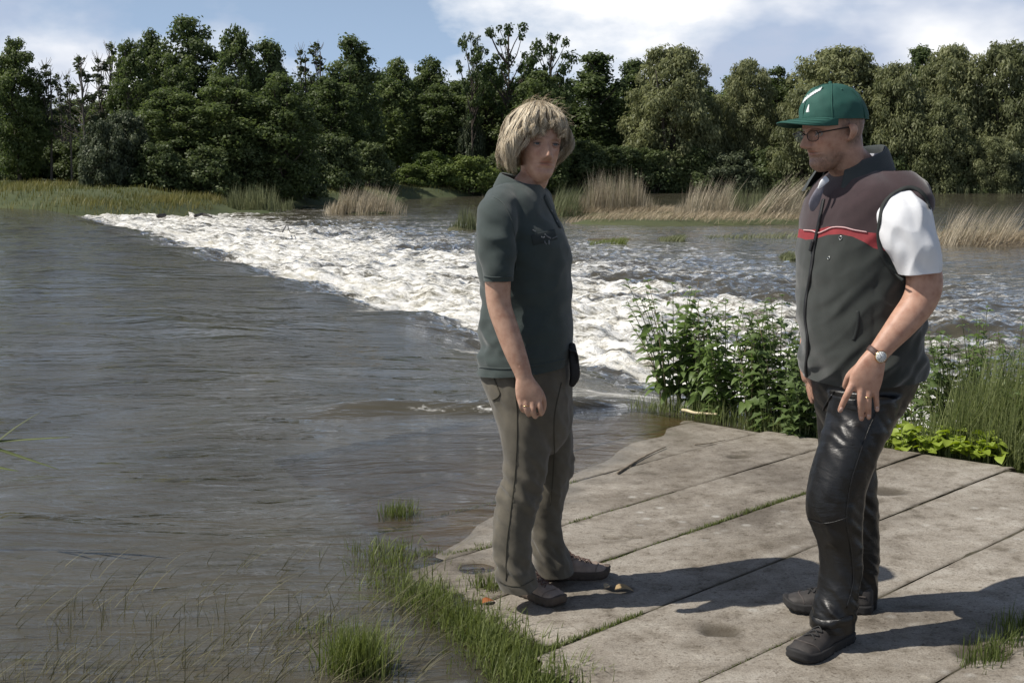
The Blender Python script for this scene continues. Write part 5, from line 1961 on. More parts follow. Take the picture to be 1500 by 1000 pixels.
    # side locks that frame the face
    for i in range(160):
        az = r.uniform(1.15, 1.45) if r.uniform() < 0.5 else -r.uniform(0.95, 1.3)
        lock(az, ztop - r.uniform(0.02, 0.06), zend + r.uniform(0.0, 0.05), r.uniform(0.86, 1.0), r.uniform(0.0006, 0.0015), r.uniform(0.03, 0.07), r.normal(0, 0.05), np.clip(r.normal(0.6, 0.18), 0, 1))
    for i in range(260):
        az = r.uniform(1.0, 1.9) if r.uniform() < 0.75 else -r.uniform(0.85, 1.5)
        lock(az, ztop - r.uniform(0.03, 0.07), zend + r.uniform(0.0, 0.045), r.uniform(0.74, 0.90), r.uniform(0.0008, 0.0018), r.uniform(0.03, 0.09), r.normal(0, 0.05), np.clip(r.normal(0.5, 0.18), 0, 1))
    # flyaway hairs on the lee side
    for i in range(170):
        az = r.uniform(-math.pi, math.pi)
        z = ztop - r.uniform(0.0, 0.09)
        p0 = hull(np.array([z]), np.array([az]), 0.97)[0]
        d = np.array([r.uniform(0.1, 1.0), r.normal(0, 0.5), r.uniform(-0.1, 0.7)])
        Ln = r.uniform(0.015, 0.05)
        P = [p0, p0 + d * Ln * 0.5 + np.array([0, 0, 0.006]), p0 + d * Ln + np.array([0.01, 0, r.uniform(-0.012, 0.004)])]
        V, F = chain(P, [0.0005, 0.0004, 0.0002], n=3, m=8, dome=False)
        hv.append(V); hf_.append((F, n0)); ht.append(np.full(len(V), 0.8)); n0 += len(V)
    Q, T = [], []
    for fl, off in hf_:
        for g in fl:
            (Q if g.shape[1] == 4 else T).append(g + off)
    add('hair_lock', make_mesh('hair_lock', np.concatenate(hv), [np.concatenate(Q), np.concatenate(T)], True, {'tint': np.concatenate(ht)}), hm, hair)['kind'] = 'stuff'
    return root


woman()


# ------------------------------------------------------------------ the man
def man():
    zg = float(slab_z(1.0, 3.72))
    root = empty('person', (1.03, 3.72, zg), 'man in green cap, fleece vest and black leather trousers looking down to the left', 'person')
    fb = (-0.90, -0.43)
    YB = 3.75
    fr = head_frame((0.966, 3.705, 1.446), (-0.93, -0.37), tilt=rad(7), roll=rad(1))
    torso = [(240, 1240, 1296, 3.765, .060), (247, 1228, 1314, 3.76, .100), (257, 1213, 1338, 3.755, .150), (270, 1200, 1350, YB, .180), (288, 1189, 1354, YB, .198), (312, 1181, 1352, YB, .204), (340, 1177, 1348, YB, .206),
             (380, 1173, 1345, YB, .204), (420, 1172, 1344, YB, .200), (460, 1172, 1348, YB, .198), (500, 1175, 1348, YB, .192), (532, 1178, 1350, YB, .190), (556, 1186, 1346, YB, .184), (580, 1192, 1340, YB, .176)]
    arm_l = (pts((1325, 292, 3.615), (1340, 330, 3.565), (1350, 380, 3.552), (1354, 416, 3.548), (1345, 444, 3.54), (1322, 474, 3.522), (1300, 500, 3.505), (1283, 521, 3.495)),
             [.057, .054, .050, .0525, .0490, .0430, .0345, .0290], [.055, .052, .047, .047, .045, .039, .030, .0230])
    Yh = 3.485
    hand = [chain(pts((1284, 518, 3.494), (1276, 536, 3.488), (1269, 554, Yh), (1265, 570, Yh)), [.029, .041, .0475, .0455], [.0235, .021, .0175, .0135], n=22, m=18, ex=2.4),
            chain(pts((1249, 561, Yh), (1243, 574, Yh - .006), (1236, 588, Yh + .002), (1230.5, 601, Yh + .012)), [.0112, .0110, .0098, .0082], n=12, m=18),
            chain(pts((1260, 566, Yh - .002), (1260.5, 583, Yh - .010), (1261, 599, Yh - .003), (1262, 613, Yh + .008)), [.0112, .0110, .0098, .0082], n=12, m=18),
            chain(pts((1271, 567, Yh), (1271.5, 584, Yh - .008), (1272, 599, Yh), (1272.5, 611, Yh + .010)), [.0108, .0106, .0094, .0080], n=12, m=18),
            chain(pts((1282, 564, Yh + .003), (1283, 578, Yh - .003), (1284, 590, Yh + .003), (1285, 600, Yh + .010)), [.0098, .0094, .0085, .0072], n=12, m=18),
            chain(pts((1260, 537, Yh + .008), (1246, 549, Yh + .026), (1240, 560, Yh + .045), (1238, 566, Yh + .055)), [.015, .0125, .0105, .009], n=12, m=16)]
    arm_r = (pts((1225, 296, 3.895), (1218, 350, 3.955), (1212, 410, 3.99), (1205, 450, 3.965), (1190, 490, 3.90), (1184, 518, 3.855)), [.056, .053, .049, .045, .036, .028], None)
    hand2 = [chain(pts((1184, 516, 3.855), (1182, 534, 3.838), (1184, 552, 3.825)), [.020, .022, .020], [.030, .042, .042], n=18, m=14),
             chain(pts((1184, 548, 3.800), (1189, 566, 3.790), (1193, 583, 3.79)), [.010, .0098, .008], n=10, m=14),
             chain(pts((1184, 550, 3.820), (1187, 570, 3.812), (1190, 588, 3.812)), [.0105, .010, .008], n=10, m=14),
             chain(pts((1183, 550, 3.842), (1185, 568, 3.840), (1188, 584, 3.84)), [.0102, .0098, .008], n=10, m=14),
             chain(pts((1182, 548, 3.862), (1184, 562, 3.864), (1186, 574, 3.866)), [.0092, .0088, .007], n=10, m=14),
             chain(pts((1185, 528, 3.812), (1192, 542, 3.795), (1198, 552, 3.785)), [.013, .011, .009], n=10, m=14)]
    parts = head_base(fr, False)
    parts.append(chain([to_world(fr, (-0.030, 0, 0.085)), to_world(fr, (-0.036, 0, 0.025)), *pts((1252, 250, 3.775), (1258, 285, 3.775))], [.059, .060, .066, .085], ref=(1, 0, 0), n=24, m=20))
    parts.append(tslices(torso[2:], fb, shrink=0.84, m=40))
    parts.append(chain(arm_l[0], arm_l[1], arm_l[2], n=26, m=56))
    parts += hand
    parts.append(chain(arm_r[0], arm_r[1], n=20, m=40))
    parts += hand2
    leg_n = [(575, 1215, 1322, 3.645, .103), (604, 1216, 1308, 3.63, .101), (630, 1208, 1300, 3.615, .099), (660, 1199, 1286, 3.60, .094), (690, 1190, 1276, 3.59, .090), (718, 1184, 1267, 3.585, .085), (746, 1183, 1263, 3.58, .083),
             (774, 1189, 1261, 3.58, .076), (798, 1199, 1261, 3.58, .071), (833, 1203, 1261, 3.575, .068), (868, 1199, 1256, 3.565, .068), (895, 1191, 1252, 3.56, .069), (914, 1187, 1250, 3.56, .069), (926, 1190, 1248, 3.56, .066)]
    leg_f = [(580, 1194, 1290, 3.84, .092), (615, 1197, 1290, 3.85, .090), (648, 1200, 1286, 3.86, .088), (683, 1205, 1281, 3.87, .082), (720, 1212, 1285, 3.875, .080), (758, 1216, 1287, 3.88, .075), (800, 1219, 1287, 3.885, .070), (840, 1221, 1286, 3.89, .066), (880, 1222, 1284, 3.895, .064), (898, 1224, 1282, 3.90, .062)]
    parts.append(tslices(leg_n[:-2], fb, shrink=0.72, m=30, n=32))
    parts.append(tslices(leg_f[:-1], fb, shrink=0.72, m=30, n=32))
    me, V, F = body_mesh(parts, fr, False, (0.43, 0.255, 0.185))
    body = add('body', me, SKIN, root)
    eyes(body, fr, (0.05, 0.045, 0.035), False)
    # finger nails
    nail = plain('nail', (0.50, 0.33, 0.27), 0.3, 0.05, 80, 0)
    for (u, v), dz in (((1232, 600), 0.), ((1262, 611.5), 0.), ((1272.5, 609.5), 0.), ((1285, 598.5), 0.)):
        S0 = pix(u, v, Y=Yh - 0.001)
        d = pix(u + (-1.6 if u < 1240 else 0.3), v + 4, Y=Yh + 0.002) - S0
        Vn, Fn = chain([S0 - d * 0.7 + np.array([0, .002, 0]), S0, S0 + d * 0.9 + np.array([0, .004, 0])], [.0042, .005, .0042], [.0016, .002, .0016], n=10, m=8)
        add('nail', make_mesh('nail', Vn, Fn), nail, body)

    # ---- leather trousers
    pelvis = [(535, 1192, 1346, 3.745, .172), (560, 1194, 1336, 3.745, .170), (585, 1197, 1322, 3.745, .162), (610, 1203, 1306, 3.745, .140), (635, 1213, 1300, 3.745, .10), (655, 1225, 1285, 3.745, .05)]
    V, F = remesh([tslices(pelvis, fb), tslices(leg_n, fb), tslices(leg_f, fb)], 0.0050, 6)
    N = normals(V, F)
    z = V[:, 2]
    zk, za, zh = pix(1230, 775, Y=3.6)[2], pix(1230, 885, Y=3.57)[2], pix(1230, 620, Y=3.6)[2]
    amp = 0.004 + 0.020 * np.exp(-((z - zk) / 0.06) ** 2) + 0.026 * np.exp(-((z - za) / 0.05) ** 2) + 0.010 * np.exp(-((z - zh) / 0.06) ** 2)
    P2 = V.copy(); P2[:, 2] += 1.0 * V[:, 0]
    d0 = folds(P2, N, amp * 0.7, (8, 8, 16), 241, 0.75) - P2
    V = V + d0
    V = folds(V, N, 0.004, (14, 14, 6), 251, 0.5)
    V = laplace(V, F, 1)
    zb_n, zb_f = pix(1220, 918, Y=3.56)[2], pix(1250, 893, Y=3.9)[2]
    zl_ = lambda c: np.where(c[:, 1] < 3.73, zb_n, zb_f)
    V = cut(V, F, lambda c: c[:, 2] > zl_(c), zl_)
    V, F = keep_faces(V, F, lambda c: np.where(c[:, 1] < 3.73, c[:, 2] > zb_n, c[:, 2] > zb_f))
    leather = plain('black_leather', (0.0065, 0.0063, 0.0062), 0.38, 0.25, 30, 0.5, 0.0012, bscale=260, spec=0.45)
    nt = leather.node_tree
    cr_ = tex(nt, 8, 3, 0.5, vscale=(1, 1, 2.4), dist=0.8)
    bb = nt.nodes['Principled BSDF'].inputs['Normal'].links[0].from_node
    bump(nt, None, cr_.outputs['Fac'], 0.45, 0.012)
    nt.links.new(nt.nodes[-1].outputs[0], bb.inputs['Normal'])
    tr = add('leather_trousers', make_mesh('leather_trousers', V, F), leather, root)
    S = Surf(V, F)
    trim('side_seam', S, [(1290, 590), (1272, 630), (1258, 670), (1246, 710), (1240, 760), (1246, 800), (1250, 850), (1240, 890)], 0.005, leather, tr, 0.002, 40)
    trim('knee_seam', S, [(1184, 760), (1205, 766), (1225, 763), (1242, 757)], 0.004, leather, tr, 0.002, 20)
    trim('cuff', S, [(1190, 908), (1205, 914), (1225, 913), (1249, 906)], 0.028, leather, tr, 0.003, 20)
    trim('hip_pocket', S, [(1222, 574), (1214, 586), (1206, 600)], 0.006, leather, tr, 0.003, 12)

    # ---- vest
    slv_hole = chain(pts((1318, 284, 3.63), (1334, 312, 3.585), (1340, 335, 3.57)), [.085, .080, .072], [.070, .066, .060], n=28, m=18)
    V, F = remesh([tslices(torso, fb, m=76, n=68), chain(pts((1282, 272, 3.71), (1312, 282, 3.645), (1330, 300, 3.605)), [.062, .078, .078], [.062, .074, .072], n=30, m=20)], 0.0048, 6)
    N = normals(V, F)
    z = V[:, 2]
    front = sstep(1.15, 1.0, V[:, 0])
    zl, zm = pix(1230, 540, Y=3.7)[2], pix(1230, 450, Y=3.7)[2]
    amp = 0.006 + 0.024 * np.exp(-((z - zl) / 0.07) ** 2) + 0.016 * np.exp(-((z - zm) / 0.12) ** 2) * (0.4 + 0.6 * (V[:, 0] > 1.05))
    P2 = V.copy(); P2[:, 2] -= 0.9 * V[:, 0]
    V = V + (folds(P2, N, amp, (5, 5, 11), 261, 0.65) - P2)
    P3 = V.copy(); P3[:, 2] += 0.5 * V[:, 0]
    V = V + (folds(P3, N, 0.0035, (12, 12, 8), 267, 0.4) - P3)
    # a drag line by the pocket, and a drawn-in hem
    V = laplace(V, F, 2)
    hz = lambda x: np.interp(x, [pix(1184, 556, Y=3.7)[0], pix(1215, 569, Y=3.7)[0], pix(1290, 562, Y=3.7)[0], pix(1356, 549, Y=3.75)[0]],
                             [pix(1184, 557, Y=3.7)[2], pix(1215, 569, Y=3.6)[2], pix(1290, 562, Y=3.62)[2], pix(1356, 549, Y=3.75)[2]])
    V = cut(V, F, lambda c: c[:, 2] > hz(c[:, 0]), lambda c: hz(c[:, 0]))
    zn = pix(1260, 250, Y=3.76)[2]
    # armhole: an oval through which the white sleeve comes
    ac = pix(1324, 352, Y=3.56)
    ax = pix(1294, 308, Y=3.56)

    def armhole(c):
        u = 750 + FPX * c[:, 0] / (c[:, 1] * math.cos(PITCH) + (CAM_H - c[:, 2]) * math.sin(PITCH))
        w_ = c[:, 1] * math.cos(PITCH) + (CAM_H - c[:, 2]) * math.sin(PITCH)
        v = 500 - FPX * (c[:, 1] * math.sin(PITCH) - (CAM_H - c[:, 2]) * math.cos(PITCH)) / w_
        return u, v
    V, F = keep_faces(V, F, lambda c: (c[:, 2] > hz(c[:, 0])) & (c[:, 2] < zn - 0.12 * (c[:, 0] - 1.07) * 0))
    # yoke, red band and body of the vest are cut from the same form at the band's wavy edges
    xs = [pix(u, 340, Y=3.6)[0] for u in (1172, 1186, 1196, 1206, 1218, 1232, 1246, 1260, 1274, 1300)]
    top_v = [337, 337, 341, 338, 333, 333, 336, 339, 340, 341]
    bot_v = [348, 350, 355, 352, 345, 343, 346, 353, 362, 368]
    zt_ = [pix(1230, v, Y=3.6)[2] for v in top_v]
    zb_ = [pix(1230, v, Y=3.6)[2] for v in bot_v]
    fz_t = lambda c: np.interp(c[:, 0], xs, zt_)
    fz_b = lambda c: np.interp(c[:, 0], xs, zb_)
    V = cut(V, F, lambda c: c[:, 2] < fz_b(c), fz_b)
    V = cut(V, F, lambda c: c[:, 2] < fz_t(c), fz_t)
    grey = plain('charcoal_fleece', (0.024, 0.029, 0.026), 0.95, 0.12, 30, 0.22, 0.0018, bscale=700, sheen=0.3)
    maroon = plain('maroon_fleece', (0.037, 0.021, 0.024), 0.95, 0.14, 30, 0.22, 0.0018, bscale=700, sheen=0.3)
    red = plain('red_band', (0.27, 0.034, 0.040), 0.8, 0.12, 30, 0.3, 0.002, bscale=300)
    dark = plain('vest_edging', (0.018, 0.022, 0.021), 0.85, 0.15, 40, 0.3)
    vest = empty('fleece_vest', (0, 0, 0))
    vest.parent = root
    vest.location = -Vector(root.location)
    for nm, fn, mt in (('vest_body', lambda c: c[:, 2] < fz_b(c), grey), ('red_band', lambda c: (c[:, 2] >= fz_b(c)) & (c[:, 2] < fz_t(c)), red), ('yoke', lambda c: c[:, 2] >= fz_t(c), maroon)):
        v2, f2 = keep_faces(V, F, fn)
        add(nm, make_mesh(nm, v2, f2), mt, vest)
    S = Surf(V, F)
    pink = plain('band_piping', (0.62, 0.40, 0.40), 0.7, 0.1, 40, 0.1)
    trim('band_piping', S, [(1178, 337), (1190, 338), (1199, 341), (1208, 338), (1220, 333), (1236, 333), (1252, 337), (1270, 340)], 0.0035, pink, vest, 0.0025, 40)
    zipm = plain('zip', (0.012, 0.012, 0.013), 0.5, 0.2, 200, 0.5, 0.002)
    trim('zip', S, [(1207, 292), (1203, 312), (1199, 332), (1194, 356), (1190, 385), (1186, 412), (1181, 440), (1180, 465), (1183, 490), (1184, 510), (1181, 535), (1182, 552)], 0.011, zipm, vest, 0.0035, 60)
    trim('zip_pull', S, [(1193, 352), (1191, 360), (1189, 368)], 0.011, zipm, vest, 0.006, 8, 0.003)
    trim('pocket_opening', S, [(1256, 455), (1257, 470), (1255, 485), (1250, 498)], 0.010, dark, vest, 0.001, 16)
    steel = plain('snap_steel', (0.45, 0.46, 0.45), 0.35, 0.1, 60, 0, metallic=1.0)
    for u, v, rr in ((1231.5, 348.5, 0.0052), (1214, 378, 0.0042)):
        h = S.cam(u, v, 0.001)
        t1 = np.cross(h[1], [0, 0, 1]); t1 /= np.linalg.norm(t1)
        t2 = np.cross(h[1], t1)
        a = np.linspace(0, 2 * math.pi, 16)
        Vr, Fr = chain(h[0] + rr * (np.cos(a)[:, None] * t1 + np.sin(a)[:, None] * t2), 0.0013, n=6, m=32, ref=h[1])
        add('snap', make_mesh('snap', Vr, Fr), steel, vest)
    # armhole binding lies over the sleeve
    bind = [(1361, 306), (1357, 292), (1347, 280), (1334, 275), (1320, 278), (1306, 286), (1294, 300), (1286, 318), (1283, 338), (1284, 358), (1290, 377), (1300, 393), (1312, 405), (1320, 411)]
    # ---- white short sleeves
    white = plain('white_shirt', (0.70, 0.71, 0.73), 0.85, 0.05, 20, 0.3, 0.0015, bscale=500)
    slv = chain(pts((1317, 297, 3.613), (1323, 315, 3.566), (1330, 342, 3.548), (1339, 368, 3.542), (1347, 394, 3.54), (1350, 412, 3.54)), [.060, .078, .080, .073, .0655, .061], [.055, .066, .067, .065, .062, .060], n=36, m=36)
    slv_r = chain(pts((1232, 290, 3.885), (1226, 330, 3.945), (1218, 370, 3.98), (1214, 404, 3.99)), [.070, .066, .060, .056], n=26, m=24)
    shirt = empty('white_shirt', (0, 0, 0))
    shirt.parent = root
    shirt.location = -Vector(root.location)
    for part, (zc_u, zc_v, zc_Y) in ((slv, (1350, 399, 3.54)), (slv_r, (1194, 396, 3.99))):
        V3, F3 = remesh([part], 0.0042, 3)
        N3 = normals(V3, F3)
        P4 = V3.copy(); P4[:, 2] += 0.8 * V3[:, 0]
        V3 = V3 + (folds(P4, N3, 0.016, (12, 10, 6), 271, 0.75) - P4)
        V3 = laplace(V3, F3, 1)
        zc = pix(zc_u, zc_v, Y=zc_Y)[2]
        tl = lambda x: zc + 0.10 * (x - pix(1350, 399, Y=3.54)[0])
        V3 = cut(V3, F3, lambda c: c[:, 2] > tl(c[:, 0]), lambda c: tl(c[:, 0]))
        V3, F3 = keep_faces(V3, F3, lambda c: c[:, 2] > tl(c[:, 0]))
        sl = add('sleeve', make_mesh('sleeve', V3, F3), white, shirt)
        if part is slv:
            SS_ = Surf(V3, F3)
    VA, FA = merge([(V, F)])
    both = Surf(*merge([(V, F), (V3, F3), tuple(slv)]))
    trim('armhole_binding', both, [(u + (4 if v > 310 else 0), v) for u, v in bind], 0.013, dark, vest, 0.0022, 44, 0.001)
    # ---- collar of the vest, turned out, with a lighter shirt collar inside
    cc = pix(1252, 252, Y=3.765)
    fdir = math.atan2(fb[1], fb[0])
    ang = np.linspace(-2.55, 2.55, 64)
    e = 0.5 + 0.5 * np.cos(ang)
    fold = np.exp(-((np.abs(ang) - 2.2) / 0.55) ** 2)

    def collar(rings, name, mat, tilt, drop):
        R = []
        for rr, dz, fl in rings:
            a = ang + math.pi + fdir
            rad_ = rr + fl * fold * 0.022
            x = cc[0] + rad_ * 1.04 * np.cos(a)
            y = cc[1] + rad_ * 1.02 * np.sin(a)
            z = cc[2] + dz + tilt * e - drop * (1 - e) - fl * fold * 0.012
            R.append(np.stack([x, y, z], -1))
        R = np.array(R)
        V2 = R.reshape(-1, 3)
        return add(name, make_mesh(name, V2 + 0.0018 * noise3(V2 * 28, 8)[:, None], grid_faces(R.shape[0], R.shape[1])), mat, vest if name == 'collar' else shirt)
    collar([(0.100, -0.012, 0), (0.092, 0.012, 0), (0.084, 0.040, 0), (0.083, 0.054, 0), (0.087, 0.056, 0.2), (0.096, 0.042, 0.7), (0.107, 0.012, 1.3), (0.114, -0.012, 1.7), (0.113, -0.014, 1.7)],
           'collar', plain('collar_fleece', (0.034, 0.042, 0.042), 0.95, 0.12, 30, 0.5, 0.002, bscale=420, sheen=0.2), 0.026, 0.034)
    collar([(0.076, 0.00, 0), (0.073, 0.030, 0), (0.072, 0.042, 0), (0.074, 0.043, 0), (0.080, 0.030, 0.1)], 'shirt_collar', plain('grey_collar', (0.34, 0.35, 0.39), 0.85, 0.08, 40, 0.2), 0.014, 0.030)
    # white tip and lilac-grey scarf end at the throat
    grey_l = plain('lilac_grey', (0.17, 0.165, 0.20), 0.9, 0.15, 40, 0.3)
    for nm, P, ra, rb, mt in (('collar_tip', pts((1211, 262, 3.645), (1205, 268, 3.635), (1199, 276, 3.635)), [.010, .009, .003], [.004, .004, .002], white),
                              ('collar_flap', pts((1205, 270, 3.655), (1198, 284, 3.650), (1192, 298, 3.655), (1190, 308, 3.662)), [.008, .013, .015, .006], [.004, .005, .005, .003], grey_l)):
        Vq, Fq = chain(P, ra, rb, n=14, m=14, ex=3)
        add(nm, make_mesh(nm, Vq, Fq), mt, shirt)

    # ---- shoes
    mats = dict(upper=plain('black_shoe', (0.030, 0.026, 0.024), 0.7, 0.3, 40, 0.5, 0.002), sole=plain('black_sole', (0.018, 0.017, 0.017), 0.8, 0.2, 40, 0.3),
                trim=plain('shoe_trim', (0.060, 0.050, 0.045), 0.7, 0.2, 40, 0.3), lace=plain('black_lace', (0.022, 0.022, 0.022), 0.85, 0.2, 60, 0.2))
    h1, t1 = pix(1243, 934, z=zg), pix(1166, 970, z=zg)
    shoe(root, np.array([h1[0], h1[1], zg + 0.001]), (t1 - h1)[:2], 0.295, 0.052, mats, 3, high=0.10)
    h2, t2 = pix(1278, 897, z=zg), pix(1160, 890, z=zg)
    shoe(root, np.array([h2[0], h2[1], zg + 0.001]), (t2 - h2)[:2], 0.285, 0.052, mats, 4, high=0.10)

    # ---- wrist watch and rings
    wc = pix(1285, 521, Y=3.495)
    dirn = np.array(pts((1283, 521, 3.495))[0]) - np.array(pts((1300, 500, 3.505))[0])
    dirn /= np.linalg.norm(dirn)
    side = np.cross(dirn, [0, 1, 0]); side /= np.linalg.norm(side)
    nrm = np.cross(side, dirn)
    a = np.linspace(0, 2 * math.pi, 40)
    ctr = np.array(pts((1284.5, 519, 3.4945))[0])
    brown = plain('watch_strap', (0.07, 0.035, 0.028), 0.6, 0.2, 60, 0.2)
    loop = ctr + 0.0318 * np.cos(a)[:, None] * side + 0.0265 * np.sin(a)[:, None] * np.array([0, 1.0, 0])
    Vw, Fw = chain(loop, 0.0022, 0.0085, ref=dirn, n=10, m=60, ex=3)
    watch = add('wrist_watch', make_mesh('wrist_watch', Vw, Fw), brown, root)
    fc = ctr + np.array([0, -0.0275, 0.0]) + side * 0.004 * (1 if side[0] > 0 else -1)
    fn = np.array([0.10, -0.99, 0.08]); fn /= np.linalg.norm(fn)
    gold = plain('watch_gold', (0.70, 0.50, 0.26), 0.25, 0.05, 60, 0, metallic=1.0)
    Vw, Fw = chain([fc + fn * -0.003, fc + fn * 0.004], 0.0175, n=28, m=4, ref=(0, 0, 1), dome=False)
    add('watch_case', make_mesh('watch_case', Vw, Fw), gold, watch, loc=(0, 0, 0))
    Vw, Fw = chain([fc + fn * 0.003, fc + fn * 0.0048], 0.0152, n=28, m=3, ref=(0, 0, 1), dome=False)
    add('watch_dial', make_mesh('watch_dial', Vw, Fw), plain('watch_dial', (0.62, 0.63, 0.62), 0.35, 0.03, 60, 0), watch, loc=(0, 0, 0))
    t1 = np.cross(fn, [0, 0, 1]); t1 /= np.linalg.norm(t1); t2 = np.cross(t1, fn)
    ink = plain('watch_hand', (0.03, 0.03, 0.03), 0.5, 0.1, 60, 0)
    for an, ln in ((0.7, 0.008), (2.4, 0.011)):
        d = math.sin(an) * t1 + math.cos(an) * t2
        Vw, Fw = chain([fc + fn * 0.0052, fc + fn * 0.0052 + d * ln], 0.0007, n=5, m=3, ref=fn)
        add('watch_hand', make_mesh('watch_hand', Vw, Fw), ink, watch, loc=(0, 0, 0))
    for k in range(12):
        an = k * math.pi / 6
        d = math.sin(an) * t1 + math.cos(an) * t2
        Vw, Fw = chain([fc + fn * 0.005 + d * 0.0112, fc + fn * 0.005 + d * 0.0136], 0.0006, n=4, m=3, ref=fn)
        add('hour_mark', make_mesh('hour_mark', Vw, Fw), ink, watch, loc=(0, 0, 0))
    c = pix(1271.4, 581, Y=Yh - 0.007)
    a = np.linspace(0, 2 * math.pi, 20)
    Vr, Fr = chain(np.stack([c[0] + 0.0112 * np.cos(a), c[1] + 0.0112 * np.sin(a), c[2] + 0 * a], -1), 0.0014, n=6, m=40, ref=(0, 0, 1))
    add('ring', make_mesh('ring', Vr, Fr), gold, root)

    # ---- baseball cap
    capm = plain('green_cap', (0.014, 0.078, 0.060), 0.8, 0.10, 30, 0.35, 0.0012, bscale=600)
    seamm = plain('cap_seam', (0.016, 0.080, 0.060), 0.85, 0.1, 40, 0.2)

    def capP(az, el, k=1.0):
        """Crown surface: az from the face direction, el 0 at the rim, 1 at the button."""
        c = np.cos(el * math.pi / 2) ** 0.92
        s = np.sin(el * math.pi / 2)
        xf, xb, w = 0.104, 0.110, 0.0860
        ca, sa = np.cos(az), np.sin(az)
        ca = np.sign(ca) * np.abs(ca) ** 0.92
        x = np.where(ca > 0, xf * c ** 0.28, xb) * ca * c
        y = w * sa * c
        zr = 0.143 + 0.012 * np.cos(az)
        z = zr + (0.248 - zr) * s + 0.010 * np.clip(np.cos(az), 0, 1) * np.sin(el * math.pi)
        return np.stack([x * k - 0.004, y * k, z], -1)
    azs = np.linspace(0, 2 * math.pi, 90, endpoint=False)
    R = np.stack([capP(azs, np.full(90, el)) for el in np.linspace(0, 0.985, 36)])
    V5 = to_world(fr, R.reshape(-1, 3))
    N5 = normals(V5, [grid_faces(36, 90, True)])
    V5 = V5 + (0.0030 * noise3(V5 * np.array([14, 14, 26]), 91) + 0.0015 * noise3(V5 * 40, 92))[:, None] * N5
    Vt = np.concatenate([V5, V5[-90:].mean(0)[None]])
    j = np.arange(90)
    Ft = [grid_faces(36, 90, True), np.stack([35 * 90 + j, 35 * 90 + (j + 1) % 90, np.full(90, len(Vt) - 1)], -1)]
    cap = add('baseball_cap', make_mesh('baseball_cap', Vt, Ft), capm, root)
    for az in np.arange(6) * math.pi / 3:
        P = to_world(fr, capP(np.full(16, az), np.linspace(0.02, 0.97, 16), 1.006))
        Vs, Fs = chain(P, 0.0016, n=6, m=26)
        add('panel_seam', make_mesh('panel_seam', Vs, Fs), seamm, cap, loc=(0, 0, 0))
    P = to_world(fr, [(-0.004, 0, 0.246), (-0.004, 0, 0.251)])
    Vs, Fs = chain(P, [0.008, 0.006], n=12, m=4, ref=(0, 1, 0))
    add('top_button', make_mesh('top_button', Vs, Fs), seamm, cap, loc=(0, 0, 0))
    for az in (math.pi / 6 + math.pi / 3, -math.pi / 6 - math.pi / 3, math.pi / 6, -math.pi / 6):
        P = to_world(fr, capP(np.array([az, az]), np.array([0.60, 0.62]), 1.004))
        Vs, Fs = chain(P, 0.0028, n=8, m=4)
        add('eyelet', make_mesh('eyelet', Vs, Fs), seamm, cap, loc=(0, 0, 0))
    # visor, curved down at the sides
    sN, tN = 41, 14
    sv = np.linspace(-1, 1, sN)
    R = []
    for th_ in (0.0, -0.0035):
        for t in (np.linspace(0, 1, tN) if th_ == 0 else np.linspace(1, 0, tN)):
            az = sv * 1.22
            b = capP(az, np.full(sN, 0.015), 1.0)
            out = 0.082 * np.sqrt(np.clip(1 - np.abs(sv) ** 2.6, 0, 1))
            x = b[:, 0] + out * t
            y = b[:, 1] * (1 - 0.05 * t)
            z = b[:, 2] + 0.002 + 0.002 * t - 0.004 * t * t - 3.0 * (y ** 2) * t + th_
            R.append(np.stack([x, y, z], -1))
    R = np.array(R)
    V6 = to_world(fr, R.reshape(-1, 3))
    Fg = grid_faces(2 * tN, sN)
    vis = add('visor', make_mesh('visor', V6, Fg), capm, cap, loc=(0, 0, 0))
    for t in (0.3, 0.6, 0.9):
        P = R[int(t * (tN - 1))][3:-3] + np.array([0, 0, 0.0006])
        Vs, Fs = chain(to_world(fr, P), 0.0007, n=5, m=40)
        add('visor_stitching', make_mesh('visor_stitching', Vs, Fs), seamm, vis, loc=(0, 0, 0))
    # white embroidery on the front panels: a slanting word too small to read and a little peak under it
    wh = plain('white_embroidery', (0.72, 0.75, 0.74), 0.8, 0.05, 200, 0.2)
    rr = np.random.default_rng(3)
    for k in range(9):
        az0 = -0.16 + k * 0.075
        h = 0.085 + 0.03 * rr.uniform()
        e0 = 0.30 + 0.030 * k
        for q in range(2):
            P = capP(np.array([az0 + q * 0.034, az0 + 0.010 + q * 0.03]), np.array([e0 - 0.01, e0 + h * (1 if q == 0 else rr.choice([0.6, 1.0]))]), 1.008)
            Vs, Fs = chain(to_world(fr, P), 0.0019, 0.0012, n=6, m=5)
            add('embroidered_letter', make_mesh('embroidered_letter', Vs, Fs), wh, cap, loc=(0, 0, 0))
        P = capP(np.array([az0, az0 + 0.05]), np.array([e0, e0 + 0.012]), 1.008)
        Vs, Fs = chain(to_world(fr, P), 0.0017, 0.0012, n=6, m=5)
        add('embroidered_letter', make_mesh('embroidered_letter', Vs, Fs), wh, cap, loc=(0, 0, 0))
    P = np.stack([capP(np.array([0.14, 0.30]), np.array([0.12, 0.12]), 1.006), capP(np.array([0.18, 0.27]), np.array([0.18, 0.18]), 1.012), capP(np.array([0.215, 0.24]), np.array([0.25, 0.25]), 1.008)])
    Vs = to_world(fr, np.concatenate([P.reshape(-1, 3), P.reshape(-1, 3) * 0.99]))
    add('embroidered_peak', make_mesh('embroidered_peak', Vs, [np.array([(0, 1, 3, 2), (2, 3, 5, 4), (6, 8, 9, 7), (8, 10, 11, 9), (0, 2, 8, 6), (2, 4, 10, 8), (1, 7, 9, 3), (3, 9, 11, 5)])]), wh, cap, loc=(0, 0, 0))

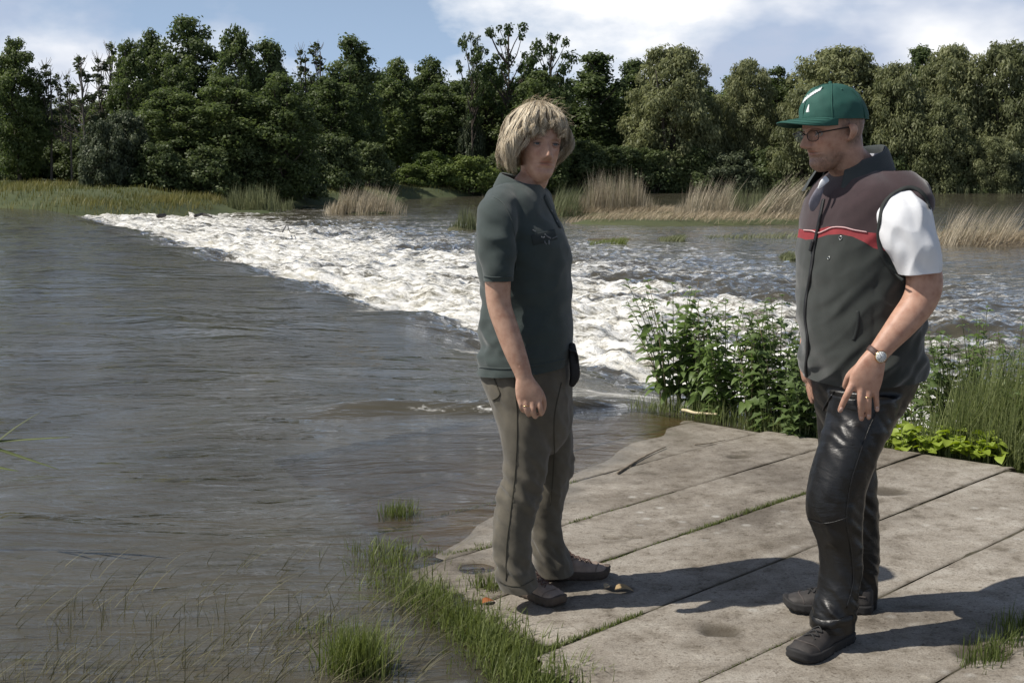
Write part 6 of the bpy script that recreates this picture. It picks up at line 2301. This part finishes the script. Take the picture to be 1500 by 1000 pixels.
    # ---- glasses
    frm = plain('glasses_frame', (0.03, 0.025, 0.022), 0.35, 0.1, 60, 0, metallic=0.6)
    gm = bpy.data.materials.new('lens_glass')
    gm.use_nodes = True
    nt = gm.node_tree
    nt.nodes.clear()
    o = nt.nodes.new('ShaderNodeOutputMaterial'); g = nt.nodes.new('ShaderNodeBsdfGlossy'); g.inputs['Roughness'].default_value = 0.02
    tp = nt.nodes.new('ShaderNodeBsdfTransparent'); fz = nt.nodes.new('ShaderNodeFresnel'); fz.inputs['IOR'].default_value = 1.5
    mx = nt.nodes.new('ShaderNodeMixShader')
    nt.links.new(fz.outputs[0], mx.inputs[0]); nt.links.new(tp.outputs[0], mx.inputs[1]); nt.links.new(g.outputs[0], mx.inputs[2]); nt.links.new(mx.outputs[0], o.inputs['Surface'])
    glasses = None
    a = np.linspace(0, 2 * math.pi, 28)
    for sg in (1, -1):
        cy_ = 0.034 * sg
        sq = lambda t, e: np.sign(t) * np.abs(t) ** e
        rim = np.stack([0.0965 - 0.10 * np.abs(cy_ + 0.026 * np.cos(a)) ** 1 * 0.6, cy_ + 0.0255 * sq(np.cos(a), 0.8), 0.106 + 0.0155 * sq(np.sin(a), 0.8)], -1)
        Vg, Fg2 = chain(to_world(fr, rim), 0.0011, n=6, m=56)
        if glasses is None:
            glasses = add('glasses', make_mesh('glasses', Vg, Fg2), frm, root)
        else:
            add('rim', make_mesh('rim', Vg, Fg2), frm, glasses, loc=(0, 0, 0))
        Vl = np.concatenate([rim, rim.mean(0)[None] + np.array([[0.002, 0, 0]])])
        Fl = np.array([(i, (i + 1) % 28, 28) for i in range(28)])
        add('lens', make_mesh('lens', to_world(fr, Vl), Fl), gm, glasses, loc=(0, 0, 0))
        Vg, Fg2 = chain(to_world(fr, [(0.096, 0.060 * sg, 0.113), (0.088, 0.071 * sg, 0.115), (0.05, 0.077 * sg, 0.117), (0.0, 0.0795 * sg, 0.118), (-0.012, 0.080 * sg, 0.108)]), 0.0014, 0.0022, ref=(0, 0, 1), n=6, m=26)
        add('temple', make_mesh('temple', Vg, Fg2), frm, glasses, loc=(0, 0, 0))
    Vg, Fg2 = chain(to_world(fr, [(0.1, 0.010, 0.110), (0.108, 0, 0.114), (0.1, -0.010, 0.110)]), 0.0012, n=6, m=12)
    add('bridge', make_mesh('bridge', Vg, Fg2), frm, glasses, loc=(0, 0, 0))
    return root


man()


# ================================================================== plants and litter near the apron
NETTLE = leaf_mat('nettle_leaf', (0.070, 0.118, 0.032), (0.200, 0.275, 0.090), 0.4, 0.5, 0.4)
MUGWORT = leaf_mat('mugwort_leaf', (0.062, 0.100, 0.030), (0.165, 0.225, 0.085), 0.36, 0.55, 0.3)
LIME = leaf_mat('lime_leaf', (0.19, 0.26, 0.03), (0.34, 0.42, 0.075), 0.35, 0.5, 0.4)
STEM = plain('green_stem', (0.085, 0.105, 0.042), 0.7, 0.3, 20, 0.2)
STEM_DRY = plain('dry_stem', (0.25, 0.19, 0.11), 0.85, 0.3, 20, 0.2)


def leaf_mesh(name, width, droop, mat, lobes=0, seed=0, round_=False):
    """A leaf one unit long along +X, folded along its midrib."""
    k = 7
    V, F = [], []
    for i in range(k + 1):
        t = i / k
        w = width * (math.sin(math.pi * min(1, (t ** (0.62 if not round_ else 0.8)))) ** (0.8 if not round_ else 0.6)) * 0.5
        if lobes and i % 2 == 1:
            w *= 1.45
        elif lobes:
            w *= 0.5
        x = t - 0.5 * droop * t * t * 0.3
        z = 0.10 * math.sin(math.pi * t) - droop * t * t
        V += [(x + (0.06 if lobes else 0), w, z + w * 0.35), (x, 0, z), (x + (0.06 if lobes else 0), -w, z + w * 0.35)]
    for i in range(k):
        a = i * 3
        F += [(a, a + 1, a + 4, a + 3), (a + 1, a + 2, a + 5, a + 4)]
    me = make_mesh(name, V, np.array(F), True, {'tint': np.full(len(V), 0.5)})
    me.materials.append(mat)
    return me


def put_leaf(me, parent, base, direction, size, roll, name='leaf'):
    o = bpy.data.objects.new(name, me)
    COL.objects.link(o)
    o.parent = parent
    o.location = Vector(base) - Vector(parent.location)
    d = Vector(direction).normalized()
    q = d.to_track_quat('X', 'Z')
    o.rotation_mode = 'QUATERNION'
    from mathutils import Quaternion
    o.rotation_quaternion = q @ Quaternion((1, 0, 0), roll)
    o.scale = (size, size, size)
    return o


def herb(name, label, base, height, spread, nst, nodes, lsize, meshes, seed, stem_r=0.004, bare=0.25, limit=300, lean=(0, 0), cat='plant', group='weeds on the bank beside the apron', shape=1.0):
    r = np.random.default_rng(seed)
    base = np.array(base, float)
    root = empty(name, tuple(base), label, cat, group)
    cnt = 0
    extra = []
    for s in range(nst):
        a = r.uniform(0, 6.28)
        q = math.sqrt(r.uniform(0, 1))
        h = height * r.uniform(0.72, 1.0) * (1 - 0.25 * q)
        b = base + np.array([0.22 * spread * q * math.cos(a), 0.22 * spread * q * math.sin(a), -0.03])
        b[2] = max(b[2], float(land_height(np.array([b[0]]), np.array([b[1]]))[0]) - 0.03)
        tip = base + np.array([spread * q * math.cos(a) + lean[0], spread * q * math.sin(a) + lean[1], h])
        mid = b + (tip - b) * 0.5 + np.array([0, 0, 0.06 * h]) - np.array([tip[0] - b[0], tip[1] - b[1], 0]) * 0.15
        P = catmull([b, mid, tip], 20)
        V, F = chain([b, mid, tip], [stem_r, stem_r * 0.8, stem_r * 0.35], n=6, m=10)
        add('stem', make_mesh('stem', V, F), STEM if r.uniform() > 0.2 else STEM_DRY, root)
        ph = r.uniform(0, 6.28)
        for k in range(nodes):
            t = bare + (1 - bare) * (k + r.uniform(-0.2, 0.2)) / max(nodes - 1, 1)
            t = min(max(t, 0.02), 1.0)
            p = P[min(int(t * 19), 19)]
            ph += math.pi / 2 + r.normal(0, 0.2)
            sz = lsize * (1.05 - 0.62 * max(0, t - 0.45) / 0.55) * r.uniform(0.75, 1.15)
            for sd_ in (0, math.pi):
                an = ph + sd_ + r.normal(0, 0.15)
                d = (math.cos(an), math.sin(an), r.normal(0.12 + 0.5 * max(0, t - 0.7), 0.18))
                if cnt < limit:
                    put_leaf(meshes[r.integers(len(meshes))], root, p, d, sz, r.normal(0, 0.25))
                    cnt += 1
    return root


nettle = [leaf_mesh('nettle_leaf', 0.46, d, NETTLE) for d in (0.10, 0.28, 0.45)]
mug = [leaf_mesh('mugwort_leaf', 0.55, d, MUGWORT, lobes=1) for d in (0.1, 0.3)]
lime = [leaf_mesh('lime_leaf', 0.85, d, LIME, round_=True) for d in (0.05, 0.2, 0.35)]

herb('nettle_plant', 'tall nettle clump with arching leafy stems at the apron corner', pix(985, 600, z=-0.06), 1.02, 0.33, 18, 9, 0.125, nettle, 401, lean=(-0.03, 0))
herb('nettle_plant', 'lower dense nettle clump right of the tall one', pix(1062, 614, z=-0.06), 0.84, 0.28, 17, 9, 0.112, nettle, 402)
herb('nettle_plant', 'middling nettle wedged between the two larger clumps', pix(1022, 606, z=-0.06), 0.80, 0.22, 15, 9, 0.112, nettle, 411)
herb('nettle_plant', 'broad-leaved weed between the nettles and the feathery plants', pix(1102, 622, z=-0.05), 0.80, 0.22, 15, 9, 0.108, nettle, 412)
herb('mugwort_plant', 'bushy feathery-leaved weed beside the hand and knee of the man', pix(1140, 628, z=-0.04), 0.96, 0.28, 17, 9, 0.12, mug, 403, bare=0.05)
herb('mugwort_plant', 'low feathery weed sprawling at the apron edge left of the man', pix(1178, 640, z=-0.03), 0.55, 0.22, 14, 9, 0.10, mug, 404, bare=0.02)
herb('nettle_plant', 'low leafy weed in front of the tall nettle clump', pix(1030, 608, z=-0.05), 0.34, 0.16, 9, 6, 0.075, nettle, 405, bare=0.05)
herb('nettle_plant', 'leafy nettle standing in the tall grass near the right edge', pix(1432, 650, z=-0.06) + np.array([0.15, 0.45, -0.1]), 0.90, 0.20, 9, 9, 0.085, nettle, 406)
herb('mugwort_plant', 'tall feathery weed in the grass behind the hip of the man', pix(1372, 655, z=-0.06) + np.array([0.25, 0.55, -0.12]), 0.85, 0.26, 14, 9, 0.11, mug, 413)
herb('nettle_plant', 'tall nettle at the right edge of the picture', pix(1485, 660, z=-0.06) + np.array([0.15, 0.4, -0.1]), 0.86, 0.26, 14, 9, 0.105, nettle, 414)
herb('mugwort_plant', 'feathery weed cut by the right edge above the lime leaves', pix(1490, 680, z=-0.03) + np.array([0.08, 0.12, 0]), 0.46, 0.18, 11, 8, 0.085, mug, 407, bare=0.05)
herb('nettle_plant', 'dark weed behind the hip of the man in the grass', pix(1330, 640, z=-0.06) + np.array([0.2, 0.5, -0.1]), 0.62, 0.2, 8, 8, 0.075, nettle, 408)
# bright low leaves along the edge of the slabs
rt = empty('lime_seedlings', tuple(pix(1395, 672, z=-0.01)), 'bright lime-green low leaves along the slab edge at right', 'plant', 'weeds on the bank beside the apron')
r = np.random.default_rng(420)
for i in range(230):
    u = r.uniform(1308, 1476)
    v = np.interp(u, [1308, 1400, 1476], [663, 678, 690]) + r.uniform(-8, 3)
    p = pix(u, v, z=-0.02) + np.array([0, r.uniform(0, 0.10), 0])
    p[2] = slab_z(p[0], p[1]) + r.uniform(0.0, 0.115) * (0.5 + 0.5 * math.sin((u - 1308) * 0.055) ** 2)
    a = r.uniform(0, 6.28)
    put_leaf(lime[r.integers(3)], rt, p, (math.cos(a), math.sin(a) - 0.5, r.uniform(-0.1, 0.35)), r.uniform(0.040, 0.078), r.normal(0, 0.3))

# tall grass on the bank behind the apron
r = np.random.default_rng(430)
n = 16000
t = r.uniform(0, 1, n)
m = r.uniform(M_RIGHT + 0.06, M_RIGHT + 1.35, n)
nn = r.uniform(0.2, 3.05, n)
B = np.stack([m * EM[0] + nn * EN[0], m * EM[1] + nn * EN[1], np.zeros(n)], -1)
B[:, 2] = land_height(B[:, 0], B[:, 1]) - 0.02
TALL = leaf_mat('tall_grass', (0.060, 0.088, 0.026), (0.250, 0.280, 0.115), 0.4)
hh = 0.40 + 0.36 * sstep(0.05, 0.6, m - M_RIGHT) + 0.12 * noise3(B * 1.5, 9)
blade_obj('tall_grass', [blades(B, hh, (0.05, 0), 0.0068, 431, 4, 0.75, spread=0.42)], TALL, 'tall tangled green grass on the bank behind the man', None, kind='stuff')
n = 2600
m = r.uniform(M_RIGHT + 0.0, M_RIGHT + 0.5, n)
nn = r.uniform(3.0, 5.0, n)
B = np.stack([m * EM[0] + nn * EN[0], m * EM[1] + nn * EN[1], np.zeros(n)], -1)
B[:, 2] = land_height(B[:, 0], B[:, 1]) - 0.02
blade_obj('edge_grass', [blades(B, 0.20, (0, 0), 0.007, 432, 4, 0.6, spread=0.4)], TALL, 'short grass among the stems along the far apron edge', None, kind='stuff')
# seed heads
sets = []
for i in range(26):
    mm, k = r.uniform(M_RIGHT + 0.2, M_RIGHT + 1.2), r.uniform(0.4, 3.0)
    b = np.array([mm * EM[0] + k * EN[0], mm * EM[1] + k * EN[1], -0.1])
    top = b + np.array([r.normal(0.1, 0.1), r.normal(0, 0.08), r.uniform(0.8, 1.1)])
    st = np.linspace(0.72, 1, 26)[:, None]
    c = b + (top - b) * st
    sets.append(blades(c, 0.035, (0.1, 0), 0.004, 440 + i, 2, 0.4, tint=0.7, spread=0.6))
    sets.append(blades(b[None], np.linalg.norm(top - b), (top - b)[:2] / np.linalg.norm(top - b), 0.003, 480 + i, 5, 0.2, tint=0.7, spread=0.01))
blade_obj('grass_seed_heads', sets, leaf_mat('seed_head', (0.15, 0.13, 0.07), (0.34, 0.29, 0.17), 0.3), 'pale grass seed heads above the tall grass at right', None, kind='stuff')


# ---- grass along the left end of the slabs and in the water
def line_tufts(uv, n, jit, seed, zp=-0.03):
    r = np.random.default_rng(seed)
    K = catmull(np.array([pix(u, v, z=zp)[:2] for u, v in uv]), 200)
    P = K[r.integers(0, 200, n)] + r.normal(0, jit, (n, 2))
    Z = np.maximum(land_height(P[:, 0], P[:, 1]), Z_UP - 0.05)
    return np.concatenate([P, Z[:, None] - 0.005], 1)


fringe = [(560, 800), (580, 850), (640, 880), (700, 925), (750, 965), (810, 1010)]
B1 = line_tufts(fringe, 3600, 0.07, 501)
B2 = line_tufts([(490, 745), (530, 780), (560, 810), (590, 850)], 700, 0.035, 502)
B3 = line_tufts([(600, 850), (660, 905), (720, 960), (760, 1010)], 1500, 0.07, 503)
blade_obj('fringe_grass', [blades(B1, 0.10, (0.05, 0), 0.0062, 504, 4, 0.7, spread=0.55), blades(B2, 0.06, (0.1, -0.1), 0.004, 505, 4, 0.7, spread=0.6), blades(B3, 0.075, (0, 0), 0.004, 506, 4, 0.7, spread=0.5, tint=0.7)],
          GRASS, 'ragged grass fringe along the wet left end of the slabs', None, kind='stuff')
for nm, uv, n, h, jit, lab in (('grass_tuft', [(570, 752), (600, 750)], 260, 0.10, 0.03, 'grass tuft growing from the flooded joint left of the woman'),
                               ('grass_tuft', [(500, 975), (545, 985)], 620, 0.165, 0.035, 'tall bright grass tuft in the shallows at the bottom edge'),
                               ('grass_tuft', [(695, 860), (730, 868)], 160, 0.085, 0.02, 'grass tuft at the heel of the woman'),
                               ('grass_tuft', [(440, 925), (475, 910)], 60, 0.07, 0.03, 'thin grass tuft standing in the brown shallows'),
                               ('grass_tuft', [(700, 800), (722, 796)], 90, 0.035, 0.012, 'little grass tuft beside the trouser leg of the woman'),
                               ('grass_tuft', [(560, 822), (640, 806)], 240, 0.045, 0.012, 'low grass strip along the wet joint left of the hole'),
                               ('grass_tuft', [(1430, 1000), (1475, 965), (1500, 940)], 420, 0.085, 0.035, 'grass tuft in the bottom right corner')):
    B = line_tufts(uv, n, jit, 510 + n)
    B[:, 2] = np.maximum(B[:, 2], slab_z(B[:, 0], B[:, 1]) - 0.02)
    blade_obj(nm, [blades(B, h, (0.02, 0), 0.004, 520 + n, 4, 0.6, spread=0.35)], GRASS, lab, 'grass', 'grass tufts round the apron')
# drowned grass combed by the current
r = np.random.default_rng(530)
n = 1500
P = np.stack([r.uniform(-1.75, -0.28, n), r.uniform(3.05, 4.5, n)], -1)
keep = (P[:, 1] < 3.35 + 0.55 * (P[:, 0] + 1.75)) | (r.uniform(0, 1, n) < 0.22)
P = P[keep]
B = np.concatenate([P, np.full((len(P), 1), Z_UP - 0.035)], 1)
blade_obj('drowned_grass', [blades(B, 0.15, (0.85, 0.10), 0.0042, 531, 5, 0.5, spread=0.35)], GRASS_WET, 'drowned grass combed by the current at bottom left', None, kind='stuff')
n = 260
P = np.stack([r.uniform(-1.5, -0.3, n), r.uniform(3.1, 4.0, n)], -1)
B = np.concatenate([P, np.full((n, 1), Z_UP - 0.03)], 1)
blade_obj('water_sedge', [blades(B, 0.14, (0.1, 0), 0.003, 532, 4, 0.5, spread=0.35)], GRASS_WET, 'thin dead sedge stems poking out of the shallows at bottom left', None, kind='stuff')
# weeds in the joints
sets = []
for (a, b, n, h) in (((860, 826), (1000, 778), 200, 0.014), ((1000, 780), (1080, 752), 260, 0.022), ((1085, 750), (1180, 722), 330, 0.024), ((800, 946), (940, 896), 340, 0.022), ((1026, 1000), (1172, 934), 120, 0.010),
                     ((830, 758), (990, 716), 240, 0.014), ((745, 722), (850, 694), 160, 0.022), ((600, 752), (735, 722), 160, 0.02), ((650, 800), (720, 790), 120, 0.02)):
    B = line_tufts([a, b], n, 0.006, 540 + n, 0.0)
    B[:, 2] = slab_z(B[:, 0], B[:, 1]) - 0.006
    sets.append(blades(B, h, (0, 0), 0.0035, 541 + n, 3, 0.5, spread=0.6))
blade_obj('joint_weeds', sets, GRASS, 'small weeds and moss in the joints between the slabs', None, kind='stuff')

# reed leaves reaching in from the left edge
for i, (a, b, c, w, mt, lab) in enumerate((((-30, 668), (20, 628), (62, 602), 0.012, REED_GREEN, 'upper straight reed leaf reaching in from the left edge'),
                                           ((-30, 648), (30, 644), (105, 640), 0.012, GRASS, 'level green reed leaf at the left edge'),
                                           ((-30, 648), (25, 667), (88, 688), 0.014, GRASS, 'drooping green reed leaf at the left edge'),
                                           ((-30, 680), (0, 685), (28, 690), 0.014, GRASS, 'short lowest reed leaf at the left edge'))):
    Yr = 4.6
    P = catmull([pix(*a, Y=Yr), pix(*b, Y=Yr - 0.03), pix(*c, Y=Yr - 0.1)], 14)
    ww = w * np.interp(np.linspace(0, 1, 14), [0, .5, 1], [1, .9, .05])
    V, F = strip(P, ww, np.tile([0.1, -0.6, 0.8], (14, 1)), 0.0008)
    o = add('reed_leaf', make_mesh('reed_leaf', V, F, True, {'tint': np.full(len(V), 0.45)}), mt)
    tag(o, lab, 'reed leaf', 'reed leaves at the left edge')
# the stalk they grow on, just outside the picture
Ps = [pix(-34, 760, Y=4.62), pix(-32, 660, Y=4.62), pix(-30, 560, Y=4.6)]
Ps[0][2] = -0.3
V, F = chain(Ps, [0.004, 0.004, 0.002], n=6, m=12)
tag(add('reed_stalk', make_mesh('reed_stalk', V, F), STEM), 'reed stalk in the water just past the left edge', 'reed', 'reed leaves at the left edge')

# ---- litter
def dry_leaf(u, v, size, col, label, turn):
    p = pix(u, v, z=-0.01)
    p[2] = slab_z(p[0], p[1]) + 0.004
    me = leaf_mesh('dry_leaf', 0.6, 0.25, plain('dry_leaf_%d' % u, col, 0.8, 0.3, 60, 0.2))
    o = bpy.data.objects.new('dry_leaf', me)
    COL.objects.link(o)
    o.location = p
    o.rotation_euler = (0.1, -0.12, turn)
    o.scale = (size, size, size)
    tag(o, label, 'leaf', 'dead leaves on the slabs')


dry_leaf(706, 880, 0.055, (0.27, 0.085, 0.022), 'orange dead leaf by the heel of the woman', 0.5)
dry_leaf(900, 866, 0.075, (0.34, 0.24, 0.12), 'curled tan leaf in the shadow of the woman', 0.1)
dry_leaf(886, 862, 0.045, (0.40, 0.31, 0.19), 'small pale leaf near the toe of the woman', 0.9)
lit = []
rr = np.random.default_rng(560)
hc = HOLES[0][0]
for i in range(26):
    a, q = rr.uniform(0, 6.28), rr.uniform(0, 0.05)
    p = np.array([hc[0] + q * math.cos(a) + 0.01, hc[1] + q * math.sin(a), slab_z(hc[0], hc[1]) - 0.035 + rr.uniform(0, 0.02)])
    b = rr.uniform(0, 6.28)
    V, F = strip(np.array([p, p + 0.018 * np.array([math.cos(b), math.sin(b), 0.3]), p + 0.034 * np.array([math.cos(b + .3), math.sin(b + .3), 0.1])]), np.array([0.004, 0.014, 0.002]), np.tile([0, -.2, 1.0], (3, 1)), 0.001)
    lit.append((V, F))
V, F = merge(lit)
tag(add('leaf_litter', make_mesh('leaf_litter', V, F), plain('leaf_litter', (0.075, 0.058, 0.042), 0.9, 0.5, 90, 0.2)), 'dark dead leaves caught in the hole beside the woman', None, kind='stuff')


def stick(name, uvs, r0, r1, mat, label, z=None, lift=0.008, cat='stick', twigs=0):
    P = []
    for u, v in uvs:
        p = pix(u, v, z=-0.02 if z is None else z)
        p[2] = (slab_z(p[0], p[1]) if z is None else z) + lift
        P.append(p)
    V, F = chain(P, np.linspace(r0, r1, len(P)), n=7, m=24)
    V = V + (r0 * 0.25) * noise3(V * (0.8 / r0) * 0.2, 3)[:, None]
    tag(add(name, make_mesh(name, V, F), mat), label, cat)


WOOD = plain('dead_wood', (0.20, 0.165, 0.12), 0.9, 0.35, 30, 0.4)
WET = plain('wet_wood', (0.03, 0.025, 0.02), 0.6, 0.35, 10, 0.4)
stick('dry_stick', [(905, 692), (930, 676), (952, 664), (975, 654)], 0.007, 0.003, WOOD, 'thin dry stick on the slab right of the woman')
stick('reed_straw', [(1000, 604), (1022, 609), (1050, 612)], 0.010, 0.006, plain('pale_straw', (0.55, 0.47, 0.30), 0.8, 0.2, 30, 0.2), 'pale broken reed stem below the tall nettle', lift=0.03)
stick('dry_stick', [(1018, 652), (1040, 650), (1062, 646)], 0.004, 0.002, WOOD, 'small twig on the slab left of the knee of the man')
stick('drift_log', [(286, 326), (298, 323), (310, 327)], 0.06, 0.03, WET, 'dark bent drift branch stuck in the far rapids', z=-0.42, lift=0.22, cat='log')
stick('drift_log', [(232, 323), (241, 322)], 0.08, 0.07, WET, 'short dark log stub in the far rapids at left', z=-0.42, lift=0.16, cat='log')
stick('drift_log', [(414, 350), (421, 338), (426, 350), (448, 353)], 0.016, 0.01, WET, 'twisted twig sticking out of the white water', z=-0.45, lift=0.18, cat='branch')
